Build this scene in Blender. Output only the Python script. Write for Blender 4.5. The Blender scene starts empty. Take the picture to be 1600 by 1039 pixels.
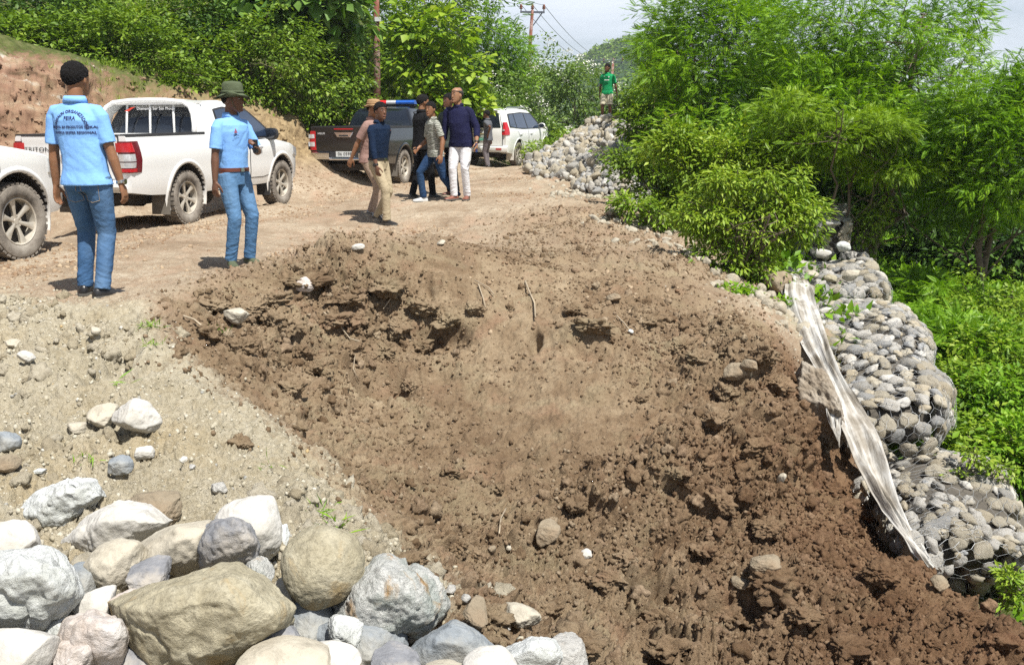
import bpy, bmesh, math, random
import numpy as np
from mathutils import Vector, Matrix, Quaternion, Euler
R = math.radians
sc = bpy.context.scene
COL = sc.collection

# ---------------------------------------------------------------- camera, sky, sun, exposure
CZ, PITCH, FPX = 1.35, R(12.66), 1400.0
cam_d = bpy.data.cameras.new('camera'); cam = bpy.data.objects.new('camera', cam_d); COL.objects.link(cam)
cam.location = (0, 0, CZ); cam.rotation_euler = (math.pi/2 - PITCH, 0, 0)
cam_d.sensor_width = 36; cam_d.lens = 36*FPX/1600; cam_d.clip_start = .05; cam_d.clip_end = 5000
sc.camera = cam
SUN_EL, SUN_AZ = R(62), math.atan2(0.58, -0.80)      # azimuth from +Y clockwise (to the right, behind the viewer)
w = bpy.data.worlds.new('World'); sc.world = w; w.use_nodes = True
nt = w.node_tree; nt.nodes.clear()
def wn(t, **k):
    n = nt.nodes.new(t)
    for a, b in k.items(): setattr(n, a, b)
    return n
wo = wn('ShaderNodeOutputWorld'); bg = wn('ShaderNodeBackground'); sky = wn('ShaderNodeTexSky')
sky.sky_type = 'NISHITA'; sky.sun_disc = False; sky.sun_elevation = SUN_EL; sky.sun_rotation = SUN_AZ
sky.air_density = 1.0; sky.dust_density = 1.2; sky.ozone_density = 1.5; sky.altitude = 200
bg.inputs['Strength'].default_value = 0.062
tc = wn('ShaderNodeTexCoord'); mp = wn('ShaderNodeMapping'); mp.inputs['Scale'].default_value = (1.0, 1.0, 3.2)
nz = wn('ShaderNodeTexNoise'); nz.inputs['Scale'].default_value = 3.1; nz.inputs['Detail'].default_value = 9; nz.inputs['Roughness'].default_value = .58
nz.inputs['Distortion'].default_value = .35
cr = wn('ShaderNodeValToRGB'); cr.color_ramp.elements[0].position = .40; cr.color_ramp.elements[0].color = (.45, .45, .45, 1)
cr.color_ramp.elements[1].position = .66; cr.color_ramp.elements[1].color = (.95, .95, .95, 1)
mx = wn('ShaderNodeMix', data_type='RGBA'); mx.inputs['B'].default_value = (9.8, 10.5, 11.5, 1)
L = nt.links.new
L(tc.outputs['Generated'], mp.inputs['Vector']); L(mp.outputs['Vector'], nz.inputs['Vector']); L(nz.outputs['Fac'], cr.inputs['Fac'])
sz_ = wn('ShaderNodeSeparateXYZ'); L(tc.outputs['Generated'], sz_.inputs[0]); zr = wn('ShaderNodeMapRange'); zr.inputs['From Min'].default_value = .28; zr.inputs['From Max'].default_value = .62; zr.inputs['To Min'].default_value = 1; zr.inputs['To Max'].default_value = .12; L(sz_.outputs[2], zr.inputs['Value'])
ml = wn('ShaderNodeMath', operation='MULTIPLY'); L(cr.outputs['Color'], ml.inputs[0]); L(zr.outputs['Result'], ml.inputs[1]); L(ml.outputs[0], mx.inputs['Factor']); L(sky.outputs['Color'], mx.inputs['A']); L(mx.outputs['Result'], bg.inputs['Color']); L(bg.outputs['Background'], wo.inputs['Surface'])
sd = bpy.data.lights.new('sun', 'SUN'); sd.energy = 5.0; sd.angle = R(.53); sd.color = (1, .96, .89)
sun = bpy.data.objects.new('sun', sd); COL.objects.link(sun); sun.location = (10, -14, 30)
SD = Vector((math.sin(SUN_AZ)*math.cos(SUN_EL), math.cos(SUN_AZ)*math.cos(SUN_EL), math.sin(SUN_EL)))
sun.rotation_euler = SD.to_track_quat('Z', 'Y').to_euler()
sc.view_settings.view_transform = 'Standard'; sc.view_settings.look = 'None'; sc.view_settings.gamma = 1
sc.view_settings.exposure = 0.68
sc.render.engine = 'CYCLES'
sc.cycles.max_bounces = 6; sc.cycles.diffuse_bounces = 3; sc.cycles.transmission_bounces = 4; sc.cycles.transparent_max_bounces = 6
sc.cycles.sample_clamp_indirect = 6; sc.cycles.use_denoising = False

# ---------------------------------------------------------------- where things stand: photograph pixel + distance -> point
def ray(px, py):
    dx = (px-800)/FPX; dy = (519.5-py)/FPX
    c, s = math.cos(PITCH), math.sin(PITCH)
    return Vector((dx, c + dy*s, -s + dy*c))
def P(px, py, d):
    r = ray(px, py); t = d/r.y
    return Vector((r.x*t, d, CZ + r.z*t))

# ---------------------------------------------------------------- noise
def _h(ix, iy, iz, s):
    h = (ix.astype(np.uint32)*np.uint32(374761393)) ^ (iy.astype(np.uint32)*np.uint32(668265263)) ^ (iz.astype(np.uint32)*np.uint32(2246822519)) ^ np.uint32((s*3266489917+12345) & 0xffffffff)
    h = (h ^ (h >> np.uint32(13)))*np.uint32(1274126177)
    h = (h ^ (h >> np.uint32(16)))*np.uint32(2654435761)
    return (h ^ (h >> np.uint32(15))).astype(np.float32)/np.float32(4294967296.0)
def vn(x, y, z, s=0):
    x = np.asarray(x, np.float32); y = np.asarray(y, np.float32); z = np.asarray(z, np.float32)+np.zeros_like(x)
    fx, fy, fz = np.floor(x), np.floor(y), np.floor(z)
    ix, iy, iz = fx.astype(np.int64), fy.astype(np.int64), fz.astype(np.int64)
    tx, ty, tz = x-fx, y-fy, z-fz
    tx = tx*tx*(3-2*tx); ty = ty*ty*(3-2*ty); tz = tz*tz*(3-2*tz)
    o = 0
    for a in (0, 1):
        for b in (0, 1):
            for c in (0, 1):
                o = o + _h(ix+a, iy+b, iz+c, s)*(tx if a else 1-tx)*(ty if b else 1-ty)*(tz if c else 1-tz)
    return o*2-1
def fbm(x, y, z, f, octv=4, s=0, g=.5):
    o = 0; a = 1; n = 0
    for k in range(octv):
        o = o + a*vn(x*f+17.3*k, y*f-9.1*k, z*f+3.7*k, s+k); n += a; a *= g; f *= 2.03
    return o/n
def worley(x, y, f, s=0):
    x = x*f; y = y*f
    ix, iy = np.floor(x).astype(np.int64), np.floor(y).astype(np.int64)
    F1 = np.full(x.shape, 9., np.float32); F2 = F1.copy(); ID = np.zeros(x.shape, np.float32)
    z = np.zeros_like(ix)
    for a in (-1, 0, 1):
        for b in (-1, 0, 1):
            jx = _h(ix+a, iy+b, z, s); jy = _h(ix+a, iy+b, z, s+1)
            d = np.sqrt((ix+a+jx-x)**2 + (iy+b+jy-y)**2).astype(np.float32)
            m = d < F1
            F2 = np.where(m, F1, np.minimum(F2, d)); F1 = np.where(m, d, F1)
            ID = np.where(m, _h(ix+a, iy+b, z, s+2), ID)
    return F1, F2, ID
def sstep(a, b, x):
    t = np.clip((x-a)/(b-a), 0, 1); return t*t*(3-2*t)

# ---------------------------------------------------------------- objects
def tag(o, label=None, cat=None, group=None, kind=None):
    if label: o['label'] = label
    if cat: o['category'] = cat
    if group: o['group'] = group
    if kind: o['kind'] = kind
    return o
def link(o, parent=None):
    COL.objects.link(o)
    if parent is not None: o.parent = parent
    return o
def empty(name, loc=(0, 0, 0), rz=0.0, label=None, cat=None, group=None, parent=None):
    o = bpy.data.objects.new(name, None); o.location = loc; o.rotation_euler = (0, 0, rz); o.empty_display_size = .2
    link(o, parent); return tag(o, label, cat, group)
def mesh_np(name, V, F, smooth=True, mats=(), mi=None):
    """V (n,3); F a list of index arrays, each (m,k)"""
    me = bpy.data.meshes.new(name)
    V = np.asarray(V, np.float32)
    if not isinstance(F, (list, tuple)): F = [F]
    F = [np.asarray(f, np.int32) for f in F if len(f)]
    me.vertices.add(len(V)); me.vertices.foreach_set('co', V.ravel())
    nl = sum(f.size for f in F); nf = sum(len(f) for f in F)
    me.loops.add(nl); me.loops.foreach_set('vertex_index', np.concatenate([f.ravel() for f in F]))
    me.polygons.add(nf)
    ls = []; st = 0
    for f in F:
        ls.append(st + np.arange(len(f))*f.shape[1]); st += f.size
    me.polygons.foreach_set('loop_start', np.concatenate(ls).astype(np.int32))
    if smooth: me.polygons.foreach_set('use_smooth', np.ones(nf, bool))
    for m in mats: me.materials.append(m)
    if mi is not None: me.polygons.foreach_set('material_index', np.asarray(mi, np.int32))
    me.update(calc_edges=True)
    return me
def mobj(name, me, parent=None, loc=None):
    o = bpy.data.objects.new(name, me)
    if loc is not None: o.location = loc
    return link(o, parent)
class MB:
    """collects vertices and faces"""
    def __init__(s): s.v = []; s.f = []; s.m = []
    def add(s, V, F, m=0):
        b = len(s.v); s.v.extend([tuple(p) for p in V]); s.f.extend([tuple(b+i for i in f) for f in F]); s.m.extend([m]*len(F)); return s
    def box(s, c, h, M=None, m=0, tp=1.0):
        V = []
        for z in (-1, 1):
            k = tp if z > 0 else 1
            for y in (-1, 1):
                for x in (-1, 1): V.append(Vector((x*h[0]*k, y*h[1]*k, z*h[2])))
        if M is not None: V = [M @ v for v in V]
        V = [v+Vector(c) for v in V]
        return s.add(V, [(0, 2, 3, 1), (4, 5, 7, 6), (0, 1, 5, 4), (2, 6, 7, 3), (0, 4, 6, 2), (1, 3, 7, 5)], m)
    def tube(s, pts, rad, n=8, m=0, cap=True, flat=1.0, up=None):
        pts = [Vector(p) for p in pts]; N = len(pts)
        if not hasattr(rad, '__len__'): rad = [rad]*N
        b = len(s.v); prev = None
        for i, p in enumerate(pts):
            t = (pts[min(i+1, N-1)]-pts[max(i-1, 0)])
            if t.length < 1e-9: t = Vector((0, 0, 1))
            t.normalize()
            if prev is None:
                a = Vector(up) if up else (Vector((0, 0, 1)) if abs(t.z) < .9 else Vector((1, 0, 0)))
                u = a - t*a.dot(t); u.normalize()
            else:
                u = prev - t*prev.dot(t); u.normalize()
            prev = u; v = t.cross(u)
            for k in range(n):
                an = 2*math.pi*k/n
                s.v.append(tuple(p + (u*math.cos(an)*flat + v*math.sin(an))*rad[i]))
        for i in range(N-1):
            for k in range(n):
                s.f.append((b+i*n+k, b+i*n+(k+1) % n, b+(i+1)*n+(k+1) % n, b+(i+1)*n+k)); s.m.append(m)
        if cap:
            s.f.append(tuple(b+k for k in range(n))[::-1]); s.m.append(m)
            s.f.append(tuple(b+(N-1)*n+k for k in range(n))); s.m.append(m)
        return s
    def rings(s, rg, m=0, cap=True, closed=True):
        """rg: list of rings (each a list of points, same length)"""
        b = len(s.v); n = len(rg[0])
        for r in rg: s.v.extend([tuple(p) for p in r])
        for i in range(len(rg)-1):
            for k in range(n if closed else n-1):
                s.f.append((b+i*n+k, b+i*n+(k+1) % n, b+(i+1)*n+(k+1) % n, b+(i+1)*n+k)); s.m.append(m)
        if cap:
            s.f.append(tuple(b+k for k in range(n))[::-1]); s.m.append(m)
            s.f.append(tuple(b+(len(rg)-1)*n+k for k in range(n))); s.m.append(m)
        return s
    def lathe(s, prof, n=32, axis='y', c=(0, 0, 0), m=0):
        rg = []
        for (r, h) in prof:
            ring = []
            for k in range(n):
                a = 2*math.pi*k/n
                p = (r*math.cos(a), h, r*math.sin(a)) if axis == 'y' else (r*math.cos(a), r*math.sin(a), h)
                ring.append((p[0]+c[0], p[1]+c[1], p[2]+c[2]))
            rg.append(ring)
        return s.rings(rg, m, cap=False)
    def mesh(s, name, mats=(), smooth=False, angle=None, bevel=0, recalc=True):
        me = bpy.data.meshes.new(name); me.from_pydata(s.v, [], s.f)
        for mm in (mats if isinstance(mats, (list, tuple)) else [mats]): me.materials.append(mm)
        me.polygons.foreach_set('material_index', s.m)
        if recalc or bevel:
            bm = bmesh.new(); bm.from_mesh(me)
            if recalc: bmesh.ops.recalc_face_normals(bm, faces=bm.faces)
            if bevel: bmesh.ops.bevel(bm, geom=[e for e in bm.edges if len(e.link_faces) == 2 and e.calc_face_angle() > .5], offset=bevel, segments=2, affect='EDGES', clamp_overlap=True)
            bm.to_mesh(me); bm.free()
        if smooth: me.polygons.foreach_set('use_smooth', [True]*len(me.polygons))
        if angle: me.set_sharp_from_angle(angle=R(angle))
        me.update(); return me
    def obj(s, name, mats=(), parent=None, **k): return mobj(name, s.mesh(name, mats, **k), parent)

# ---------------------------------------------------------------- materials
class Mt:
    def __init__(s, name, base=(.5, .5, .5), rough=.6, metal=0, spec=.5, **k):
        s.m = bpy.data.materials.new(name); s.m.use_nodes = True; s.t = s.m.node_tree
        s.b = s.t.nodes['Principled BSDF']; s.out = s.t.nodes['Material Output']
        s.b.inputs['Base Color'].default_value = (*base, 1); s.b.inputs['Roughness'].default_value = rough; s.b.inputs['Metallic'].default_value = metal
        s.b.inputs['Specular IOR Level'].default_value = spec
        for a, v in k.items(): s.b.inputs[a.replace('_', ' ')].default_value = v
        s.co = None
    def n(s, t, **k):
        n = s.t.nodes.new(t)
        for a, b in k.items(): setattr(n, a, b)
        return n
    def L(s, a, b): s.t.links.new(a, b)
    def coord(s, kind='Object'):
        if s.co is None: s.co = {}
        if kind not in s.co:
            if kind == 'Position': s.co[kind] = s.n('ShaderNodeNewGeometry').outputs['Position']
            else: s.co[kind] = s.n('ShaderNodeTexCoord').outputs[kind]
        return s.co[kind]
    def noise(s, scale, detail=5, rough=.55, kind='Object', stretch=None, dist=0):
        n = s.n('ShaderNodeTexNoise'); n.inputs['Scale'].default_value = scale; n.inputs['Detail'].default_value = detail
        n.inputs['Roughness'].default_value = rough; n.inputs['Distortion'].default_value = dist
        c = s.coord(kind)
        if stretch:
            mp = s.n('ShaderNodeMapping'); mp.inputs['Scale'].default_value = stretch; s.L(c, mp.inputs['Vector']); c = mp.outputs['Vector']
        s.L(c, n.inputs['Vector']); return n.outputs['Fac']
    def voro(s, scale, feature='F1', kind='Object', out='Distance'):
        n = s.n('ShaderNodeTexVoronoi', feature=feature); n.inputs['Scale'].default_value = scale; s.L(s.coord(kind), n.inputs['Vector']); return n.outputs[out]
    def ramp(s, fac, stops, interp='LINEAR'):
        n = s.n('ShaderNodeValToRGB'); e = n.color_ramp.elements; n.color_ramp.interpolation = interp
        while len(e) < len(stops): e.new(.5)
        for i, (p, c) in enumerate(stops): e[i].position = p; e[i].color = (*c, 1) if hasattr(c, '__len__') else (c, c, c, 1)
        s.L(fac, n.inputs['Fac']); return n.outputs['Color']
    def mix(s, f, a, b, mode='MIX'):
        n = s.n('ShaderNodeMix', data_type='RGBA', blend_type=mode)
        for nm, v in (('Factor', f), ('A', a), ('B', b)):
            if isinstance(v, bpy.types.NodeSocket): s.L(v, n.inputs[nm])
            elif nm == 'Factor': n.inputs[0].default_value = v
            else: n.inputs[nm].default_value = (*v, 1) if hasattr(v, '__len__') else (v, v, v, 1)
        return n.outputs['Result']
    def math(s, op, a, b=0, clamp=False):
        n = s.n('ShaderNodeMath', operation=op, use_clamp=clamp)
        for i, v in enumerate((a, b)):
            if isinstance(v, bpy.types.NodeSocket): s.L(v, n.inputs[i])
            else: n.inputs[i].default_value = v
        return n.outputs[0]
    def bump(s, h, strength=.5, dist=.02, normal=None):
        n = s.n('ShaderNodeBump'); n.inputs['Strength'].default_value = strength; n.inputs['Distance'].default_value = dist
        s.L(h, n.inputs['Height'])
        if normal is not None: s.L(normal, n.inputs['Normal'])
        s.L(n.outputs['Normal'], s.b.inputs['Normal']); return n.outputs['Normal']
    def color(s, c): s.L(c, s.b.inputs['Base Color']); return s
    def rough(s, c): s.L(c, s.b.inputs['Roughness']); return s
def plain(name, base, rough=.6, metal=0, var=.12, sc_=8, bump=0, spec=.5, **k):
    m = Mt(name, base, rough, metal, spec, **k)
    f = m.noise(sc_, 6, .6)
    lo = tuple(c*(1-var) for c in base); hi = tuple(min(1, c*(1+var)) for c in base)
    m.color(m.ramp(f, [(.3, lo), (.7, hi)]))
    if bump: m.bump(m.noise(sc_*6, 4), bump, .01)
    return m.m
# ================================================================ GROUND
# anchors: pixel x, pixel y, distance, then zone weights: brown dug soil, pale gravel, clods, green
A = []
def an(px, py, d, dz=0, brown=0, grav=0, clod=0, green=0):
    p = P(px, py, d); A.append((p.x, p.y, p.z+dz, brown, grav, clod, green))
def ax(x, y, z, brown=0, grav=0, clod=0, green=0): A.append((x, y, z, brown, grav, clod, green))
# road
for px, py, d in [(10,404,9.2),(150,462,7.0),(90,440,7.6),(260,440,7.7),(370,420,8.7),(240,380,10.3),(100,380,10.4),(290,350,13.3),(180,340,14.2),(428,318,16.1),
                  (460,360,12.2),(590,348,13.1),(520,320,15.6),(700,316,15.0),(620,300,17.6),(628,288,21.2),(535,291,20.2),(700,280,23.5),(760,262,28.0),(805,259.5,30.0),(840,250,33),
                  (500,298,19.6),(575,280,23.2),(720,340,13.2),(800,300,17),(640,385,10.8),(500,392,10.6)]:
    an(px, py, d, clod=.06)
for px, py, d in [(820,350,12.6),(900,340,13.0),(870,300,17),(900,380,11.0),(780,390,10.6)]: an(px, py, d, clod=.5, brown=.5)
for px, py, d in [(850,262,25),(930,290,18.5),(960,320,15)]: an(px, py, d, clod=.4, brown=.35, grav=.35)
# rim of the slip
for px, py, d, c in [(300,478,6.4,.6),(400,440,7.8,.8),(500,425,8.3,.9),(600,430,8.3,.7),(700,420,8.5,.5),(800,418,8.8,.55),(900,430,8.9,.6),(1000,450,8.7,.6),(1100,490,8.3,.7),(1190,520,8.0,.6)]:
    an(px, py, d, brown=.75, clod=c)
for px, py, d in [(1000,365,12.4),(1080,410,10.8),(1170,460,9.5)]: an(px, py, d, brown=.45, clod=.5, grav=.3)
an(1215,475,9.2,grav=.6,clod=.3,green=.3)
# slip face
for px, py, d, c in [(330,540,6.0,.7),(400,520,7.0,1),(500,520,7.65,1),(600,520,7.95,1),(700,520,7.95,.7),(800,520,7.9,.35),(900,520,7.7,.6),(1000,530,7.7,.9),(1100,570,7.3,1),(1200,590,7.1,1),
                     (400,600,5.9,.7),(500,600,6.95,.8),(600,600,7.25,.8),(700,600,7.2,.4),(800,600,7.15,.2),(900,600,6.95,.2),(1000,600,7.0,.4),(1100,630,6.7,.9),(1200,660,6.5,1),
                     (500,680,6.0,.6),(600,690,6.35,.5),(700,700,6.3,.35),(800,700,6.25,.25),(900,700,6.1,.2),(1000,700,6.1,.4),(1100,720,6.0,.9),(1200,740,5.95,1),
                     (620,790,5.0,.7),(720,800,5.3,.8),(820,810,5.4,.9),(940,800,5.5,1),(1050,810,5.55,1),(1150,830,5.55,1),(1250,850,5.55,1),(1350,870,5.55,1),(1450,900,5.5,1),
                     (750,900,4.8,1),(850,920,4.85,1),(950,930,4.9,1),(1080,940,4.9,1),(1200,950,4.9,1),(1330,960,4.9,1),(1450,980,4.9,1),(1570,1000,4.9,1),
                     (880,1000,4.4,1),(1000,1030,4.4,1),(1200,1035,4.4,1),(1400,1035,4.4,1),(1580,1038,4.5,1)]:
    an(px, py, d, brown=1, clod=c)
# gravel mound on the left
for px, py, d, c in [(0,490,6.5,.15),(110,520,5.9,.2),(220,500,6.1,.3),(40,600,4.9,.25),(150,600,4.9,.25),(250,600,4.9,.3),(310,600,5.0,.3),(80,700,4.0,.2),(220,700,4.0,.2),
                     (330,690,4.1,.3),(390,720,3.85,.3),(450,770,3.55,.3),(530,830,3.25,.3),(80,760,3.6,.2),(200,780,3.4,.2),(350,790,3.4,.2),(-150,520,6.2,.2),(-150,650,4.5,.2)]:
    an(px, py, d, grav=1, clod=c)
for x, y, z in [(-1.9,2.8,-.12),(-1.2,2.8,-.15),(-.7,2.85,-.17),(-1.9,2.1,-.2),(-1.1,2.1,-.22),(-.4,2.3,-.28),(-.6,1.4,-.2),(-1.8,1.2,-.2),(-.1,1.2,-.3),(-3,2.5,-.1),(-4,4,-.05)]: ax(x, y, z, grav=1, clod=.2)
for x, y, z in [(-.1,2.75,-.42),(.25,2.2,-.5),(.55,2.4,-.85),(-.1,3.3,-.62),(.45,3.2,-1.0),(1.2,2.8,-1.45),(2.2,3.2,-1.75),(3.4,3.6,-1.9),(1.2,1.2,-1.1),(2.4,1.2,-1.8),(4,2,-2.1)]: ax(x, y, z, brown=.9, grav=.1, clod=.9)
# trench in front of the wire baskets, ground below them and the green slope
for px, py, d, dz in [(1270,610,7.6,-.35),(1290,700,6.9,-.35),(1350,790,6.3,-.35),(1440,860,6.0,-.3),(1530,920,5.75,-.25),(1600,960,5.6,-.2)]: an(px, py, d, dz, brown=.9, clod=.5)
for x, y, z in [(4.4,7.6,-2.1),(3.9,6.6,-2.2),(3.9,5.6,-2.2),(5.2,6.4,-2.5),(7,5,-3.0),(5.4,8.2,-2.1),(7,8,-2.6),(10,7,-3.2),(5.6,10.5,-1.6),(8,11,-2.0),(5.6,13.5,-1.3),(8,14,-1.5),(12,12,-2.4),
                (4.6,13.5,-.8),(3.3,14,-.35),(3.0,18,-.2),(5.5,18,-.9),(9,19,-1.2),(14,18,-2.5),(3.6,24,-.1),(7,26,-.6),(13,28,-1.5),(20,25,-3.2),(22,12,-4),(5,34,0),(10,40,-.4),(24,42,-3)]: ax(x, y, z, green=1, clod=.2, brown=.2)
# cut bank on the left and the hillside above it
for px, py, d, g in [(-150,330,13.4,0),(0,300,15.0,0),(200,300,17.6,0),(425,297,19.4,0),(528,275,24.5,0),(700,262,31,.3),(760,250,38,.5)]: ax(*P(px,py,d)[:2], .28, brown=.25, clod=.4, green=g)
for px, py, d in [(-150,215,14.2),(0,200,15.7),(130,205,17.0),(300,205,18.8),(415,215,20.4),(515,232,25.4)]: an(px, py, d, brown=.3, clod=.5)
for px, py, d in [(-150,90,15.4),(0,92,16.8),(130,118,18.3),(330,152,20.2),(440,172,21.4),(540,196,26.2),(680,222,33)]: an(px, py, d, dz=.1, brown=.35, clod=.3, green=.45)
for px, py, d in [(0,60,18.5),(130,90,20),(330,130,22.5)]: an(px, py, d, green=.9)
for x, y, z in [(-14,26,5.2),(-8,28,4.4),(-3,34,2.6),(-22,22,7.5),(-30,32,12),(-14,42,10),(-4,48,5),(0,60,2.2),(-20,60,16),(-40,60,22),(-34,10,9),(-16,12,4.2),(-12,9,.6),(-8,6,.2),(-7,3,.1),(-14,2,.3),
                (2,80,2.5),(-6,85,8),(12,90,0),(40,80,-6),(30,50,-4.5),(-7,10.5,.1),(-4.5,12,.05),(-3,-3,-.2),(3,-4,-1.8),(0,-8,-.8),(-10,-8,0),(10,-8,-3),(10,0,-3)]: ax(x, y, z, green=.9 if y > 20 or x < -15 else 0, clod=.1)
A = np.array(A, np.float64)
def warp(x, y):
    r = np.sqrt(x*x+y*y)+.35; th = np.arctan2(x, y+.35)
    return np.stack([th*1.15, np.log(r)], -1)
AW = warp(A[:, 0], A[:, 1])
def tps(d2): return .5*d2*np.log(d2+1e-12)
K = tps(((AW[:, None]-AW[None])**2).sum(-1)); n_ = len(AW)
Q = np.hstack([np.ones((n_, 1)), AW])
def solve(lam, cols):
    M_ = np.zeros((n_+3, n_+3)); M_[:n_, :n_] = K + lam*np.eye(n_); M_[:n_, n_:] = Q; M_[n_:, :n_] = Q.T
    return np.linalg.solve(M_, np.vstack([A[:, cols], np.zeros((3, len(cols)))]))
WZ = solve(2e-4, [2]); WC = solve(2e-3, [3, 4, 5, 6])
def field(x, y, W):
    sh = np.shape(x); x = np.ravel(x); y = np.ravel(y); out = np.empty((len(x), W.shape[1]))
    for i in range(0, len(x), 60000):
        p = warp(x[i:i+60000], y[i:i+60000]); k = tps(((p[:, None]-AW[None])**2).sum(-1))
        out[i:i+60000] = k @ W[:n_] + np.hstack([np.ones((len(p), 1)), p]) @ W[n_:]
    return out.reshape(*sh, -1)
def base_z(x, y):
    z = field(x, y, WZ)[..., 0]
    r = np.hypot(x, y); far = sstep(45, 110, r)
    fz = np.where(x < 0, np.minimum(-x*.25, 40), -np.minimum(x*.12, 9))
    return z*(1-far) + fz*far
def zones(x, y):
    j = .22*fbm(np.asarray(x, float), np.asarray(y, float), 0, 1.6, 4, 808); j2 = .22*fbm(np.asarray(x, float)+9, np.asarray(y, float), 0, 1.6, 4, 809); return np.clip(field(x+j, y+j2, WC), 0, 1)
def relief(x, y, z0, Z):
    """small scale shape: clods, rills, stones, wheel ruts"""
    brown, grav, clod, green = Z[..., 0], Z[..., 1], Z[..., 2], Z[..., 3]
    near = 1-sstep(18, 40, np.hypot(x, y))
    wx = x + .06*vn(x*5, y*5, 0, 31); wy = y + .06*vn(x*5, y*5, 7, 32)
    o = np.zeros_like(x)
    cl = clod*(.75+.6*vn(x*.9, y*.9, 1, 5))
    cl = np.clip(cl, 0, 1.2)
    lump = np.clip(cl*1.3, 0, 1)
    for f, h, s, keep in ((2.3, .15, 40, .45), (4.6, .10, 43, .6), (9.5, .060, 46, .75), (19, .034, 49, .85), (37, .018, 52, .9), (70, .009, 55, .9)):
        F1, F2, ID = worley(wx+s, wy*.78+z0*.62, f, s)
        on = (ID*7.13 % 1 < keep*np.clip(cl*1.5, 0, 1))
        blk = sstep(.02, .34, F2-F1)*(.6+.4*np.sqrt(np.clip(1-F1*F1, 0, 1)))
        tiltx = ((ID*13.7 % 1)-.5)*F1
        o += np.where(on, (blk*(.35+.65*(ID*3.7 % 1))+tiltx*.5)*h, 0)*lump
    o += cl*(.10*fbm(x, y, z0, 1.1, 4, 60) + .05*np.abs(fbm(x, y, z0, 4.5, 4, 66)) - .045*np.abs(fbm(x+3, y, z0, 8, 5, 67, .65)))
    o += (.014+.034*brown)*fbm(x, y, z0, 9, 5, 70, .65) + (.006+.007*brown)*fbm(x, y, z0, 45, 3, 75, .65)
    fur = sstep(.2, .5, brown)*(1-sstep(.8, .97, brown)); ac = x*.42+y*.90; al = x*.90-y*.42
    o -= fur*.075*np.abs(fbm(ac*2.6+.25*np.sin(al), al*.45, 0, 1.2, 4, 140, .6))
    # rills running down the slip
    sm = brown*(1-cl*.8)
    o += sm*.022*fbm(x*4.5, y*.9+x*.5, z0, 2.2, 4, 80, .6)
    # gravel mound
    g = grav
    o += g*(.12*fbm(x, y, 0, 1.7, 5, 90, .6) - .13*np.abs(fbm(x, y, 0, 4, 5, 95, .65)) + .035*fbm(x,y,0,22,5,97,.75))
    for f, h, s in ((14, .022, 100), (30, .012, 103), (55, .006, 106)):
        F1, F2, ID = worley(x, y, f, s)
        o += g*np.where(ID*5.3 % 1 < .45, np.sqrt(np.clip(1-(F1/.45)**2, 0, 1))*h*(.3+ID), 0)
    # road: ruts along the driving direction and trodden lumps
    rd = np.clip(1-brown-grav-green, 0, 1)
    t = x*.93 - (y-9)*.30
    o += rd*(.028*fbm(t*3.2, y*.25, 0, 1.3, 3, 110) - .034*np.abs(fbm(x, y*.8, 0, 4, 5, 115, .65)))
    F1, F2, ID = worley(wx, wy*.7, 7.5, 120)
    o += rd*np.where(ID*9.7 % 1 < .22*(1+vn(x*.6, y*.6, 2, 121)), np.sqrt(np.clip(1-(F1/.5)**2, 0, 1))*.03*ID, 0)
    bank = sstep(.45, 1.1, z0)*(x < -2)*(1-sstep(.6, .92, green))
    o += bank*(.30*fbm(x*.8, y*.6, z0*2.2, 1.1, 6, 130, .65)-.22*np.abs(fbm(x*.6+z0, y*.6, z0*2.5, 1.6, 5, 131, .65)))
    # overhanging lip and hollow in the middle of the slip
    for (cx, cy, rx, ry, dz) in HOLES:
        o += dz*np.exp(-(((x-cx)/rx)**2+((y-cy)/ry)**2)**1.6)
    return o*(.25+.75*near)
HOLES = []
for px, py, d, rx, ry, dz in [(598,575,7.25,.26,.22,-.4),(500,545,7.4,.3,.14,-.25),(690,520,7.9,.24,.14,-.22),(430,520,7.2,.3,.14,-.2),(600,505,7.35,.45,.2,.16),(480,500,7.2,.5,.25,.12),(345,505,6.6,.35,.12,-.17),(330,492,6.9,.3,.12,-.1),(675,505,7.35,.2,.12,-.16),(835,490,7.7,.06,.14,-.18),
                               (925,535,7.4,.18,.1,-.12),(930,510,7.7,.28,.14,.1),(1165,930,4.85,.22,.14,-.3),(1190,890,5.1,.22,.13,.12),(1030,915,4.95,.14,.1,-.2),(1350,990,4.7,.15,.1,-.2),
                               (1225,620,6.9,.3,.12,-.12),(1380,940,5.2,.2,.12,.12),(172,562,5.3,.1,.30,-.20),(225,560,5.3,.09,.22,-.18),(120,575,5.2,.12,.1,-.08),(60,545,5.6,.3,.1,-.07),(1110,915,5.0,.12,.12,.12)]:
    p = P(px, py, d); HOLES.append((p.x, p.y, rx, ry, dz))
def gz(x, y):
    x = np.atleast_1d(np.asarray(x, np.float64)); y = np.atleast_1d(np.asarray(y, np.float64))
    z0 = base_z(x, y); return z0 + relief(x, y, z0, zones(x, y))
def gz1(x, y): return float(gz(x, y)[0])
def bz1(x, y): return float(base_z(np.array([x]), np.array([y]))[0])
QUAL = 1.0
th = np.concatenate([np.linspace(-180, -42, 60), np.linspace(-41.5, 38, int(1050*QUAL)), np.linspace(38.5, 179, 60)])*math.pi/180
rr = np.concatenate([np.geomspace(.25, 2.0, 60), np.geomspace(2.01, 9.5, int(780*QUAL)), np.geomspace(9.55, 30, int(260*QUAL)), np.geomspace(31, 700, 90)])
TH, RR = np.meshgrid(th, rr); X = RR*np.sin(TH); Y = RR*np.cos(TH)
X = X.ravel(); Y = Y.ravel()
nt_, nr_ = len(th), len(rr)
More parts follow.
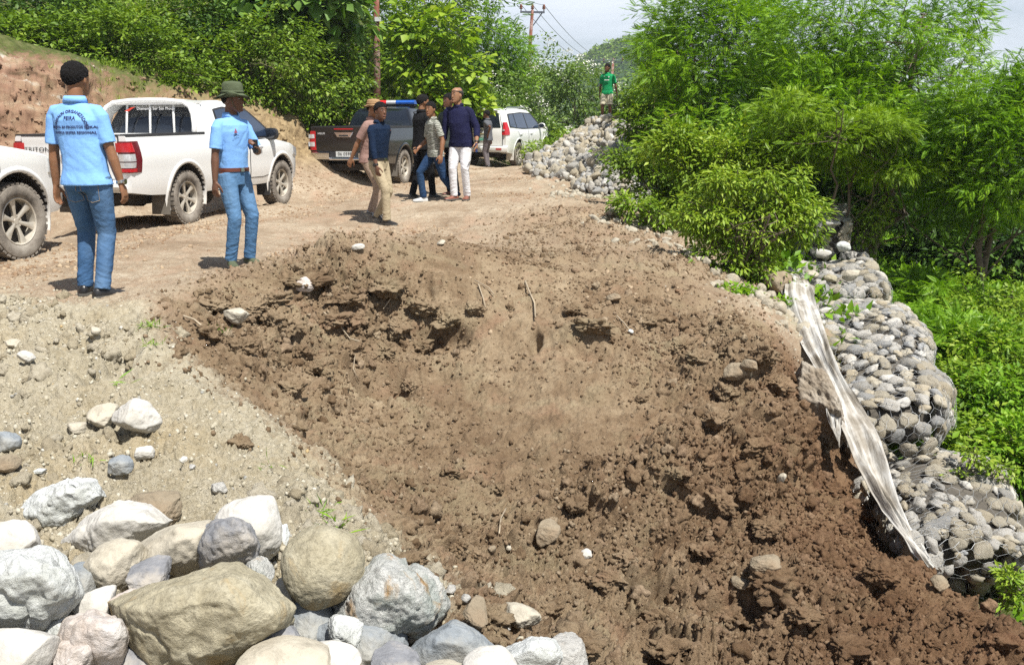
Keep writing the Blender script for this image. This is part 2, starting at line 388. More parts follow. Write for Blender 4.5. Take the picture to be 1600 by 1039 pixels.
def lin_up(a, xi, xo, axis):
    k = np.clip(np.searchsorted(xi, xo, side='right')-1, 0, len(xi)-2); t = (xo-xi[k])/(xi[k+1]-xi[k])
    sh = [1]*a.ndim; sh[axis] = len(xo); t = t.reshape(sh)
    return np.take(a, k, axis)*(1-t)+np.take(a, k+1, axis)*t
ti = np.unique(np.concatenate([np.arange(0, nt_, 5), [nt_-1]])); ri = np.unique(np.concatenate([np.arange(0, nr_, 5), [nr_-1]]))
THc, RRc = np.meshgrid(th[ti], rr[ri]); Xc = RRc*np.sin(THc); Yc = RRc*np.cos(THc)
up = lambda a: lin_up(lin_up(a, ti.astype(float), np.arange(nt_, dtype=float), 1), ri.astype(float), np.arange(nr_, dtype=float), 0)
Z0g = up(base_z(Xc, Yc)); ZNg = np.stack([up(k) for k in np.moveaxis(zones(Xc, Yc), -1, 0)], -1)
Pg = np.stack([X.reshape(nr_, nt_), Y.reshape(nr_, nt_), Z0g], -1)
N_ = np.cross(np.gradient(Pg, axis=1), np.gradient(Pg, axis=0)); N_ *= np.sign(N_[..., 2:]); N_ /= np.linalg.norm(N_, axis=-1, keepdims=True)+1e-9
Z0 = Z0g.ravel(); ZN = ZNg.reshape(-1, 4)
REL = relief(X, Y, Z0, ZN)
i = np.arange(nr_-1)[:, None]*nt_; j = np.arange(nt_)[None]
q = np.stack([i+j, i+(j+1) % nt_, i+nt_+(j+1) % nt_, i+nt_+j], -1).reshape(-1, 4)
V = np.stack([X, Y, Z0], -1) + N_.reshape(-1, 3)*REL[:, None]; GV = V; GN = N_.reshape(-1, 3)
V = np.vstack([V, [[0, 0, gz1(0, 0)]]]); c0 = len(V)-1
tri = np.stack([np.full(nt_, c0), (np.arange(nt_)+1) % nt_, np.arange(nt_)], -1)

def damp(m, c):
    """freshly dug, damp and redder earth low on the right of the slip"""
    sp_ = m.n('ShaderNodeSeparateXYZ'); m.L(m.coord('Position'), sp_.inputs[0])
    a = m.math('MULTIPLY', m.math('SUBTRACT', m.math('ADD', sp_.outputs[0], m.math('MULTIPLY', m.noise(1.1, 5, .6, 'Position'), 2.2)), 1.6), .55, True)
    b = m.math('MULTIPLY', m.math('SUBTRACT', -.35, sp_.outputs[2]), 2.2, True)
    return m.mix(m.math('MULTIPLY', a, b), c, m.mix(1, c, (.70, .58, .52), 'MULTIPLY'))
m = Mt('soil', (.4, .3, .2), .95, spec=.15)
at = m.n('ShaderNodeAttribute', attribute_name='zone'); sp = m.n('ShaderNodeSeparateColor'); m.L(at.outputs['Color'], sp.inputs['Color'])
brown, grav, clod, green = sp.outputs[0], sp.outputs[1], sp.outputs[2], at.outputs['Alpha']
K_ = 'Position'
nA = m.noise(.9, 6, .6, K_); nB = m.noise(5, 8, .65, K_); nC = m.noise(40, 8, .7, K_); nD = m.noise(2.1, 5, .6, K_, stretch=(1.2, .5, 1)); nE = m.noise(160, 4, .7, K_)
road = m.ramp(m.mix(.45, nA, nB), [(.32, (.20, .145, .095)), (.46, (.32, .25, .175)), (.58, (.43, .36, .265)), (.72, (.52, .46, .365))])
road = m.mix(m.ramp(nD, [(.5, 0), (.72, .75)]), road, (.42, .29, .20))
road = m.mix(m.ramp(nC, [(.40, .65), (.52, 0)]), road, (.27, .18, .115))
pit = m.ramp(m.mix(.5, nB, nA), [(.3, (.125, .080, .046)), (.46, (.225, .160, .098)), (.6, (.325, .25, .162)), (.72, (.40, .32, .22))])
pit = m.mix(m.ramp(m.noise(1.5, 4, .6, K_, dist=1), [(.52, 0), (.70, .7)]), pit, (.29, .24, .15))
pit = m.mix(m.ramp(m.noise(2.3, 5, .6, K_, dist=.5), [(.56, 0), (.74, .7)]), pit, (.27, .165, .105))
pit = m.mix(m.ramp(nC, [(.30, .5), (.5, 0)]), pit, (.10, .06, .035))
gr = m.ramp(m.mix(.5, nC, nB), [(.28, (.25, .21, .135)), (.45, (.38, .335, .24)), (.6, (.47, .425, .325)), (.74, (.55, .52, .43))])
gr = m.mix(m.ramp(nA, [(.5, 0), (.68, .55)]), gr, (.40, .31, .17))
gn = m.ramp(nB, [(.35, (.05, .07, .018)), (.55, (.10, .12, .035)), (.7, (.16, .15, .07))])
sepz = m.n('ShaderNodeSeparateXYZ'); m.L(m.coord(K_), sepz.inputs[0])
bankm = m.math('MULTIPLY', m.math('MULTIPLY', m.math('SUBTRACT', sepz.outputs[2], .45), 2.5, True), m.math('LESS_THAN', sepz.outputs[0], -2.5))
bk = m.ramp(m.noise(1.3, 7, .6, K_, stretch=(1, 1, 2.2), dist=.8), [(.34, (.09, .05, .032)), (.43, (.24, .135, .095)), (.53, (.34, .205, .145)), (.60, (.40, .29, .21)), (.65, (.60, .56, .50))])
bk2 = m.ramp(nB, [(.35, (.16, .11, .06)), (.6, (.36, .27, .15)), (.75, (.44, .36, .22))])
bk = m.mix(m.ramp(m.math('ADD', m.math('MULTIPLY', sepz.outputs[0], .1), 1.0), [(.05, 0), (.35, 1)]), bk, bk2)
def soft(a, n, lo=.3, hi=.7): return m.ramp(m.math('ADD', a, m.math('MULTIPLY', m.math('SUBTRACT', n, .5), .9)), [(lo, 0), (hi, 1)])
c = m.mix(bankm, road, bk)
pit = damp(m, pit); c = m.mix(soft(brown, nB), c, pit)
c = m.mix(soft(grav, nB, .35, .65), c, gr)
c = m.mix(soft(green, nB, .35, .6), c, gn)
c = m.mix(m.ramp(nE, [(.3, .18), (.5, 0)]), c, (.1, .07, .045))
m.color(c)
hb = m.math('ADD', m.math('MULTIPLY', nC, 1.0), m.math('MULTIPLY', nE, .5))
m.bump(hb, .9, .018)
SOIL = m.m
me = mesh_np('ground', V, [q, tri], True, [SOIL])
ca = me.color_attributes.new('zone', 'FLOAT_COLOR', 'POINT')
ca.data.foreach_set('color', np.vstack([ZN, [[0, 1, 0, 0]]]).astype(np.float32).ravel())
ground = mobj('ground', me); tag(ground, kind='structure')
def zone_attr(me, n):
    ca = me.color_attributes.new('zone', 'FLOAT_COLOR', 'POINT'); return ca

# where a photograph pixel meets the ground (nearest ground vertex along that line of sight)
def project(Vp):
    c, s = math.cos(PITCH), math.sin(PITCH)
    dz = Vp[:, 2]-CZ; f = Vp[:, 1]*c - dz*s; u = Vp[:, 1]*s + dz*c
    f = np.where(f > .05, f, 1e9)
    return 800+FPX*Vp[:, 0]/f, 519.5-FPX*u/f, f
GPX, GPY, GF = project(GV)
INV = (GPX > -250) & (GPX < 1850) & (GPY < 1250) & (GPY > 100) & (GF < 60)
GI = np.nonzero(INV)[0]; gx_, gy_, gf_ = GPX[GI], GPY[GI], GF[GI]
def hit(px, py, tol=4):
    k = np.nonzero((np.abs(gx_-px) < tol) & (np.abs(gy_-py) < tol))[0]
    if len(k) == 0: return hit(px, py, tol*2) if tol < 60 else P(px, py, 6)
    k = k[np.argmin(gf_[k] + .02*np.hypot(gx_[k]-px, gy_[k]-py))]
    return Vector(GV[GI[k]])
# ================================================================ ROCKS
def icos(n):
    bm = bmesh.new(); bmesh.ops.create_icosphere(bm, subdivisions=n, radius=1)
    v = np.array([x.co[:] for x in bm.verts], np.float64); f = np.array([[y.index for y in x.verts] for x in bm.faces], np.int32); bm.free()
    return v/np.linalg.norm(v, axis=1, keepdims=True), f
ICO = {k: icos(k) for k in (1, 2, 3, 4, 5, 6)}
def rock_v(lev, seed, planes=9, rnd=.5, rough=.06, pw=14):
    """unit rock: a ball cut by soft random planes; rnd 1 = river cobble, 0 = broken block"""
    D, F = ICO[lev]; rs = np.random.RandomState(seed); planes = planes+4
    n = rs.normal(size=(planes, 3)); n /= np.linalg.norm(n, axis=1, keepdims=True)
    h = .42+.42*rs.rand(planes); pw = 10+40*(1-rnd)**2
    W_ = D + .10*(1-rnd*.6)*np.stack([fbm(D[:, 0]+k*5+seed, D[:, 1], D[:, 2], 1.3, 2, seed+40+k) for k in range(3)], 1)
    W_ /= np.linalg.norm(W_, axis=1, keepdims=True)
    inv = np.clip(W_ @ n.T, 1e-3, None)/h
    rinv = ((inv**pw).sum(1) + 1.0**pw)**(1/pw)
    r = (1/rinv)*(1-rnd*.8) + rnd*.8*.8
    x, y, z = D.T
    r = r*(1 + rough*1.3*fbm(x+seed*3.1, y, z, 1.7, 3, seed) + rough*.8*fbm(x, y+seed*2.7, z, 5, 4, seed+9) - rough*.9*(1-rnd*.7)*np.abs(fbm(x+5, y, z+seed, 3.5, 4, seed+14)))
    if lev >= 5: r = r*(1 + rough*.30*fbm(x, y, z+seed, 12, 6, seed+19, .7) - rough*.5*np.clip(.12-np.abs(fbm(x+seed, y, z, 2.2, 4, seed+29)), 0, 1)/.12*.5)
    return D*r[:, None], F
def rotm(rs, k=1.0):
    e = Euler(((rs.rand()-.5)*2*math.pi*k, (rs.rand()-.5)*2*math.pi*k, rs.rand()*2*math.pi)); return np.array(e.to_matrix())
def rock_mat(name, cols, sc_=3, veins=None, stain=None, bump=.5, rough=.85, speck=0, dirt=None):
    m = Mt(name, cols[0], rough, spec=.25)
    a = m.noise(sc_, 7, .62, dist=.6); b = m.noise(sc_*5, 8, .68)
    st = np.linspace(.3, .72, len(cols))
    c = m.ramp(m.mix(.4, a, b), list(zip(st, cols)))
    if speck: c = m.mix(m.ramp(m.noise(sc_*26, 3, .6), [(.36, speck*.6), (.5, 0)]), c, tuple(k*.45 for k in cols[0]))
    if veins:
        wv = m.n('ShaderNodeTexWave', wave_type='BANDS', bands_direction='DIAGONAL'); wv.inputs['Scale'].default_value = sc_*.55; wv.inputs['Distortion'].default_value = 5; wv.inputs['Detail'].default_value = 4; wv.inputs['Detail Scale'].default_value = 1.4
        m.L(m.coord('Object'), wv.inputs['Vector']); c = m.mix(m.math('MULTIPLY', m.ramp(wv.outputs['Fac'], [(.955, 0), (1, .7)]), m.ramp(m.noise(sc_*1.3, 3, .5), [(.42, 0), (.55, 1)])), c, veins)
    if stain: c = m.mix(m.ramp(m.noise(sc_*.7, 6, .65, dist=.8), [(.53, 0), (.62, .9)]), c, stain)
    if dirt: c = m.mix(m.ramp(m.noise(sc_*.9, 7, .7), [(.46, 0), (.62, .75)]), c, dirt)
    c = m.mix(m.ramp(m.noise(sc_*3.3, 8, .75, dist=.5), [(.36, .45), (.48, 0)]), c, tuple(k*.55 for k in cols[0]))
    m.color(c); h = m.math('ADD', m.noise(sc_*9, 9, .72), m.math('MULTIPLY', a, 1.5)); m.bump(h, min(1, bump*1.5), .02)
    return m.m
RM = dict(
 olive=rock_mat('olive stone', [(.20,.175,.12),(.33,.295,.205),(.41,.375,.275),(.48,.45,.355)], 4, speck=.5, bump=.45, stain=(.36,.27,.14)),
 tan=rock_mat('tan stone', [(.31,.275,.215),(.42,.385,.31),(.50,.47,.40)], 3.5, bump=.3, dirt=(.46,.42,.34)),
 grey=rock_mat('grey stone', [(.14,.145,.16),(.22,.225,.24),(.29,.295,.305)], 4, bump=.35, dirt=(.42,.38,.32)),
 slate=rock_mat('slate grey stone', [(.16,.18,.20),(.24,.265,.285),(.31,.335,.35)], 3, veins=(.42,.43,.43), bump=.4, dirt=(.36,.35,.31)),
 white=rock_mat('whitish stone', [(.42,.435,.43),(.58,.60,.59),(.68,.70,.69),(.73,.74,.73)], 3, veins=(.64,.65,.63), bump=.8, dirt=(.36,.37,.33)),
 breccia=rock_mat('breccia stone', [(.32,.33,.31),(.50,.505,.48),(.62,.62,.59),(.69,.69,.67)], 6, stain=(.40,.21,.045), bump=1.0, speck=.55, dirt=(.24,.28,.25)),
 pinkish=rock_mat('pinkish stone', [(.36,.28,.22),(.46,.40,.35),(.53,.50,.48),(.44,.44,.46)], 3, veins=(.58,.56,.53), bump=.5),
 pale=rock_mat('pale stone', [(.40,.385,.35),(.51,.495,.46),(.59,.58,.55)], 2.5, bump=.3, dirt=(.36,.34,.29)),
 rusty=rock_mat('rusty stone', [(.30,.29,.27),(.48,.47,.44),(.58,.57,.54)], 4, stain=(.42,.24,.05), bump=.7, speck=.3),
 muddy=rock_mat('muddy stone', [(.19,.15,.10),(.29,.24,.17),(.38,.335,.26)], 4, bump=.6, dirt=(.27,.20,.13)))
SMALL = [rock_mat('cobble '+n, c, 7, bump=.5, dirt=d) for n, c, d in [
 ('buff', [(.30,.265,.20),(.40,.365,.29),(.48,.455,.38)], (.34,.29,.21)), ('grey', [(.22,.215,.205),(.33,.325,.305),(.43,.42,.40)], (.38,.34,.27)),
 ('light', [(.38,.365,.33),(.50,.485,.45),(.59,.58,.54)], (.40,.36,.29)), ('bluish', [(.20,.205,.208),(.29,.295,.295),(.38,.38,.375)], (.37,.34,.28)),
 ('ochre', [(.28,.235,.16),(.37,.32,.23),(.45,.405,.31)], (.37,.33,.26))]]
def boulder(px, py, d, w, h, dep, mat, label, seed, rnd=.5, planes=9, tilt=0.0, yaw=0.0, rough=.06, lev=6, tip=0.0, name='boulder', group=None, pw=14):
    """w, h in photograph pixels at that distance; dep in metres"""
    V, F = rock_v(lev, seed, planes, rnd, rough, pw)
    V = V/np.abs(V).max(0)
    s = d/math.cos(PITCH)/FPX
    V = V*np.array([w*s/2, dep/2, h*s/2])
    Rm = np.array((Euler((0, tilt, 0)).to_matrix() @ Euler((tip, 0, yaw)).to_matrix()))
    V = V @ Rm.T
    me = mesh_np(name, V, F, True, [RM[mat]])
    o = mobj(name, me, loc=P(px, py, d)); return tag(o, label, 'boulder' if name == 'boulder' else 'rock', group)
# the boulder heap at the bottom left
B = [
 (60,930,2.45,215,190,.42,'white','big whitish angular boulder at the left edge of the heap',11,.12,8,.15,.2,.07),
 (318,965,2.35,300,215,.46,'olive','largest boulder, olive brown and wedge shaped with a grey vein, front of the heap',23,.12,7,-.12,.25,.045),
 (500,884,2.60,150,138,.30,'olive','smooth round olive cobble boulder resting beside the largest wedge boulder',35,.85,6,.1,.0,.035),
 (605,945,2.62,205,190,.34,'breccia','rough pale breccia boulder with an orange rust streak',47,.22,9,.25,.4,.09),
 (353,848,2.80,108,108,.22,'grey','dark grey lumpy rounded boulder behind the wedge boulder',59,.6,7,.2,.6,.07),
 (268,858,2.95,215,150,.36,'tan','smooth tan boulder between the dark grey one and the pale ones',61,.6,8,-.1,.3,.04),
 (172,835,3.15,160,110,.30,'pale','pale grey broad boulder behind the small round one',73,.35,8,.1,.7,.06),
 (180,884,2.78,98,100,.20,'tan','small round pale olive boulder left of the tan one',85,.7,7,0,.2,.05),
 (92,792,3.40,185,110,.34,'white','grey green rough boulder half buried in the gravel',97,.35,8,-.1,.3,.08),
 (25,850,3.0,115,80,.26,'pale','pale smooth boulder at the left edge behind the whitish one',101,.5,7,0,.5,.04),
 (155,985,2.30,150,130,.26,'pinkish','grey and pink streaked boulder in front of the whitish one',113,.2,8,.35,.5,.05),
 (20,1030,2.15,130,95,.22,'pale','cream boulder in the bottom left corner',125,.5,7,.1,.1,.03),
 (110,1022,2.22,90,90,.2,'pinkish','salmon coloured block wedged in the bottom left corner',137,.15,7,-.3,.4,.05),
 (690,1005,2.45,175,120,.26,'slate','flat slate blue boulder beside the breccia boulder',149,.08,6,-.35,.3,.035),
 (820,1030,2.38,185,85,.24,'white','white veined boulder at the bottom edge',151,.3,8,.1,.2,.06),
 (880,1024,2.45,100,90,.18,'rusty','rust stained boulder at the right end of the heap',163,.3,8,.3,.2,.07),
 (445,1035,2.2,160,60,.24,'tan','smooth greenish tan boulder at the bottom under the wedge boulder',175,.6,7,.05,.2,.03),
 (760,1048,2.2,110,50,.2,'pale','smooth pale boulder at the bottom edge left of the veined one',187,.7,7,.0,.2,.03),
 (520,1040,2.25,110,50,.2,'pale','low pale boulder at the bottom edge below the breccia one',199,.6,7,.0,.2,.04),
 (475,972,2.55,110,90,.26,'slate','dark bluish boulder in the shade under the round cobble',211,.4,8,.1,.2,.05),
 (430,1000,2.35,110,60,.22,'grey','grey boulder in the gap right of the wedge boulder',223,.4,8,.1,.2,.05),
 (130,905,2.75,60,70,.2,'slate','small slate boulder in the gap behind the whitish boulder',235,.3,8,.1,.2,.05),
 (395,830,2.98,130,110,.3,'pale','pale boulder partly hidden behind the dark grey one',247,.5,8,.5,.2,.04),
 (150,950,2.5,80,70,.2,'pale','small pale boulder wedged right of the whitish boulder',259,.4,8,.1,.2,.04),
 (240,1035,2.32,160,90,.3,'grey','dark boulder beneath the wedge boulder',261,.4,8,.1,.2,.05),
 (570,1010,2.5,200,120,.3,'slate','grey boulder under the breccia boulder',263,.4,8,.1,.2,.05),
 (-60,990,2.3,150,160,.3,'grey','grey boulder just beyond the left edge of the heap',265,.4,8,.1,.2,.05),
 (235,900,2.7,70,60,.18,'grey','small grey stone in the gap left of the wedge boulder',401,.3,8,.1,.2,.06),
 (60,860,2.9,60,44,.18,'slate','small bluish stone between the pale left boulders',403,.2,8,.1,.2,.06),
 (450,930,2.62,60,50,.16,'tan','small tan stone beside the round cobble in the gap',405,.3,8,.1,.2,.06),
 (540,985,2.42,60,50,.16,'white','small white broken stone at the left foot of the breccia boulder',407,.1,8,.1,.2,.07),
 (745,955,2.55,50,36,.14,'muddy','small muddy stone above the slate blue boulder',409,.2,8,.1,.2,.07),
 (90,985,2.35,60,60,.16,'white','broken white stone between the whitish and the pink blocks',411,.1,8,.2,.2,.07),
 (205,945,2.5,70,50,.16,'pinkish','flat pinkish stone between the streaked and the wedge boulders',413,.15,8,.2,.2,.06),
 (620,1040,2.25,90,50,.18,'grey','dark grey stone at the bottom edge under the breccia boulder',415,.2,8,.1,.2,.06),
 (700,1060,2.2,90,50,.18,'tan','tan stone cut by the bottom edge below the slate blue boulder',417,.3,8,.1,.2,.06),
 (400,900,2.75,60,60,.18,'breccia','small rough stone behind the top corner of the wedge boulder',419,.2,8,.1,.2,.09),
 (245,795,3.35,120,60,.26,'muddy','half buried muddy stone behind the tan boulder',421,.3,8,.1,.2,.08),
 (430,845,3.1,70,50,.2,'white','white stone behind the round cobble',423,.25,8,.1,.2,.06),
]
def hull_boulder(out, d, dep, mat, label, seed, rough=1.0, smooth=4):
    rs = np.random.RandomState(seed); cx = sum(p[0] for p in out)/len(out); cy = sum(p[1] for p in out)/len(out); pts = []
    for i, (x, y) in enumerate(out):
        pts.append(P(x, y, d+(rs.rand()-.5)*.05+(1-(y-cy)/90)*.03))
        for f, dd in ((.80, -.30), (.45, -.46), (.85, .35), (.5, .6)):
            pts.append(P(cx+(x-cx)*f+(rs.rand()-.5)*14, cy+(y-cy)*f+(rs.rand()-.5)*14+(10 if dd > 0 else 0), d+dd*dep))
    org = sum(pts, Vector())/len(pts); bm = bmesh.new()
    for p in pts: bm.verts.new(p-org)
    bmesh.ops.convex_hull(bm, input=bm.verts); bmesh.ops.delete(bm, geom=[v for v in bm.verts if not v.link_faces], context='VERTS')
    me = bpy.data.meshes.new('h'); bm.to_mesh(me); bm.free(); o = bpy.data.objects.new('h', me); COL.objects.link(o)
    r = o.modifiers.new('r', 'REMESH'); r.mode = 'VOXEL'; r.voxel_size = .0055; q = o.modifiers.new('s', 'SMOOTH'); q.iterations = smooth*4; q.factor = .6
    dg = bpy.context.evaluated_depsgraph_get(); nm = bpy.data.meshes.new_from_object(o.evaluated_get(dg)); bpy.data.objects.remove(o); nm.name = 'boulder'
    n = len(nm.vertices); co = np.empty(n*3, np.float32); nm.vertices.foreach_get('co', co); no = np.empty(n*3, np.float32); nm.vertex_normals.foreach_get('vector', no); co = co.reshape(-1, 3); no = no.reshape(-1, 3); x, y, z = co.T
    ds = .020*fbm(x+seed, y, z, 5, 4, seed)+rough*(.010*fbm(x, y+seed, z, 14, 5, seed+1, .65)-.014*np.abs(fbm(x, y, z+seed, 9, 5, seed+2, .6))+.0022*fbm(x, y, z, 70, 4, seed+5, .7)) - rough*.010*np.clip(.07-np.abs(fbm(x+seed*2, y, z, 3.2, 4, seed+3)), 0, 1)/.07
    nm.vertices.foreach_set('co', (co+no*ds[:, None]).ravel().astype(np.float32)); nm.polygons.foreach_set('use_smooth', [True]*len(nm.polygons)); nm.materials.clear(); nm.materials.append(RM[mat]); nm.update()
    return tag(mobj('boulder', nm, loc=org), label, 'boulder')
HB = [
 ([(165,938),(225,915),(372,874),(425,905),(462,950),(458,978),(400,1012),(345,1050),(300,1080),(215,1080),(203,1020),(200,975)], 2.36, .34, 'olive', 'largest boulder, olive brown and wedge shaped, at the front of the heap', .8, 3, 318),
 ([(-60,872),(30,856),(82,848),(118,880),(130,930),(112,966),(72,1003),(30,1012),(-60,1005)], 2.46, .40, 'white', 'big whitish angular boulder at the left edge of the heap', 1.4, 2, 60),
 ([(508,980),(528,930),(560,895),(598,870),(650,880),(690,912),(702,945),(690,968),(650,1003),(600,1040),(556,1048),(516,1025)], 2.62, .34, 'breccia', 'rough pale breccia boulder with orange rust stains', 2.0, 2, 605),
 ([(600,1050),(655,997),(710,962),(752,985),(778,1012),(765,1048),(700,1080),(630,1080)], 2.44, .22, 'slate', 'flat slate blue boulder beside the breccia boulder', .7, 2, 690),
 ([(192,897),(213,853),(268,820),(332,808),(352,850),(335,897),(262,912),(212,920)], 2.92, .34, 'tan', 'smooth tan boulder between the dark grey one and the pale ones', .6, 5, 268),
 ([(90,852),(138,805),(186,780),(236,785),(275,812),(218,850),(190,885),(125,885)], 3.12, .30, 'pale', 'pale grey broad boulder behind the small round one', 1.0, 3, 172),
 ([(70,1015),(98,966),(148,946),(196,956),(214,986),(208,1032),(182,1065),(108,1065),(66,1050)], 2.31, .26, 'pinkish', 'grey and pink streaked boulder in front of the whitish one', .9, 2, 155),
 ([(12,808),(58,766),(110,742),(152,746),(170,777),(124,817),(80,848),(38,842)], 3.4, .30, 'white', 'grey green rough boulder half buried in the gravel', 1.8, 3, 92),
 ([(300,848),(323,812),(360,804),(396,815),(407,850),(401,888),(360,903),(308,888)], 2.80, .20, 'grey', 'dark grey lumpy rounded boulder behind the wedge boulder', 1.3, 5, 353),
 ([(732,1050),(788,1010),(830,994),(872,1000),(893,1022),(882,1065),(800,1080),(738,1075)], 2.38, .22, 'white', 'white veined boulder at the bottom edge', 1.2, 2, 820)]
B = [b for b in B if b[0] not in [h[7] for h in HB]]
for i, h in enumerate(HB): hull_boulder(h[0], h[1], h[2], h[3], h[4], 500+i*7, h[5], h[6])
for b in B: boulder(*b[:8], b[8], rnd=b[9], planes=b[10], tilt=b[11], yaw=b[12], rough=b[13], tip=.15)
# single stones lying in the gravel and the slip
S = [(165,655,190,'x',0),]
def ground_rock(px, py, w, h, mat, label, seed, rnd=.35, sink=.2, lev=5, name='rock', flat=1, group=None, tilt=0):
    p = hit(px, py); d = p.y; s = (d/math.cos(PITCH))/FPX
    V, F = rock_v(lev, seed, 8, rnd, .07); V = V/np.abs(V).max(0)*np.array([w*s/2, w*s/2*.9*flat, h*s/2])
    Rm = np.array(Euler((.15, tilt, seed*1.7)).to_matrix()) if rnd > .3 else np.array(Euler((.2, tilt, .3)).to_matrix())
    me = mesh_np(name, V @ Rm.T, F, True, [RM[mat] if isinstance(mat, str) else mat])
    o = mobj(name, me, loc=p+Vector((0, .0, h*s*(.5-sink)))); return tag(o, label, 'rock', group)
for a in [
 (215,668,80,62,'pale','large pale flat stone with ochre base set in the gravel',301),(165,662,56,42,'tan','smaller tan stone left of the pale flat stone in the gravel',302),
 (10,700,46,36,'slate','bluish grey stone at the left edge of the gravel',303),(12,735,44,32,'muddy','dark brown stone below the bluish one at the left edge',304),
 (188,733,42,32,'slate','small bluish stone in the gravel above the boulders',305),(225,712,36,24,'pale','cream stone in the middle of the gravel slope',306),
 (345,765,28,20,'rusty','ochre stone near the lower gravel edge',307),(285,720,16,12,'pale','tiny white stone right of the cream stone',308),
 (62,740,26,12,'white','white flat pebble at the lower left of the gravel',309),(300,730,14,9,'rusty','tiny orange pebble near the gravel edge',310),
 (478,452,30,26,'pinkish','pinkish white stone near the top of the slip',311),(372,502,40,32,'tan','tan stone wedged in the hollow near the feet of the man in the hat',312),
 (855,843,50,40,'muddy','round muddy stone low in the middle of the slip',313),(1220,753,16,22,'tan','small buff stone right of centre in the loose clods',314),
 (795,858,14,12,'tan','tiny buff stone left of the round muddy stone',315),(770,862,16,14,'muddy','tiny brown stone low in the middle of the slip',316),
 (915,870,26,16,'pale','flat cream stone right of the round muddy stone',317),(1470,880,26,22,'muddy','brown stone near the trench in the lower right',318),
 (1160,915,40,20,'muddy','small flat muddy slab low on the right of the slip',319),(1195,885,60,26,'muddy','flat pale brown slab in the lower right of the slip',320),
 (1470,915,34,26,'muddy','rounded brown stone near the end of the wire baskets',321),(985,520,10,8,'white','tiny white pebble high on the slip',322),
 (810,975,70,44,'tan','tan broken stone just right of the boulder heap',323),(705,925,22,16,'rusty','orange yellow pebble beside the breccia boulder',324),
 (728,938,20,16,'rusty','yellow pebble right of the breccia boulder',325),(740,960,24,14,'pale','white pebble above the slate blue boulder',326),(790,985,22,14,'rusty','ochre pebble near the slate blue boulder',327),
 (680,918,20,18,'rusty','orange chip at the top right of the breccia boulder',328),(770,965,26,18,'slate','grey chip right of the slate blue boulder',329),
 (1215,455,52,44,'muddy','reddish brown rock under the lime green shrub',330),(960,470,26,14,'muddy','brown stone high on the slip right of centre',331),
 (620,520,16,12,'pinkish','pinkish stone above the overhang',332),(1150,590,46,32,'muddy','pale brown stone on the right side of the slip',333),
 (1170,575,30,22,'muddy','muddy stone beside the pale brown one on the right of the slip',334),(560,388,24,10,'pale','pale flat chip on the road above the slip',335),
 (690,378,16,9,'tan','tan chip on the road edge above the slip',336),(122,672,34,22,'tan','buff stone in the left of the gravel slope',337),(45,560,30,20,'pale','pale stone high in the left gravel',338),
 (150,520,22,15,'tan','tan stone at the top of the gravel near the boots',339),(20,540,26,16,'tan','yellowish stone at the far left of the gravel',340)]:
    ground_rock(*a[:7], lev=5 if a[2] > 24 else 4)
# loose clods: nobody could count them
def merged(protos, n, pos, scl, rs, squash=.25, embed=0.0, nrm=None):
    """numpy merge of rock prototypes"""
    Vs, Fs = [], []; b = 0
    which = rs.randint(len(protos), size=n)
    for k, (v, f) in enumerate(protos):
        ids = np.nonzero(which == k)[0]
        if not len(ids): continue
        a = rs.rand(len(ids), 3)*2*math.pi
        c, s = np.cos(a), np.sin(a)
        Rz = np.zeros((len(ids), 3, 3)); Rx = Rz.copy()
        Rz[:, 0, 0] = c[:, 0]; Rz[:, 0, 1] = -s[:, 0]; Rz[:, 1, 0] = s[:, 0]; Rz[:, 1, 1] = c[:, 0]; Rz[:, 2, 2] = 1
        Rx[:, 1, 1] = c[:, 1]; Rx[:, 1, 2] = -s[:, 1]; Rx[:, 2, 1] = s[:, 1]; Rx[:, 2, 2] = c[:, 1]; Rx[:, 0, 0] = 1
        M_ = Rz @ Rx
        st = 1 + (rs.rand(len(ids), 3)-.5)*2*squash
        vv = np.einsum('nij,nkj->nki', M_, v[None]*st[:, None]*scl[ids][:, None, None]) + pos[ids][:, None]
        Vs.append(vv.reshape(-1, 3)); Fs.append((f[None]+(np.arange(len(ids))*len(v))[:, None, None]+b).reshape(-1, 3)); b += len(ids)*len(v)
    return np.vstack(Vs), np.vstack(Fs)
rs = np.random.RandomState(5)
cell = np.gradient(Pg, axis=1), np.gradient(Pg, axis=0)
area = np.linalg.norm(np.cross(cell[0], cell[1]), axis=-1).ravel()
def scatter(wt, n, smin, smax, lev, name, power=2.2, rnd=.35, rough=.22, nproto=8, sink=.15, mats=None, pl=8):
    wt = wt*area*(GY_ok); wt = wt/wt.sum()
    k = rs.choice(len(wt), n, p=wt); pos = GV[k]
    s = smin+(smax-smin)*rs.rand(n)**power
    pos = pos + GN[k]*(s*(.5-sink))[:, None]*.6
    pr = [rock_v(lev, 900+i, pl, rnd, rough, 10) for i in range(nproto)]
    V, F = merged(pr, n, pos, s, rs)
    me = mesh_np(name, V, F, True, mats); return me
RADG = np.hypot(GV[:, 0], GV[:, 1])[:]; GY_ok = ((GV[:, 1] > 1.8) & INV & (RADG < 26)).astype(float)
zb, zg, zc, zgr = ZN.T
m = Mt('clod', (.2, .13, .08), .95, spec=.12); ri_ = m.n('ShaderNodeNewGeometry').outputs['Random Per Island']
c = m.ramp(ri_, [(0, (.16, .108, .063)), (.3, (.24, .172, .106)), (.6, (.32, .24, .155)), (.85, (.28, .20, .13)), (.97, (.40, .32, .22))])
c = m.mix(m.ramp(m.noise(30, 7, .7, 'Position'), [(.36, .55), (.6, 0)]), c, (.095, .056, .032)); c = m.mix(m.ramp(m.noise(1.6, 5, .6, 'Position'), [(.5, 0), (.7, .5)]), c, (.255, .20, .125))
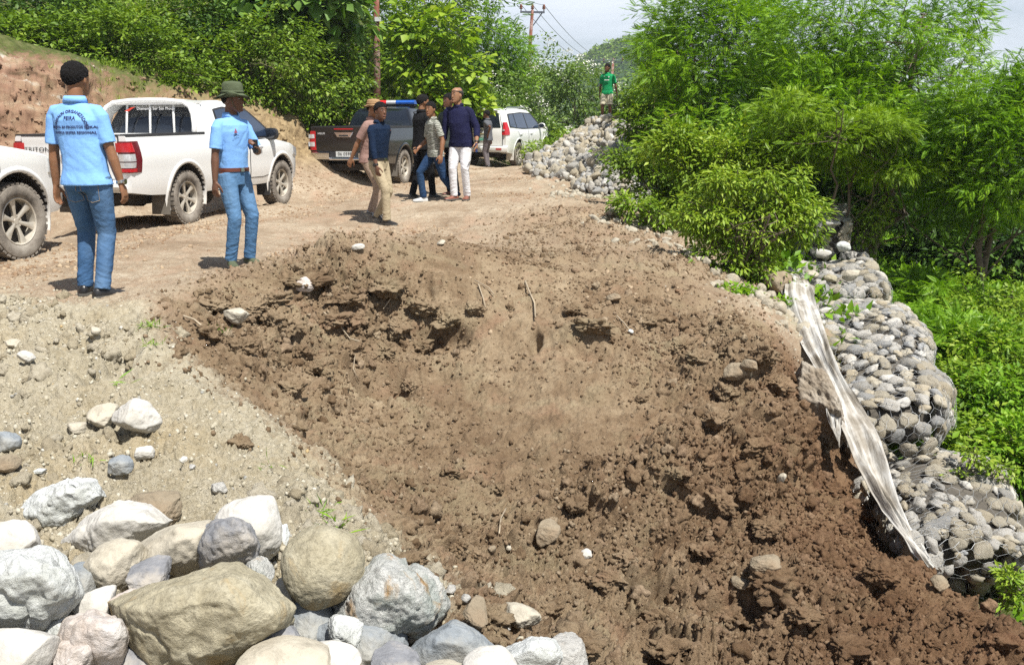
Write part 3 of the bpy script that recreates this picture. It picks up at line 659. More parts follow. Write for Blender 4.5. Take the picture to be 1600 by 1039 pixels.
c = damp(m, c); m.color(c); m.bump(m.noise(70, 8, .75, 'Position'), 1.0, .02); CLOD = m.m
SL = np.where((GV[:, 0] > -3.2) & (GV[:, 1] < 14), 1.0, .04)
NC = vn(GV[:, 0]*1.4, GV[:, 1]*1.4, 0, 500)*.5+.5
me = scatter(SL*zb*np.clip(zc-.25, 0, 1)**1.3*(NC**1.5+.08), 2600, .015, .07, 3, 'soil_clods', 2.6, rnd=.15, rough=.55, sink=.55, mats=[CLOD])
tag(mobj('soil_clods', me), 'loose brown clods of dug earth strewn over the slip', 'clods', kind='stuff')
me = scatter(SL*zb*np.clip(zc-.1, 0, 1)*(NC+.12), 46000, .004, .026, 1, 'soil_crumbs', 2.2, rnd=.1, rough=.4, nproto=14, mats=[CLOD])
tag(mobj('soil_crumbs', me), 'fine brown crumbs of earth between the larger clods', 'crumbs', kind='stuff')
m = Mt('grit', (.4, .35, .27), .9, spec=.2); ri_ = m.n('ShaderNodeNewGeometry').outputs['Random Per Island']
c = m.ramp(ri_, [(0, (.33, .295, .215)), (.4, (.39, .355, .27)), (.7, (.44, .41, .33)), (.93, (.29, .285, .26)), (.96, (.50, .48, .42)), (.985, (.40, .30, .16))], 'CONSTANT')
m.color(c); m.bump(m.noise(60, 6, .7, 'Position'), .6, .01); GRIT = m.m
gmask = zg*(1-zb)
me = scatter(gmask*(GV[:, 1] < 9)*(NC+.2), 20000, .003, .020, 1, 'gravel_stones', 4.0, rnd=.05, rough=.25, sink=.5, nproto=14, mats=[GRIT])
tag(mobj('gravel_stones', me), 'small loose stones over the pale gravel mound', 'gravel', kind='stuff')
m = Mt('pale earth', (.4, .35, .27), .95, spec=.1); ri_ = m.n('ShaderNodeNewGeometry').outputs['Random Per Island']
m.color(m.mix(m.ramp(m.noise(35, 6, .7, 'Position'), [(.35, .5), (.6, 0)]), m.ramp(ri_, [(0, (.34, .29, .20)), (.5, (.43, .385, .29)), (1, (.50, .46, .37))]), (.24, .20, .135))); m.bump(m.noise(60, 7, .75, 'Position'), 1, .02)
me = scatter(gmask*(GV[:, 1] < 8)*np.clip(NC-.25, 0, 1)**2, 1100, .015, .075, 3, 'gravel_lumps', 2.4, rnd=.1, rough=.5, sink=.7, mats=[m.m])
tag(mobj('gravel_lumps', me), 'crumbly pale earth lumps on the gravel mound', 'gravel', kind='stuff')
me = scatter(np.clip(GV[:, 2]-.25, 0, 1)*(GV[:, 0] < -3)*(1-np.clip(zgr*1.4, 0, 1))*(NC+.05), 900, .02, .11, 3, 'bank_lumps', 3.6, rnd=.05, rough=.5, sink=.8, mats=[SOIL]); zone_attr(me, 0).data.foreach_set('color', np.zeros(len(me.vertices)*4, np.float32))
tag(mobj('bank_lumps', me), 'broken lumps of earth and rock on the cut bank', 'rubble', kind='stuff')
wsh = np.zeros(len(GV))
for px, py, d, r_ in [(920,268,20,.9),(950,290,17,.8),(1000,350,13,.5),(1050,385,11.6,.35),(1100,415,10.7,.35),(1170,458,9.6,.35),(1225,485,9.1,.35)]:
    p = P(px, py, d); wsh += np.exp(-((GV[:, 0]-p.x)**2+(GV[:, 1]-p.y)**2)/r_**2)
me = scatter(wsh, 900, .02, .10, 3, 'shoulder_stones', 2.0, rnd=.2, rough=.12, sink=.5, mats=[SMALL[0]])
tag(mobj('shoulder_stones', me), 'small grey stones scattered along the road shoulder', 'stones', kind='stuff')
rmask = np.clip(1-zb-zg-zgr, 0, 1)*(GV[:, 2] < .6)
m = Mt('road lump', (.3, .2, .13), .95, spec=.12); ri_ = m.n('ShaderNodeNewGeometry').outputs['Random Per Island']
m.color(m.ramp(ri_, [(0, (.20, .125, .075)), (.5, (.30, .215, .14)), (.9, (.40, .31, .21))])); m.bump(m.noise(60, 6, .7, 'Position'), .8, .015); RLUMP = m.m
NR = np.clip(vn(GV[:, 0]*.9, GV[:, 1]*.5, 0, 510)*1.6-.1, .03, 1)
me = scatter(rmask*NR, 16000, .005, .040, 1, 'mud_lumps', 3.6, rnd=.1, rough=.4, mats=[RLUMP], sink=.6)
tag(mobj('mud_lumps', me), 'small dry mud lumps trodden into the dirt road', 'mud', kind='stuff')

BIG = []
for px, py, d, w, h, dp, sd_ in [(600,548,6.95,.42,.20,.42,1),(655,540,7.05,.28,.20,.34,2),(548,545,6.95,.24,.18,.3,3),(520,500,7.2,.4,.22,.34,4),(452,505,7.05,.34,.2,.3,5),(430,465,7.6,.4,.18,.3,6),(395,480,7.3,.3,.2,.3,7),
   (480,440,8.0,.5,.2,.35,8),(600,450,8.0,.5,.26,.4,9),(665,480,7.7,.34,.2,.34,10),(338,478,7.1,.4,.16,.28,11),(930,508,7.75,.4,.2,.32,12),(1010,500,7.7,.34,.2,.3,13),(1090,560,7.2,.36,.22,.3,14),(1190,555,7.3,.34,.24,.3,15),
   (1215,600,7.0,.3,.22,.3,16),(1230,690,6.4,.26,.2,.3,17),(1130,610,6.9,.3,.18,.25,18),(1200,900,5.1,.38,.24,.3,19),(1250,955,4.75,.26,.18,.24,20),(1370,890,5.35,.26,.16,.2,21),(1430,850,5.85,.26,.16,.22,22),(1490,900,5.6,.26,.16,.2,23),
   (1350,800,6.0,.24,.16,.2,24),(1290,760,6.1,.22,.16,.2,25),(950,900,5.1,.3,.14,.22,26),(1020,960,4.8,.26,.14,.2,27),(860,950,4.8,.22,.14,.2,28),(1100,860,5.3,.24,.14,.2,29),(1450,1000,4.7,.26,.16,.22,30),(1330,1010,4.6,.3,.16,.22,31),(900,480,7.9,.3,.16,.25,32),(380,690,4.3,.16,.12,.16,33),(700,735,5.7,.2,.1,.16,34),(470,545,7,.3,.2,.3,35),(430,500,7,.3,.22,.3,36),(560,500,7.6,.4,.24,.4,37),(620,510,7.6,.34,.22,.4,38),(700,500,7.8,.34,.2,.34,39),(540,470,7.8,.4,.2,.4,40),(740,480,8,.26,.14,.26,41),(380,540,6.6,.26,.18,.24,42),(460,600,6.6,.24,.16,.24,43),(500,575,7,.3,.18,.3,44),(330,520,6.4,.24,.16,.22,45),(640,600,7.2,.2,.12,.2,46),(1060,540,7.4,.3,.2,.3,47),(1120,650,6.6,.26,.18,.26,48),(1180,700,6.2,.28,.2,.26,49),(1000,620,6.9,.16,.1,.16,50),(1120,780,5.8,.26,.16,.2,51),(1200,820,5.6,.28,.18,.22,52),(1060,740,6,.2,.12,.2,53),(900,780,5.6,.2,.12,.2,54),(780,760,5.6,.16,.1,.16,55),(720,850,5.1,.22,.14,.2,56),(980,870,5.2,.26,.16,.22,57),(1140,960,4.8,.3,.2,.26,58),(1050,1010,4.6,.3,.18,.24,59),(1500,960,5,.26,.18,.22,60),(1560,1000,4.8,.26,.18,.2,61),(1420,940,5.1,.2,.14,.2,62),(1280,860,5.4,.24,.16,.2,63),(760,960,4.7,.22,.14,.2,64),(640,870,4.9,.2,.12,.18,65),(900,1000,4.6,.2,.14,.18,66)]:
    p = hit(px, py); v, f = rock_v(5, 700+sd_, 9, .12, .42)
    v = v/np.abs(v).max(0)*np.array([w/2, dp/2, h/2]); r_ = 1
    v = v*(1+.16*fbm(v[:, 0]*9+sd_, v[:, 1]*9, v[:, 2]*9, 1, 4, 800)[:, None]-.2*np.abs(fbm(v[:, 0]*16+sd_, v[:, 1]*16, v[:, 2]*16, 1, 4, 801))[:, None])
    BIG.append((v + np.array(p) + np.array([0, -.03, .0]), f))
Vb = np.vstack([b[0] for b in BIG]); off = np.cumsum([0]+[len(b[0]) for b in BIG])[:-1]
me = mesh_np('earth_lumps', Vb, np.vstack([b[1]+o for b, o in zip(BIG, off)]), True, [SOIL]); ca = me.color_attributes.new('zone', 'FLOAT_COLOR', 'POINT')
zz = np.zeros((len(Vb), 4), np.float32); zz[:, 0] = 1; zz[:, 2] = 1; ca.data.foreach_set('color', zz.ravel())
tag(mobj('earth_lumps', me), 'large cohesive lumps of dug earth jutting out of the slip', 'clods', kind='stuff')
# ================================================================ WIRE BASKETS OF STONE
WIRE = plain('galvanised wire', (.42, .43, .43), .45, .6, .2)
CORE = plain('gap shade filler', (.085, .075, .06), .95, 0, .3, 14, .8)  # dark colour stands in for shade in the gaps between basket stones
PROTO = []
for k in range(10):
    v, f = rock_v(3, 400+k, 8, .02+.05*(k % 5), .16); v = v/np.abs(v).max(0); PROTO.append((v, f))
PM = {}
def stone_mesh(k, mi, nm='stone'):
    if (k, mi, nm) not in PM: PM[(k, mi, nm)] = mesh_np(nm, PROTO[k][0], PROTO[k][1], True, [SMALL[mi]])
    return PM[(k, mi, nm)]
FACES = {'top': (2, 1), 'bottom': (2, -1), 'front': (1, -1), 'back': (1, 1), 'left': (0, -1), 'right': (0, 1)}
def basket(label, corners, ssz, seed, faces=('top', 'front', 'left', 'right'), rnd=6, netsz=.085, parts=100, flatk=.62, netgap=0.0, thin=1.0, lump=.05):
    """corners: 8 points, index = x + 2*y + 4*z with x left->right, y near->far, z bottom->top"""
    C = np.array([list(c) for c in corners]).reshape(2, 2, 2, 3)   # z,y,x
    rs = np.random.RandomState(seed)
    org = Vector(C.mean((0, 1, 2)))
    def G(p):
        p = np.asarray(p, float); mxp = np.abs(p).max(-1, keepdims=True); q = p*mxp/((np.abs(p)**rnd).sum(-1, keepdims=True)**(1/rnd))
        t = (q+1)/2; x, y, z = t[..., 0:1], t[..., 1:2], t[..., 2:3]
        o = 0
        for a in (0, 1):
            for b in (0, 1):
                for c in (0, 1): o = o + C[a, b, c]*(z if a else 1-z)*(y if b else 1-y)*(x if c else 1-x)
        o = o + lump*np.stack([vn(o[..., 0]*2.2+seed, o[..., 1]*2.2, o[..., 2]*2.2+k*9) for k in range(3)], -1)
        return o
    def fp(face, a, b):
        ax_, sg = FACES[face]; oth = [i for i in range(3) if i != ax_]
        p = np.zeros(np.shape(a)+(3,)); p[..., ax_] = sg; p[..., oth[0]] = a; p[..., oth[1]] = b; return p
    root = empty('wire_basket', org, 0, label, 'gabion', 'wire baskets of stone in the retaining wall')
    # inner filler box, shade of the gaps put into its dark colour
    g = np.linspace(-1, 1, 15); aa, bb = np.meshgrid(g, g); Vs, Fs, o = [], [], 0
    for fc in FACES:
        p = G(fp(fc, aa, bb)); cn = C.mean((0, 1, 2)); p = cn+(p-cn)*.84; p = p.reshape(-1, 3); Vs.append(p)
        i = np.arange(14)[:, None]*15; j = np.arange(14)[None]; Fs.append(np.stack([i+j, i+j+1, i+j+16, i+j+15], -1).reshape(-1, 4)+o); o += 225
    me = mesh_np('shade_core', np.vstack(Vs)-np.array(org), np.vstack(Fs), True, [CORE]); mobj('shade_core', me, root)
    st = []
    for fc in faces:
        ax_, sg = FACES[fc]
        e = G(fp(fc, np.array([-1., 1, -1, 1]), np.array([-1., -1, 1, 1])))
        la = (np.linalg.norm(e[1]-e[0])+np.linalg.norm(e[3]-e[2]))/2; lb = (np.linalg.norm(e[2]-e[0])+np.linalg.norm(e[3]-e[1]))/2
        na, nb = max(2, int(la/ssz)), max(2, int(lb/(ssz*.8)))
        for i in range(na):
            for j in range(nb):
                a = -1+2*(i+.5+(.5 if j % 2 else 0)*.9+(rs.rand()-.5)*.5)/na; b = -1+2*(j+.5+(rs.rand()-.5)*.4)/nb
                a = min(a, .98)
                p = fp(fc, np.array(a), np.array(b)); q = G(p); qi = C.mean((0, 1, 2))
                pa, pb = G(fp(fc, np.array(a+.02), np.array(b))), G(fp(fc, np.array(a), np.array(b+.02)))
                n = np.cross(pa-q, pb-q); n /= np.linalg.norm(n)+1e-9
                if np.dot(n, q-qi) < 0: n = -n
                s = ssz*(.50+.32*rs.rand()**1.5)
                st.append((q-n*s*(.10+.35*rs.rand()), n, s, rs.randint(10), rs.randint(5) if rs.rand() < .6 else [0, 2, 0, 2, 1][rs.randint(5)]))
                if rs.rand() < .55:   # chinking stones between
                    off = np.array([rs.rand()-.5, rs.rand()-.5, rs.rand()-.5])*ssz*.9; st.append((q+off-n*np.dot(off, n)-n*.02, n, ssz*.27, rs.randint(10), rs.randint(5)))
    def R_of(n, ang):
        z = Vector(n); qn = z.to_track_quat('Z', 'Y').to_matrix() @ Matrix.Rotation(ang, 3, 'Z'); return qn
    def score(t):
        x, y, f = project(np.array([t[0]])); vis = np.dot(np.array([0, 0, CZ])-t[0], t[1]) > 0
        return t[2]/f[0]*(1 if vis else .01)
    st.sort(key=score, reverse=True)
    bulk = {}
    for i, (p, n, s, k, mi) in enumerate(st):
        M3 = R_of(n, rs.rand()*6.28) @ Matrix.Rotation((rs.rand()-.5)*.6, 3, 'X')
        sc3 = (s*(1+.35*(rs.rand()-.3)), s*(.95-.25*rs.rand()), s*flatk*(.8+.4*rs.rand()))
        if i < parts:
            o = bpy.data.objects.new('stone', stone_mesh(k, mi)); o.matrix_world = Matrix.Translation(Vector(p)-org) @ M3.to_4x4() @ Matrix.Diagonal((*sc3, 1))
            link(o, root)
        else:
            v, f = PROTO[k]; vv = (v*np.array(sc3)) @ np.array(M3).T + p - np.array(org); bulk.setdefault(mi, []).append((vv, f))
    if bulk:
        Vs, Fs, mi_, o = [], [], [], 0
        for mi, lst in bulk.items():
            for vv, f in lst: Vs.append(vv); Fs.append(f+o); mi_ += [mi]*len(f); o += len(vv)
        me = mesh_np('stones', np.vstack(Vs), np.vstack(Fs), True, SMALL, mi_); tag(mobj('stones', me, root), kind='stuff')
    # hexagonal wire net
    VT, FT, o = [], [], 0
    for fc in faces:
        e = G(fp(fc, np.array([-1., 1, -1, 1]), np.array([-1., -1, 1, 1])))
        la = (np.linalg.norm(e[1]-e[0])+np.linalg.norm(e[3]-e[2]))/2; lb = (np.linalg.norm(e[2]-e[0])+np.linalg.norm(e[3]-e[1]))/2
        hx = netsz; hy = netsz*.9; segs = []
        nx_, ny_ = int(la/hx)+1, int(lb/(hy*.75*2))+1
        for i in range(nx_):
            for j in range(ny_*2):
                ox = hx*(i+(.5 if j % 2 else 0)); oy = hy*.75*j
                pts = [(ox, oy), (ox, oy+hy*.4), (ox+hx/2, oy+hy*.75), (ox-hx/2, oy+hy*.75)]
                segs += [(pts[0], pts[1], 1.7), (pts[1], pts[2], 1), (pts[1], pts[3], 1)]
        S = np.array([[s[0], s[1]] for s in segs]); wd = np.array([s[2] for s in segs])
        ab = S/np.array([la, lb])*2-1; ok = (np.abs(ab) <= 1.0).all((1, 2)); ab = ab[ok]; wd = wd[ok]
        if thin < 1: kk = rs.rand(len(ab)) < thin; ab = ab[kk]; wd = wd[kk]
        if not len(ab): continue
        cn = C.mean((0, 1, 2)); p0 = G(fp(fc, ab[:, 0, 0], ab[:, 0, 1])); p1 = G(fp(fc, ab[:, 1, 0], ab[:, 1, 1]))
        def outw(p):
            d_ = (p-cn); d_ /= np.linalg.norm(d_, axis=1, keepdims=True)
            return p + d_*(ssz*.20+netgap+.015*vn(p[:, 0]*6, p[:, 1]*6, p[:, 2]*6, 3)[:, None])
        p0, p1 = outw(p0), outw(p1); t = p1-p0; t /= np.linalg.norm(t, axis=1, keepdims=True)+1e-9
        u = np.cross(t, [0.3, .2, .93]); u /= np.linalg.norm(u, axis=1, keepdims=True)+1e-9; v = np.cross(t, u)
        r = .0013*wd[:, None]
        rg = []
        for pp in (p0, p1):
            for k in range(3): rg.append(pp+(u*math.cos(k*2.094)+v*math.sin(k*2.094))*r)
        vv = np.stack(rg, 1); nn = len(vv); VT.append(vv.reshape(-1, 3)-np.array(org))
        bb_ = (np.arange(nn)*6)[:, None]+o; FT.append(np.concatenate([bb_+np.array([[k, (k+1) % 3, 3+(k+1) % 3, 3+k]]) for k in range(3)])); o += nn*6
    me = mesh_np('wire_mesh', np.vstack(VT), np.vstack(FT), True, [WIRE]); mobj('wire_mesh', me, root)
    return root
def C8(nl, nr, fl, fr, h, lean=(0, 0)):
    """top corners given (near-left, near-right, far-left, far-right) as points, height below them"""
    dn = Vector((lean[0], lean[1], -h)); return [nl+dn, nr+dn, fl+dn, fr+dn, nl, nr, fl, fr]
basket('big bulging stone basket in the middle of the wall, above the lowest lit one', C8(P(1318,640,7.25), P(1512,632,7.25), P(1262,452,10.7), P(1418,446,10.9), .62, (.05, .12)), .135, 1, rnd=4.5, lump=.09)
basket('lowest sagging stone basket at the right edge of the photo, lit on top', C8(P(1400,842,6.0), P(1640,852,5.9), P(1352,700,7.5), P(1565,700,7.7), .42, (.05, .10)), .125, 2, rnd=4, lump=.20)
basket('squashed dark stone basket underneath the lowest lit one', C8(P(1450,868,6.35), P(1640,880,6.2), P(1400,760,7.4), P(1620,770,7.4), .5, (.1, .1)), .15, 3, faces=('front', 'left'), parts=40)
basket('flat stone basket just behind the big bulging one with loose stones on its front edge', C8(P(1236,452,11.0), P(1400,446,11.0), P(1246,405,13.0), P(1362,404,13.0), .7), .17, 4, rnd=9, netsz=.1)
basket('square stone basket standing highest in the wall behind the lime green shrub', C8(P(1255,345,13.2), P(1331,341,13.2), P(1250,318,15.2), P(1322,319,15.2), .75), .165, 5, rnd=12, netsz=.11, flatk=.5)
basket('small low dark stone basket at the right corner of the square one', C8(P(1315,398,13.2), P(1360,404,13.0), P(1312,385,14.2), P(1352,388,14.2), .35), .11, 6, rnd=7, netsz=.1, parts=40)
basket('stone basket half hidden in shrubs below the roadside rock pile', C8(P(1135,300,17.0), P(1235,308,16.5), P(1130,275,20), P(1215,280,20), .9), .2, 7, rnd=9, netsz=.13, parts=60, faces=('top', 'front', 'left'))
# big stones lying on the ledge
for i, (px, py, d, w_, h_, mt) in enumerate([(1284,396,12.6,30,15,'pale'),(1318,385,12.7,24,18,'white'),(1300,350,13.1,26,8,'pale'),(1268,428,11.4,24,15,'tan'),(1298,436,11.2,24,14,'olive'),(1330,430,11.2,28,20,'tan'),(1247,432,11.3,14,12,'muddy'),(1248,590,6.9,6,5,'white')][:7]):
    v, f = rock_v(4, 620+i, 8, .5, .08); v = v/np.abs(v).max(0); s = d*1.02/FPX; v = v*np.array([w_*s/2, w_*s*.35, h_*s/2])
    tag(mobj('rock', mesh_np('rock', v, f, True, [RM[mt]]), loc=P(px, py, d)), ['broad pale stone wedged under the square basket','white stone under the right corner of the square basket','long pale slab near the top of the square basket front','rounded tan stone at the left of the ledge edge','olive stone second from the left on the ledge edge','large tan stone right of the olive one on the ledge edge','brown stone at the left tip of the ledge beside the white cloth'][i], 'rock')
# ---------------------------------------------------------------- geotextile
CL = Mt('geotextile', (.6, .6, .57), .75, spec=.2)
at = CL.n('ShaderNodeAttribute', attribute_name='weave'); nz_ = CL.n('ShaderNodeTexNoise'); mp_ = CL.n('ShaderNodeMapping'); mp_.inputs['Scale'].default_value = (4.5, 1.1, 1)
CL.L(at.outputs['Vector'], mp_.inputs['Vector']); CL.L(mp_.outputs['Vector'], nz_.inputs['Vector']); nz_.inputs['Scale'].default_value = 1; nz_.inputs['Detail'].default_value = 7; CLN = nz_.outputs['Fac']
c = CL.ramp(CL.mix(.5, CL.noise(3, 7, .65, 'Position'), CLN), [(.36, (.14, .12, .09)), (.46, (.30, .275, .235)), (.54, (.46, .45, .42)), (.66, (.58, .58, .56))]); CL.color(c)
CL.bump(CLN, 1.0, .05)
def ribbon(name, label, rows, seed, folds=3, amp=.035, ny=90, nx=26, parent=None, mat=None):
    """rows: (left point, right point) pairs"""
    rs_ = np.linspace(0, len(rows)-1, ny); L_ = np.array([list(r[0]) for r in rows]); R_ = np.array([list(r[1]) for r in rows]); ii = np.arange(len(rows))
    l = np.stack([np.interp(rs_, ii, L_[:, k]) for k in range(3)], -1); r = np.stack([np.interp(rs_, ii, R_[:, k]) for k in range(3)], -1)
    for _ in range(6): l[1:-1] = (l[:-2]+l[1:-1]+l[2:])/3; r[1:-1] = (r[:-2]+r[1:-1]+r[2:])/3
    t = np.linspace(0, 1, nx)[None, :, None]; g = l[:, None]*(1-t)+r[:, None]*t
    du = np.gradient(g, axis=0); dv = np.gradient(g, axis=1); n = np.cross(du, dv); n /= np.linalg.norm(n, axis=-1, keepdims=True)+1e-9
    tt = np.linspace(0, 1, nx)[None]; ss = np.linspace(0, 1, ny)[:, None]
    f = amp*(1.5*fbm(tt*2.2+0*ss, ss*5+0*tt, seed, 1, 4, 9)+.7*np.sin(tt*folds*6.28+3*vn(ss*4+0*tt, 0*tt+ss*0, seed, 1)+seed)*(.4+.6*vn(ss*6+0*tt, tt*2+0*ss, seed+2, 2)) + .8*fbm(ss*9+0*tt, tt*5+0*ss, seed, 1, 4, 3))
    g = g+n*f[..., None]
    v = g.reshape(-1, 3); i = np.arange(ny-1)[:, None]*nx; j = np.arange(nx-1)[None]; q = np.stack([i+j, i+j+1, i+j+nx+1, i+j+nx], -1).reshape(-1, 4)
    v2 = v-n.reshape(-1, 3)*.004; b = len(v)
    ed = np.concatenate([np.arange(nx), np.arange(nx-1, nx*ny, nx)[1:], np.arange(nx*ny-1, nx*(ny-1)-1, -1)[1:], np.arange(nx*(ny-1), -1, -nx)[1:]])
    rim = np.stack([ed[:-1], ed[1:], ed[1:]+b, ed[:-1]+b], -1)
    me = mesh_np(name, np.vstack([v, v2]), np.vstack([q, q[:, ::-1]+b, rim]), True, [mat or CL.m])
    wa = me.attributes.new('weave', 'FLOAT_VECTOR', 'POINT'); st_ = np.zeros((ny, nx, 3), np.float32); st_[..., 0] = tt; st_[..., 1] = ss*ny/20; st_ = st_.reshape(-1, 3); wa.data.foreach_set('vector', np.vstack([st_, st_]).ravel())
    o = mobj(name, me, parent); return tag(o, label, 'cloth') if label else o
g1 = ribbon('geotextile_sheet', 'long torn whitish geotextile hanging down beside the wire baskets', [
   (P(1232,416,10.9), P(1262,440,10.6)), (P(1224,458,10.0), P(1272,466,9.8)), (P(1236,500,9.0), P(1284,505,9.0)), (P(1256,542,8.4), P(1299,552,8.3)), (P(1284,590,7.7), P(1316,596,7.7)),
   (P(1302,640,7.15), P(1348,640,7.3)), (P(1324,690,6.85), P(1374,692,6.9)), (P(1346,745,6.55), P(1394,750,6.6)), (P(1376,790,6.35), P(1412,800,6.3)), (P(1398,826,6.1), P(1436,838,6.1)), (P(1428,858,5.95), P(1462,872,5.95)), (P(1450,885,5.9), P(1478,890,5.9))], 1, amp=.055)
ribbon('geotextile_scrap', 'creased white geotextile scrap folded at the top end of the torn sheet', [(P(1228,418,10.7), P(1256,430,10.8)), (P(1222,455,10.2), P(1246,470,10.2)), (P(1234,485,9.4), P(1262,500,9.2)), (P(1258,520,8.8), P(1280,530,8.7))], 2, folds=2, amp=.03, ny=50)
ribbon('geotextile_flap', 'short ragged white geotextile flap draped over the pale earth block', [(P(1282,574,7.35), P(1300,582,7.4)), (P(1284,600,7.2), P(1310,612,7.2)), (P(1290,640,7.05), P(1316,660,7.0)), (P(1304,680,6.95), P(1312,700,6.9))], 3, folds=2, amp=.02, ny=40)
v, f = rock_v(6, 777, 9, .35, .12); v = v/np.abs(v).max(0)*np.array([.24, .34, .44]); v = v @ np.array(Euler((.1, -.35, .2)).to_matrix()).T
tag(mobj('earth_block', mesh_np('earth_block', v, f, True, [rock_mat('caked pale mud', [(.17, .13, .09), (.26, .215, .16), (.36, .32, .26), (.46, .44, .39)], 3.5, bump=.9, dirt=(.24, .20, .16))]), loc=P(1282,640,7.35)), 'pale caked earth block between the slip and the torn geotextile', 'earth block')
# ---------------------------------------------------------------- rock pile by the road
rs = np.random.RandomState(31); top = P(948,192,26)
pl_out = [(850,248,24.5),(860,262,20),(905,270,17.5),(950,285,16),(985,300,15.5),(1010,250,19)]
PX0, PX1 = P(846,250,25), P(1020,230,22)
cand = []
def pile_z(x, y):
    # ridge from the car towards the right, rising to the boy's spot and falling to the slope
    o = 0
    for (px, py, d, r) in [(950,188,26,1.5),(985,196,24.5,1.4),(918,210,25,1.3),(1005,207,23,1.1),(880,236,24,1.1),(928,238,22,1.2),(970,240,20,1.2),(965,268,17.5,.7),(855,250,25,.8),(1000,236,20.5,.8)]:
        c_ = P(px, py, d); h = c_.z - bz1(c_.x, c_.y); q_ = 1-np.hypot(x-c_.x, y-c_.y)/(r*1.25); o = np.maximum(o, h*np.clip(q_*1.25, 0, 1)**.95)
    return o
xs = rs.uniform(.4, 4.6, 16000); ys = rs.uniform(15, 27.5, 16000); h_ = pile_z(xs, ys); gzz = base_z(xs, ys)
sel = []
for x, y, h, g0 in zip(xs, ys, h_, gzz):
    if h < .04: continue
    s = .065+.10*rs.rand()**1.8
    if y < 19: s *= .8
    ok = all((x-a)**2+(y-b)**2 > ((s+s2)*.60)**2 for a, b, s2 in [(t[0], t[1], t[3]) for t in sel[-900:]])
    if ok: sel.append((x, y, g0+h, s))
# visibility order: larger in the photo first
sel.sort(key=lambda t: -t[3]/t[1]); print('pile rocks', len(sel))
PL = 'weathered grey and buff rock among many in the heap by the road'
bulk = []
for i, (x, y, z, s) in enumerate(sel):
    k = rs.randint(10); mi = [0, 1, 4, 0, 3, 2, 1, 1, 4, 0][rs.randint(10)]
    M3 = Euler((rs.rand()*6, rs.rand()*6, rs.rand()*6)).to_matrix(); sc3 = np.array([s*1.15, s, s*.8])
    if i < 285:
        o = bpy.data.objects.new('rock', stone_mesh(k, mi, 'rock')); o.matrix_world = Matrix.Translation((x, y, z+s*.25)) @ M3.to_4x4() @ Matrix.Diagonal((*sc3, 1)); link(o); tag(o, PL, 'rock', 'rocks heaped beside the road')
    else: bulk.append((x, y, z, sc3, k, mi, M3))
Vs, Fs, mi_, o_ = [], [], [], 0
for x, y, z, sc3, k, mi, M3 in bulk:
    v, f = PROTO[k]; Vs.append((v*sc3) @ np.array(M3).T+np.array([x, y, z])); Fs.append(f+o_); mi_ += [mi]*len(f); o_ += len(v)
# packing below them
for j in range(500):
    x, y = rs.uniform(.6, 4.4), rs.uniform(15.5, 27.3); h = float(pile_z(np.array([x]), np.array([y]))[0])
    if h < .12: continue
    v, f = PROTO[rs.randint(10)]; s = .22; Vs.append(v*s+np.array([x, y, bz1(x, y)+h-.2])); Fs.append(f+o_); mi_ += [1]*len(f); o_ += len(v)
me = mesh_np('rubble', np.vstack(Vs), np.vstack(Fs), True, SMALL, mi_); tag(mobj('rubble', me), 'small packing rubble filling the roadside rock heap', 'rubble', kind='stuff')
# ================================================================ VEHICLES
def paint(name, base, dust=(.42, .34, .24), amt=.55, rough=.28):
    m = Mt(name, base, rough, spec=.5); m.b.inputs['Coat Weight'].default_value = .6; m.b.inputs['Coat Roughness'].default_value = .12
    sep = m.n('ShaderNodeSeparateXYZ'); m.L(m.coord('Object'), sep.inputs[0])
    low = m.math('SUBTRACT', 1.02, m.math('MULTIPLY', sep.outputs[2], 1.25), True)      # road dust on the lower body
    f = m.math('MULTIPLY', m.math('POWER', low, 1.6), m.math('ADD', .35, m.math('MULTIPLY', m.noise(2.5, 7, .65), 1.1)), True)
    f2 = m.math('ADD', m.math('MULTIPLY', f, amt*1.6), m.math('MULTIPLY', m.noise(9, 6, .7), .11*amt), True)
    m.color(m.mix(f2, base, dust)); m.rough(m.ramp(f2, [(0, rough), (.6, .8)])); return m.m
WHITE = paint('white paint', (.74, .75, .74)); BLACK = paint('black paint', (.006, .007, .009), (.16, .13, .10), .07, .16); NAVY = BLACK
def glassy(name, base, rough=.06): return plain(name, base, rough, 0, .1, 3, 0, .8)
GLASS = glassy('tinted glass', (.012, .016, .024)); GLASSB = glassy('blue tinted glass', (.02, .035, .07))
TRIM = plain('black plastic trim', (.025, .025, .027), .6, 0, .2); CHROME = plain('chrome', (.62, .62, .63), .16, 1, .05); UNDER = plain('underbody', (.03, .026, .022), .95, 0, .3)
REDL = plain('red lens', (.42, .012, .018), .15, 0, .1, spec=.7); REDD = plain('dark red lens', (.12, .01, .015), .15, 0, .1, spec=.7); CLEAR = plain('clear lens', (.55, .56, .57), .12, .3, .15, 30, spec=.8)
DRUBBER = Mt('dusty tyre rubber', (.15, .135, .115), .92, spec=.15); DRUBBER.color(DRUBBER.ramp(DRUBBER.noise(5, 7, .7), [(.33, (.10, .088, .075)), (.5, (.22, .195, .165)), (.7, (.31, .285, .245))])); DRUBBER.bump(DRUBBER.noise(40, 5), .4, .01); DRUBBER = DRUBBER.m
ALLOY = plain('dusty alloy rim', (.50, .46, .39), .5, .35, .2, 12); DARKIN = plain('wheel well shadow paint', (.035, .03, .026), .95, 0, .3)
LETTER = plain('black lettering', (.03, .03, .03), .5, 0, 0); LETW = plain('white lettering', (.7, .7, .7), .5, 0, 0); BLUETXT = plain('navy print', (.02, .03, .11), .8, 0, 0)
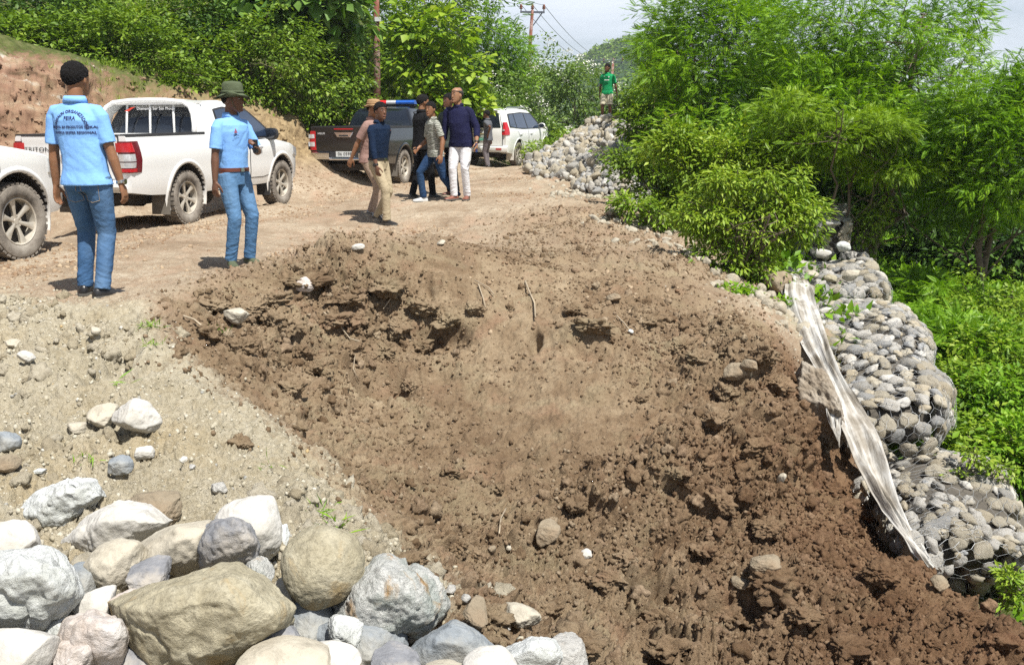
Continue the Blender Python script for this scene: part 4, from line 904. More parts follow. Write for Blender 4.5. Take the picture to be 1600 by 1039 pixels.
def text(s, size, mat, parent, loc, rot, name='lettering', ext=.001, bend=None, sx=1, bold=0):
    cu = bpy.data.curves.new(name, 'FONT'); cu.body = s; cu.size = size; cu.align_x = 'CENTER'; cu.align_y = 'CENTER'; cu.extrude = ext; cu.space_character = 1.05; cu.resolution_u = 3; cu.offset = bold
    o = bpy.data.objects.new(name, cu); COL.objects.link(o)
    dg = bpy.context.evaluated_depsgraph_get(); me = bpy.data.meshes.new_from_object(o.evaluated_get(dg)); bpy.data.objects.remove(o)
    me.materials.clear(); me.materials.append(mat)
    if bend:
        for v in me.vertices:
            a = v.co.x/bend; r = bend+v.co.y; v.co.x = r*math.sin(a); v.co.y = r*math.cos(a)-bend
    for v in me.vertices: v.co.x *= sx
    o = bpy.data.objects.new(name, me); o.location = loc; o.rotation_euler = rot; return link(o, parent)
WHEEL = {}
def wheel(parent, x, y, r, side, spokes=6, w_=.25, key='a'):
    if key not in WHEEL:
        t = MB(); h = w_/2; rr_ = r*.64
        t.lathe([(rr_, -h*.8), (rr_+.02, -h*.96), (r*.86, -h*1.04), (r*.95, -h*.96), (r*.99, -h*.74), (r, -h*.4), (r, 0), (r, h*.4), (r*.99, h*.74), (r*.95, h*.96), (r*.86, h*1.04), (rr_+.02, h*.96), (rr_, h*.8)], 56)
        for i in range(36):   # tread blocks
            a = 2*math.pi*i/36
            for s_ in (-1, 1): t.box((r*1.0*math.cos(a+.04*s_), s_*h*.62, r*1.0*math.sin(a+.04*s_)), (.012, h*.30, r*.055), Matrix.Rotation(-a-.04*s_, 3, 'Y'))
            t.box((r*math.cos(a+.08), 0, r*math.sin(a+.08)), (.010, h*.22, r*.06), Matrix.Rotation(-a-.08, 3, 'Y'))
        tm = t.mesh('tyre', [DRUBBER], smooth=True, angle=40)
        q = MB(); q.lathe([(rr_*1.0, h*.82), (rr_*.97, h*.86), (rr_*.93, h*.80), (rr_*.90, h*.35), (rr_*.90, -h*.7), (rr_, -h*.8)], 48)
        q.lathe([(0.001, h*.55), (rr_*.13, h*.55), (rr_*.17, h*.48), (rr_*.19, h*.3), (rr_*.2, 0)], 20)
        for i in range(spokes):
            a = 2*math.pi*i/spokes+.3; M3 = Matrix.Rotation(-a, 3, 'Y')
            pr = []
            for (d_, wd, y0) in [(.14, .085, .50), (.35, .075, .56), (.6, .095, .62), (.84, .16, .66), (.93, .17, .68)]:
                pr.append([M3 @ Vector((d_*rr_, y0*h, -wd*rr_*1.05)), M3 @ Vector((d_*rr_, y0*h+.006, -wd*rr_*.5)), M3 @ Vector((d_*rr_, y0*h+.006, wd*rr_*.5)), M3 @ Vector((d_*rr_, y0*h, wd*rr_*1.05)), M3 @ Vector((d_*rr_, y0*h-.03, wd*rr_*.8)), M3 @ Vector((d_*rr_, y0*h-.03, -wd*rr_*.8))])
            q.rings(pr)
            an_ = a+math.pi/spokes; q.tube([(rr_*.24*math.cos(an_), h*.35, rr_*.24*math.sin(an_)), (rr_*.24*math.cos(an_), h*.55, rr_*.24*math.sin(an_))], .011, 6)
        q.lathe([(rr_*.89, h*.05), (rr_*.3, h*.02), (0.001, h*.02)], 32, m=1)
        WHEEL[key] = (tm, q.mesh('rim', [ALLOY, DARKIN], smooth=True, angle=35))
    tm, rm = WHEEL[key]
    e = empty('wheel', (x, y, r), 0, parent=parent)
    if side < 0: e.rotation_euler = (0, 0, math.pi)
    mobj('tyre', tm, e); mobj('rim', rm, e); return e
def lerp_tab(tab, x):
    xs = [t[0] for t in tab]; return float(np.interp(x, xs, [t[1] for t in tab]))
class Car:
    """s.top(x): shoulder height, s.W(x,z): half width of the side surface"""
    def side(s, name, bot, topl, mat, off, sg, parent, n=14, mz=8, thick=0.0):
        """patch on the side surface between two polylines in (x, z)"""
        bx = np.interp(np.linspace(0, 1, n), np.linspace(0, 1, len(bot)), [p[0] for p in bot]); bz = np.interp(np.linspace(0, 1, n), np.linspace(0, 1, len(bot)), [p[1] for p in bot])
        tx = np.interp(np.linspace(0, 1, n), np.linspace(0, 1, len(topl)), [p[0] for p in topl]); tz = np.interp(np.linspace(0, 1, n), np.linspace(0, 1, len(topl)), [p[1] for p in topl])
        V = []; F = []
        for i in range(n):
            for j in range(mz):
                t = j/(mz-1); x = bx[i]*(1-t)+tx[i]*t; z = bz[i]*(1-t)+tz[i]*t; V.append((x, sg*(s.W(x, z)+off), z))
        for i in range(n-1):
            for j in range(mz-1): F.append((i*mz+j, (i+1)*mz+j, (i+1)*mz+j+1, i*mz+j+1) if sg < 0 else (i*mz+j, i*mz+j+1, (i+1)*mz+j+1, (i+1)*mz+j))
        b = MB(); b.add(V, F)
        me = b.mesh(name, [mat], smooth=True, recalc=False)
        return mobj(name, me, parent)
    def arch(s, parent, cx, cz, r, sg, mat, a0=-20, a1=200, wd=.055, off=.018, name='wheel_arch'):
        b = MB(); rg = []
        for i in range(25):
            a = R(a0+(a1-a0)*i/24); ring = []
            for (k, o) in ((0, -.03), (0, off), (wd*.6, off*.9), (wd, .001)):
                x = cx+(r+k)*math.cos(a); z = cz+(r+k)*math.sin(a); ring.append((x, sg*(s.W(x, z)+o), z))
            rg.append(ring)
        b.rings(rg, cap=False, closed=False); return b.obj(name, [mat], parent, smooth=True)
def boolcut(ob, cuts, dark_test, dark_slot):
    for me in cuts:
        co = bpy.data.objects.new('cut', me); COL.objects.link(co); co.parent = ob.parent
        md = ob.modifiers.new('b', 'BOOLEAN'); md.object = co; md.operation = 'DIFFERENCE'; md.solver = 'EXACT'
        dg = bpy.context.evaluated_depsgraph_get(); nm = bpy.data.meshes.new_from_object(ob.evaluated_get(dg)); ob.modifiers.clear(); ob.data = nm; bpy.data.objects.remove(co)
    for p in ob.data.polygons:
        if dark_test(p.center): p.material_index = dark_slot; p.use_smooth = False
def interp_section(stations, x):
    """stations: [(x, [(y, z) ...])]"""
    for a, b in zip(stations, stations[1:]):
        if a[0] <= x <= b[0]:
            t = (x-a[0])/(b[0]-a[0]+1e-9); return [(p[0]*(1-t)+q[0]*t, p[1]*(1-t)+q[1]*t) for p, q in zip(a[1], b[1])]
    return stations[0][1] if x < stations[0][0] else stations[-1][1]
def pickup(name, label, loc, heading, paint_m, style, group=None):
    c = Car(); root = empty(name, loc, heading, label, 'pickup truck', group)
    # x forward (rear axle 0), y left
    WB, XR, XF = 3.0, -1.28, 3.98; RAIL = 1.30
    zt = [(-1.3, RAIL), (.62, RAIL), (.70, RAIL), (.9, 1.20), (2.1, 1.16), (2.75, 1.16), (3.0, 1.13), (3.5, 1.06), (3.85, .96), (3.98, .80)]
    wt = [(-1.3, .885), (-1.0, .905), (0, .92), (1.5, .915), (2.9, .92), (3.4, .90), (3.75, .82), (3.98, .66)]
    zb = [(-1.3, .56), (-.9, .50), (0, .44), (3.2, .42), (3.7, .44), (3.98, .52)]
    def W0(x, z):
        w_ = lerp_tab(wt, x); top = lerp_tab(zt, x)
        t = z
        prof = np.interp(t, [.40, .52, .68, .86, .98, 1.10, 1.22, 1.31], [.935, .965, .985, .99, 1.0, .985, .962, .95])
        return w_*prof
    ROOF = 1.79
    cabw = lambda z: np.interp(z, [1.12, 1.30, 1.50, 1.66, 1.73, 1.79], [.855, .845, .76, .685, .64, .56])
    def W(x, z):
        if z > lerp_tab(zt, x)-.005 and .60 < x: return float(cabw(z))
        if z > 1.19 and x > .78: 
            t = min(1, (z-1.19)/.06); return W0(x, z)*(1-t)+float(cabw(z))*t
        return float(W0(x, z))
    c.W = W
    # lower body, one closed loft
    st = []
    xs = sorted(set([XR, -1.24] + list(np.linspace(-1.2, .58, 12)) + list(np.linspace(.62, 3.98, 26))))
    rings = []
    for x in xs:
        top = lerp_tab(zt, x); bot = lerp_tab(zb, x); zs = np.linspace(bot, top-.02, 11)
        half = [(0, bot+.02), (W0(x, bot)*.75, bot)] + [(W0(x, z), z) for z in zs] + [(W0(x, top)-.02, top)]
        w_ = W0(x, top)
        if True:
            cr_ = 0 if x < .65 else .045
            half += [(w_-.085, top+cr_*.35), (w_*.75, top+cr_*.6), (w_*.5, top+cr_), (0, top+cr_*1.15)]
        ring = [(x, y, z) for y, z in half] + [(x, -y, z) for y, z in half[-2:0:-1]]
        rings.append(ring)
    b = MB(); b.rings(rings, 0)
    body = b.obj('body', [paint_m, DARKIN], root, smooth=True, angle=28)
    R_ = .385; AR = .475; cuts = []
    for ax_ in (0, WB):
        for sg in (-1, 1):
            k = MB(); k.tube([(ax_, sg*.50, R_+.03), (ax_, sg*1.2, R_+.03)], AR, 40); cuts.append(k.mesh('cut'))
    k = MB(); k.box((-.31, 0, 1.31), (.90, .775, .37)); cuts.append(k.mesh('cut'))
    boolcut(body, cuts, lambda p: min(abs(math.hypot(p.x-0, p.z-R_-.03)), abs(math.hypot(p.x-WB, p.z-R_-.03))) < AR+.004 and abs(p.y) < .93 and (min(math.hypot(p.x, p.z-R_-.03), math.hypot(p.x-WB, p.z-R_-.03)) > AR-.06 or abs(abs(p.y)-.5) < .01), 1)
    body.data.set_sharp_from_angle(angle=R(28))
    # cab
    prof = [(.64, 1.22), (.60, 1.30), (.66, 1.50), (.80, 1.715), (.92, 1.765), (1.15, 1.79), (1.6, 1.80), (2.0, 1.77), (2.25, 1.71), (2.72, 1.42), (3.02, 1.17), (3.0, 1.12)]
    cabm = MB(); rg = []
    def xz(z, front):  # x of the cab outline at height z
        if front: return float(np.interp(z, [1.12, 1.17, 1.42, 1.60, 1.71, 1.77, 1.80], [3.06, 3.0, 2.68, 2.42, 2.22, 2.0, 1.5]))
        return float(np.interp(z, [1.12, 1.30, 1.50, 1.64, 1.715, 1.765, 1.80], [.62, .63, .69, .76, .83, .98, 1.4]))
    for z in [1.08, 1.16, 1.24, 1.32, 1.40, 1.48, 1.56, 1.62, 1.67, 1.71, 1.74, 1.765, 1.783, 1.795]:
        w_ = float(cabw(z)); r0, r1 = xz(z, 0), xz(z, 1); ring = []
        for i in range(40):   # superellipse like plan
            a = 2*math.pi*i/40; ca_, sa = math.cos(a), math.sin(a); e_ = .22
            ux = math.copysign(abs(ca_)**e_, ca_); uy = math.copysign(abs(sa)**e_, sa)
            bow = .10*(1-uy*uy) if ux > 0 else .03*(1-uy*uy)
            x = (r0+r1)/2+ux*(r1-r0)/2; x += bow*(1 if ux > 0 else -1)*abs(ux)**3; ring.append((x, uy*w_, z))
        rg.append(ring)
    cabm.rings(rg, 0); cabm.obj('cab', [paint_m], root, smooth=True, angle=50)
    gl = GLASSB if paint_m is WHITE else GLASS
    for sg in (-1, 1):
        # side glass: rear door then front door, dark frame around them
        c.side('window_frame', [(1.02, 1.22), (1.9, 1.19), (2.86, 1.19)], [(1.17, 1.66), (1.5, 1.70), (2.2, 1.66)], TRIM, .006, sg, root, 20)
        c.side('rear_door_window', [(1.07, 1.25), (1.4, 1.235), (1.80, 1.225)], [(1.20, 1.635), (1.4, 1.66), (1.70, 1.675)], gl, .012, sg, root)
        c.side('front_door_window', [(1.88, 1.225), (2.3, 1.215), (2.74, 1.215)], [(1.79, 1.675), (2.0, 1.66), (2.20, 1.62)], gl, .012, sg, root)
        for nm, bo, to in (('door', [(1.03, .56), (1.5, .55), (1.85, .56)], [(1.0, 1.20), (1.5, 1.19), (1.85, 1.18)]), ('door', [(1.875, .56), (2.3, .55), (2.60, .58), (2.66, .75)], [(1.875, 1.18), (2.3, 1.17), (2.6, 1.155), (2.78, 1.14)])):
            bo2 = [(p[0]+(-.012 if i == 0 else .012 if i == len(bo)-1 else 0), p[1]-.012) for i, p in enumerate(bo)]; to2 = [(p[0]+(-.012 if i == 0 else .012 if i == len(to)-1 else 0), p[1]+.008) for i, p in enumerate(to)]
            c.side('door_seam', bo2, to2, TRIM, .002, sg, root, 16, 12)
            d = c.side(nm, bo, to, paint_m, .007, sg, root, 16, 12)
            hx = bo[0][0]+.16; h = MB(); h.tube([(hx, sg*(W(hx, 1.03)+.035), 1.03), (hx+.2, sg*(W(hx+.2, 1.03)+.035), 1.035)], .016, 8)
            for q in (0, .2): h.tube([(hx+q, sg*(W(hx, 1.03)), 1.03), (hx+q, sg*(W(hx, 1.03)+.04), 1.03)], .014, 6)
            h.tube([(hx+.05, sg*(W(hx, 1.03)+.002), 1.03), (hx+.05, sg*(W(hx, 1.03)+.010), 1.03)], .05, 14); h.obj('door_handle', [CHROME], d, smooth=True, angle=40)
        # mirror
        mb = MB(); mb.rings([[(2.62+.06*dx, sg*(.93+ay*.13), 1.25+az*.095) for ay, az in [(math.copysign(abs(math.cos(a))**.6, math.cos(a)), math.copysign(abs(math.sin(a))**.6, math.sin(a))) for a in [2*math.pi*i/20 for i in range(20)]] ] for dx in (-1, -.9)] +
                            [[(2.62+.06*dx, sg*(.93+ay*.13*k), 1.25+az*.095*k) for ay, az in [(math.copysign(abs(math.cos(a))**.6, math.cos(a)), math.copysign(abs(math.sin(a))**.6, math.sin(a))) for a in [2*math.pi*i/20 for i in range(20)]] ] for dx, k in ((-.2, 1.06), (.6, .9), (1.1, .5))])
        mo = mb.obj('wing_mirror', [TRIM if style == 'white' else paint_m], root, smooth=True, angle=40)
        gm = MB(); gm.rings([[(2.556, sg*(.93+ay*.115), 1.25+az*.082) for ay, az in [(math.copysign(abs(math.cos(a))**.6, math.cos(a)), math.copysign(abs(math.sin(a))**.6, math.sin(a))) for a in [2*math.pi*i/20 for i in range(20)]]], [(2.553, sg*(.93+ay*.105), 1.25+az*.075) for ay, az in [(math.cos(a), math.sin(a)) for a in [2*math.pi*i/20 for i in range(20)]]]]); gm.obj('mirror_glass', [GLASS], mo, smooth=True)
        am = MB(); am.tube([(2.62, sg*.78, 1.19), (2.64, sg*.86, 1.21)], .03, 8); am.obj('mirror_arm', [TRIM], mo)
        for ax_ in (0, WB): c.arch(root, ax_, R_+.03, AR, sg, paint_m, wd=.06, off=.022)
        # mud flap, side step, bed rail cap
        f = MB(); f.box((-.50, sg*.76, .36), (.012, .14, .17), Matrix.Rotation(.12, 3, 'Y')); f.obj('mud_flap', [plain('dusty mud flap', (.13, .115, .095), .9)], root)
        f = MB(); f.box((WB-.50, sg*.77, .33), (.012, .12, .12)); f.obj('mud_flap', [TRIM], root)
        s_ = MB(); s_.box((1.5, sg*.80, .38), (1.0, .08, .025)); s_.obj('side_step', [TRIM], root, bevel=.012) if style == 'black' else None
        rc = MB(); rc.rings([[(x, sg*(W0(x, RAIL)+.004), RAIL-.012), (x, sg*(W0(x, RAIL)-.0), RAIL+.022), (x, sg*(W0(x, RAIL)-.08), RAIL+.024), (x, sg*(W0(x, RAIL)-.092), RAIL-.012)] for x in np.linspace(-1.27, .60, 12)]); rc.obj('bed_rail_cap', [TRIM], root, smooth=True, angle=40)
        wheel(root, 0, sg*.775, R_, sg, key='pick'); wheel(root, WB, sg*.775, R_, sg, key='pick')
        # lamps
        tl = empty('tail_light', (0, 0, 0), 0, parent=root)
        def lamp(nm, z0, z1, m_, x1=-1.05, o=.012, y0=.70):
            b = MB(); zz = np.linspace(z0, z1, 6); rg = []
            for z in zz:
                e_ = W0(-1.2, z); bulge = .03*math.sin(math.pi*(z-.80)/.46)
                rg.append([(XR-.012-o, sg*(y0+.0), z), (XR-.03-o, sg*(e_-.06), z), (XR+.0-o, sg*(e_+.006+o*.6), z), (x1-.12+bulge, sg*(W0(x1, z)+.008+o), z), (x1-.02+bulge, sg*(W0(x1, z)+.004+o*.5), z), (x1-.02+bulge, sg*(W0(x1, z)-.06), z), (XR+.01, sg*(y0), z)])
            b.rings(rg); return b.obj(nm, [m_], tl, smooth=True, angle=40)
        if style == 'white':
            lamp('lamp_housing', .82, 1.23, REDD, o=.0); lamp('upper_red_lens', 1.09, 1.21, REDL, -1.16, .012); lamp('clear_lens', .97, 1.065, CLEAR, -1.17, .014, .735); lamp('clear_lens', .885, .955, CLEAR, -1.17, .014, .735); lamp('lower_red_lens', .83, .875, REDL, -1.13, .012)
        else:
            lamp('lamp_housing', .80, 1.22, REDL, -1.10, .0); lamp('clear_lens', 1.06, 1.15, CLEAR, -1.22, .010, .76); lamp('clear_lens', .88, .98, CLEAR, -1.22, .010, .76)
        hl = MB(); rg = []
        for t in np.linspace(0, 1, 8):
            x = 3.50+.40*t; zc_ = .93-.05*t; hh = .085; rg.append([(x, sg*(W0(x, zc_)+.012), zc_-hh*(.7+.3*t)), (x, sg*(W0(x, zc_)+.02), zc_), (x, sg*(W0(x, zc_+hh)+.006), min(zc_+hh, lerp_tab(zt, x)-.01)), (x, sg*(W0(x, zc_)-.10), zc_+hh*.8), (x, sg*(W0(x, zc_)-.10), zc_-hh*.6)])
        hl.rings(rg); hl.obj('headlight', [CLEAR], root, smooth=True, angle=40)
    # front: grille, bumper
    g = MB()
    for i in range(5): g.box((3.965-.02*i*0, 0, .66+.06*i), (.02, .50, .014))
    g.obj('grille', [CHROME if style == 'white' else TRIM], root, bevel=.004)
    ws = MB(); rg = []
    for t in np.linspace(0, 1, 10):
        z = 1.20+.47*t; x = xz(z, 1)+.012; w_ = float(cabw(z))*.90; rg.append([(x+.10*(1-(u)**2)+.006, u*w_, z+.006) for u in np.linspace(-1, 1, 15)])
    ws.rings(rg, cap=False, closed=False); ws.obj('windscreen', [gl], root, smooth=True)
    # rear window
    def rearpatch(nm, z0, z1, y0, y1, m_, o, parent=root):
        b = MB(); rg = []
        for t in np.linspace(0, 1, 8):
            z = z0+(z1-z0)*t; w_ = float(cabw(z)); rg.append([(xz(z, 0)-.03*(1-(u*max(abs(y0), abs(y1)))**2)-o, u_*w_, z) for u, u_ in [(v_, y0+(y1-y0)*(v_+1)/2) for v_ in np.linspace(-1, 1, 11)]])
        b.rings(rg, cap=False, closed=False); return b.obj(nm, [m_], parent, smooth=True)
    rearpatch('rear_window', 1.20, 1.735, -.965, .965, GLASS, .012)
    # under side: chassis, axle, silencer
    u = MB(); u.box((1.3, 0, .42), (2.5, .42, .07)); u.tube([(0, -.7, R_), (0, .7, R_)], .05, 10); u.tube([(0, -.12, R_), (0, .12, R_)], .14, 12); u.tube([(WB, -.7, R_), (WB, .7, R_)], .045, 10)
    for sg in (-1, 1): u.box((-.1, sg*.5, .46), (1.05, .04, .06))
    u.tube([(-.9, -.45, .40), (-.3, -.45, .38)], .06, 10); u.box((-.75, .1, .50), (.34, .30, .05)); u.obj('underbody', [UNDER], root)
    # tailgate
    tg = MB(); rg = []
    for z in np.linspace(.74, RAIL-.005, 12):
        dx = .012*math.sin((z-.74)/.56*math.pi)+(.012 if z > 1.2 else 0); rg.append([(XR-.012-dx, y, z) for y in np.linspace(-.725, .725, 15)]+[(XR+.0, .725, z), (XR+.0, -.725, z)])
    tg.rings(rg); tgo = tg.obj('tailgate', [paint_m], root, smooth=True, angle=35)
    cp = MB(); cp.box((XR+.015, 0, RAIL+.006), (.045, .735, .014)); cp.obj('tailgate_cap', [TRIM], tgo, bevel=.006)
    sm = MB(); sm.box((XR-.002, 0, 1.01), (.006, .742, .285)); sm.obj('tailgate_seam', [TRIM], tgo)
    RB = (math.pi/2, 0, -math.pi/2)
    if style == 'white':
        text('TRITON', .085, LETTER, tgo, (XR-.03, .50, 1.12), RB, sx=1.25)
        hb = MB(); hb.box((XR-.03, 0, 1.03), (.016, .14, .035)); hb.obj('tailgate_handle', [CHROME], tgo, bevel=.01)
        bp = MB(); bp.rings([[(XR-.10, y, .60), (XR-.13, y, .64), (XR-.12, y, .70), (XR-.0, y, .73), (XR+.06, y, .60)] for y in np.linspace(-.80, .80, 7)]); bp.obj('rear_bumper', [paint_m], root, smooth=True, angle=35)
        pk = MB(); pk.tube([(XR-.125, -.66, .66), (XR-.14, -.66, .66)], .022, 12); pk.tube([(XR-.125, .66, .66), (XR-.14, .66, .66)], .022, 12); pk.obj('parking_sensor', [TRIM], root)
        # roll bar over the bed with upright bars
        def bar(pts, r, n='sports_bar'):
            q = MB(); q.tube(pts, r, 10, flat=1.0); return q.obj(n, [WHITE], root, smooth=True)
        arcp = [(.36, -.84, RAIL-.02), (.42, -.82, 1.42), (.48, -.775, 1.58), (.52, -.71, 1.69), (.54, -.60, 1.755), (.55, -.3, 1.785), (.55, 0, 1.79), (.55, .3, 1.785), (.54, .60, 1.755), (.52, .71, 1.69), (.48, .775, 1.58), (.42, .82, 1.42), (.36, .84, RAIL-.02)]
        sb = bar(arcp, .036)
        q = MB(); q.rings([[(x, y, zz) for y, zz in ((-.66, z0), (-.3, z0+.035), (.3, z0+.035), (.66, z0))]+[(x, .66, z0-.03), (x, -.66, z0-.03)] for x, z0 in ((.54, 1.75), (.95, 1.775))]); q.obj('bar_fairing', [WHITE], sb, smooth=True, angle=40)
        for sg in (-1, 1):
            q = MB(); q.rings([[(xa, sg*(ya+.012), za), (xa, sg*(ya-.02), za), (xb, sg*(yb-.02), zb_), (xb, sg*(yb+.012), zb_)] for xa, ya, za, xb, yb, zb_ in ((.38, .845, RAIL, .66, .86, RAIL-.02), (.50, .785, 1.58, .72, .76, 1.58), (.55, .66, 1.75, .95, .60, 1.77))]); q.obj('bar_side_panel', [WHITE], sb)
        for y, t in ((-.40, 0), (0, 0), (.40, 0)):
            q = MB(); q.tube([(.50, y*1.05, RAIL-.2), (.56, y, 1.55), (.60, y*.98, 1.77)], .018, 8); q.obj('upright_bar', [WHITE], sb, smooth=True)
        sticker = text('Diamante Ser San Motor', .062, LETW, sb, (.545, -.12, 1.665), RB, 'window_sticker'); sticker.rotation_euler = (math.pi/2+.0, 0, -math.pi/2)
        k = MB(); k.add([(0.544, .42, 1.63), (.544, .31, 1.68), (.544, .22, 1.695), (.544, .30, 1.655), (.544, .35, 1.625)], [(0, 1, 2, 3, 4)]); k.obj('sticker_mark', [plain('red sticker', (.6, .05, .03), .5)], sb)
    else:
        text('HILUX', .06, LETW, tgo, (XR-.03, .58, 1.165), RB); text('4x4', .06, LETW, tgo, (XR-.03, -.60, 1.165), RB)
        hb = MB(); hb.add([(XR-.034, .27, 1.20), (XR-.034, -.21, 1.20), (XR-.034, -.13, 1.08), (XR-.034, .19, 1.08), (XR-.05, .25, 1.19), (XR-.05, -.19, 1.19), (XR-.05, -.12, 1.09), (XR-.05, .18, 1.09)], [(4, 5, 6, 7), (0, 1, 5, 4), (1, 2, 6, 5), (2, 3, 7, 6), (3, 0, 4, 7)]); ho = hb.obj('tailgate_handle', [CHROME], tgo)
        q = MB(); q.box((XR-.052, .03, 1.12), (.003, .11, .018)); q.obj('handle_recess', [TRIM], ho)
        q = MB(); q.box((XR-.032, .03, 1.265), (.01, .23, .012)); q.obj('brake_light', [REDL], tgo)
        # chrome bumper with plate
        for nm, y0, y1, m_ in (('bumper_corner', -.90, -.36, CHROME), ('bumper_corner', .36, .90, CHROME)):
            q = MB(); rg = []
            for i in range(8):
                y = y0+(y1-y0)*i/7; a_ = abs(y); back = .13-.10*max(0, (a_-.7)/.2)**2; rg.append([(XR-back, y, .60), (XR-back-.02, y, .64), (XR-back-.015, y, .74), (XR-back+.03, y, .765), (XR+.0, y, .765), (XR+.04, y, .60)])
            q.rings(rg); q.obj(nm, [m_], root, smooth=True, angle=35)
        q = MB(); q.rings([[(XR-.13, y, .585), (XR-.145, y, .61), (XR-.12, y, .635), (XR-.0, y, .64), (XR-.0, y, .585)] for y in (-.36, 0, .36)]); q.obj('bumper_step', [CHROME], root)
        q = MB(); q.box((XR-.045, 0, .70), (.02, .36, .065)); pl = q.obj('plate_recess', [TRIM], root)
        q = MB(); q.box((XR-.07, .0, .715), (.004, .225, .06)); po = q.obj('licence_plate', [plain('plate white', (.55, .57, .56), .5)], root, bevel=.003)
        text('06 059B', .10, LETTER, po, (XR-.077, 0, .715), RB)
        # canopy-less cab styling: light bar on the roof
        lb = empty('light_bar', (1.55, 0, 1.80), 0, parent=root)
        def seg(nm, y0, y1, m_):
            q = MB(); q.rings([[(x_, y, z_) for x_, z_ in ((-.14, .05), (-.15, .09), (-.11, .145), (.11, .145), (.15, .09), (.14, .05))] for y in np.linspace(y0, y1, 4)]); q.obj(nm, [m_], lb, smooth=True, angle=50)
        seg('red_lens', .13, .62, plain('red beacon', (.62, .02, .03), .15, spec=.8)); seg('blue_lens', -.62, -.13, plain('blue beacon', (.02, .10, .42), .15, spec=.8)); seg('siren_box', -.127, .127, plain('siren grey', (.45, .46, .48), .3))
        q = MB(); q.box((0, 0, .02), (.10, .60, .025)); q.obj('bar_mount', [TRIM], lb)
        bx_ = MB(); bx_.rings([[(x, -.80*k_, RAIL), (x, .80*k_, RAIL), (x, .80*k_, RAIL+.03), (x, -.80*k_, RAIL+.03)] for x, k_ in ((-1.22, 1.), (.60, 1.))]); bx_.obj('bed_cover', [TRIM], root)
    return root
def heading_of(a, b): return math.atan2(b.y-a.y, b.x-a.x)
def on_ground(v): return Vector((v.x, v.y, bz1(v.x, v.y)+.01))
# white pickup: right rear wheel touches at pixel (290,350), right front at (428,318)
def place_vehicle(fn, name, label, pr, wb, y_off, head, *a):
    u = Vector((math.cos(head), math.sin(head), 0)); right = Vector((math.sin(head), -math.cos(head), 0))
    o = pr - right*y_off; o.z = bz1(pr.x, pr.y)-.005; r = fn(name, label, o, head, *a)
    fz = bz1(*(o+right*y_off+u*wb)[:2])-.015; r.rotation_euler = (0, -math.atan2(fz-o.z, wb), head); return r
H1 = math.atan2(2.86, .64)
place_vehicle(pickup, 'pickup_truck', 'white double cab pickup with a white sports bar, parked behind the man in the hat', P(290,348,13.35), 3.0, .80, H1, WHITE, 'white')
h2 = math.atan2(2.9, .60); pf = P(27,402,9.3); u = Vector((math.cos(h2), math.sin(h2), 0)); place_vehicle(pickup, 'pickup_truck', 'white pickup cut off by the left edge, only its front wheel and nose in view', pf-u*3.0, 3.0, .80, h2, WHITE, 'white')
place_vehicle(pickup, 'pickup_truck', 'black double cab pickup with a red and blue light bar on its roof', P(628,288,21.6), 3.0, .80, math.atan2(2.9, .78), BLACK, 'black')
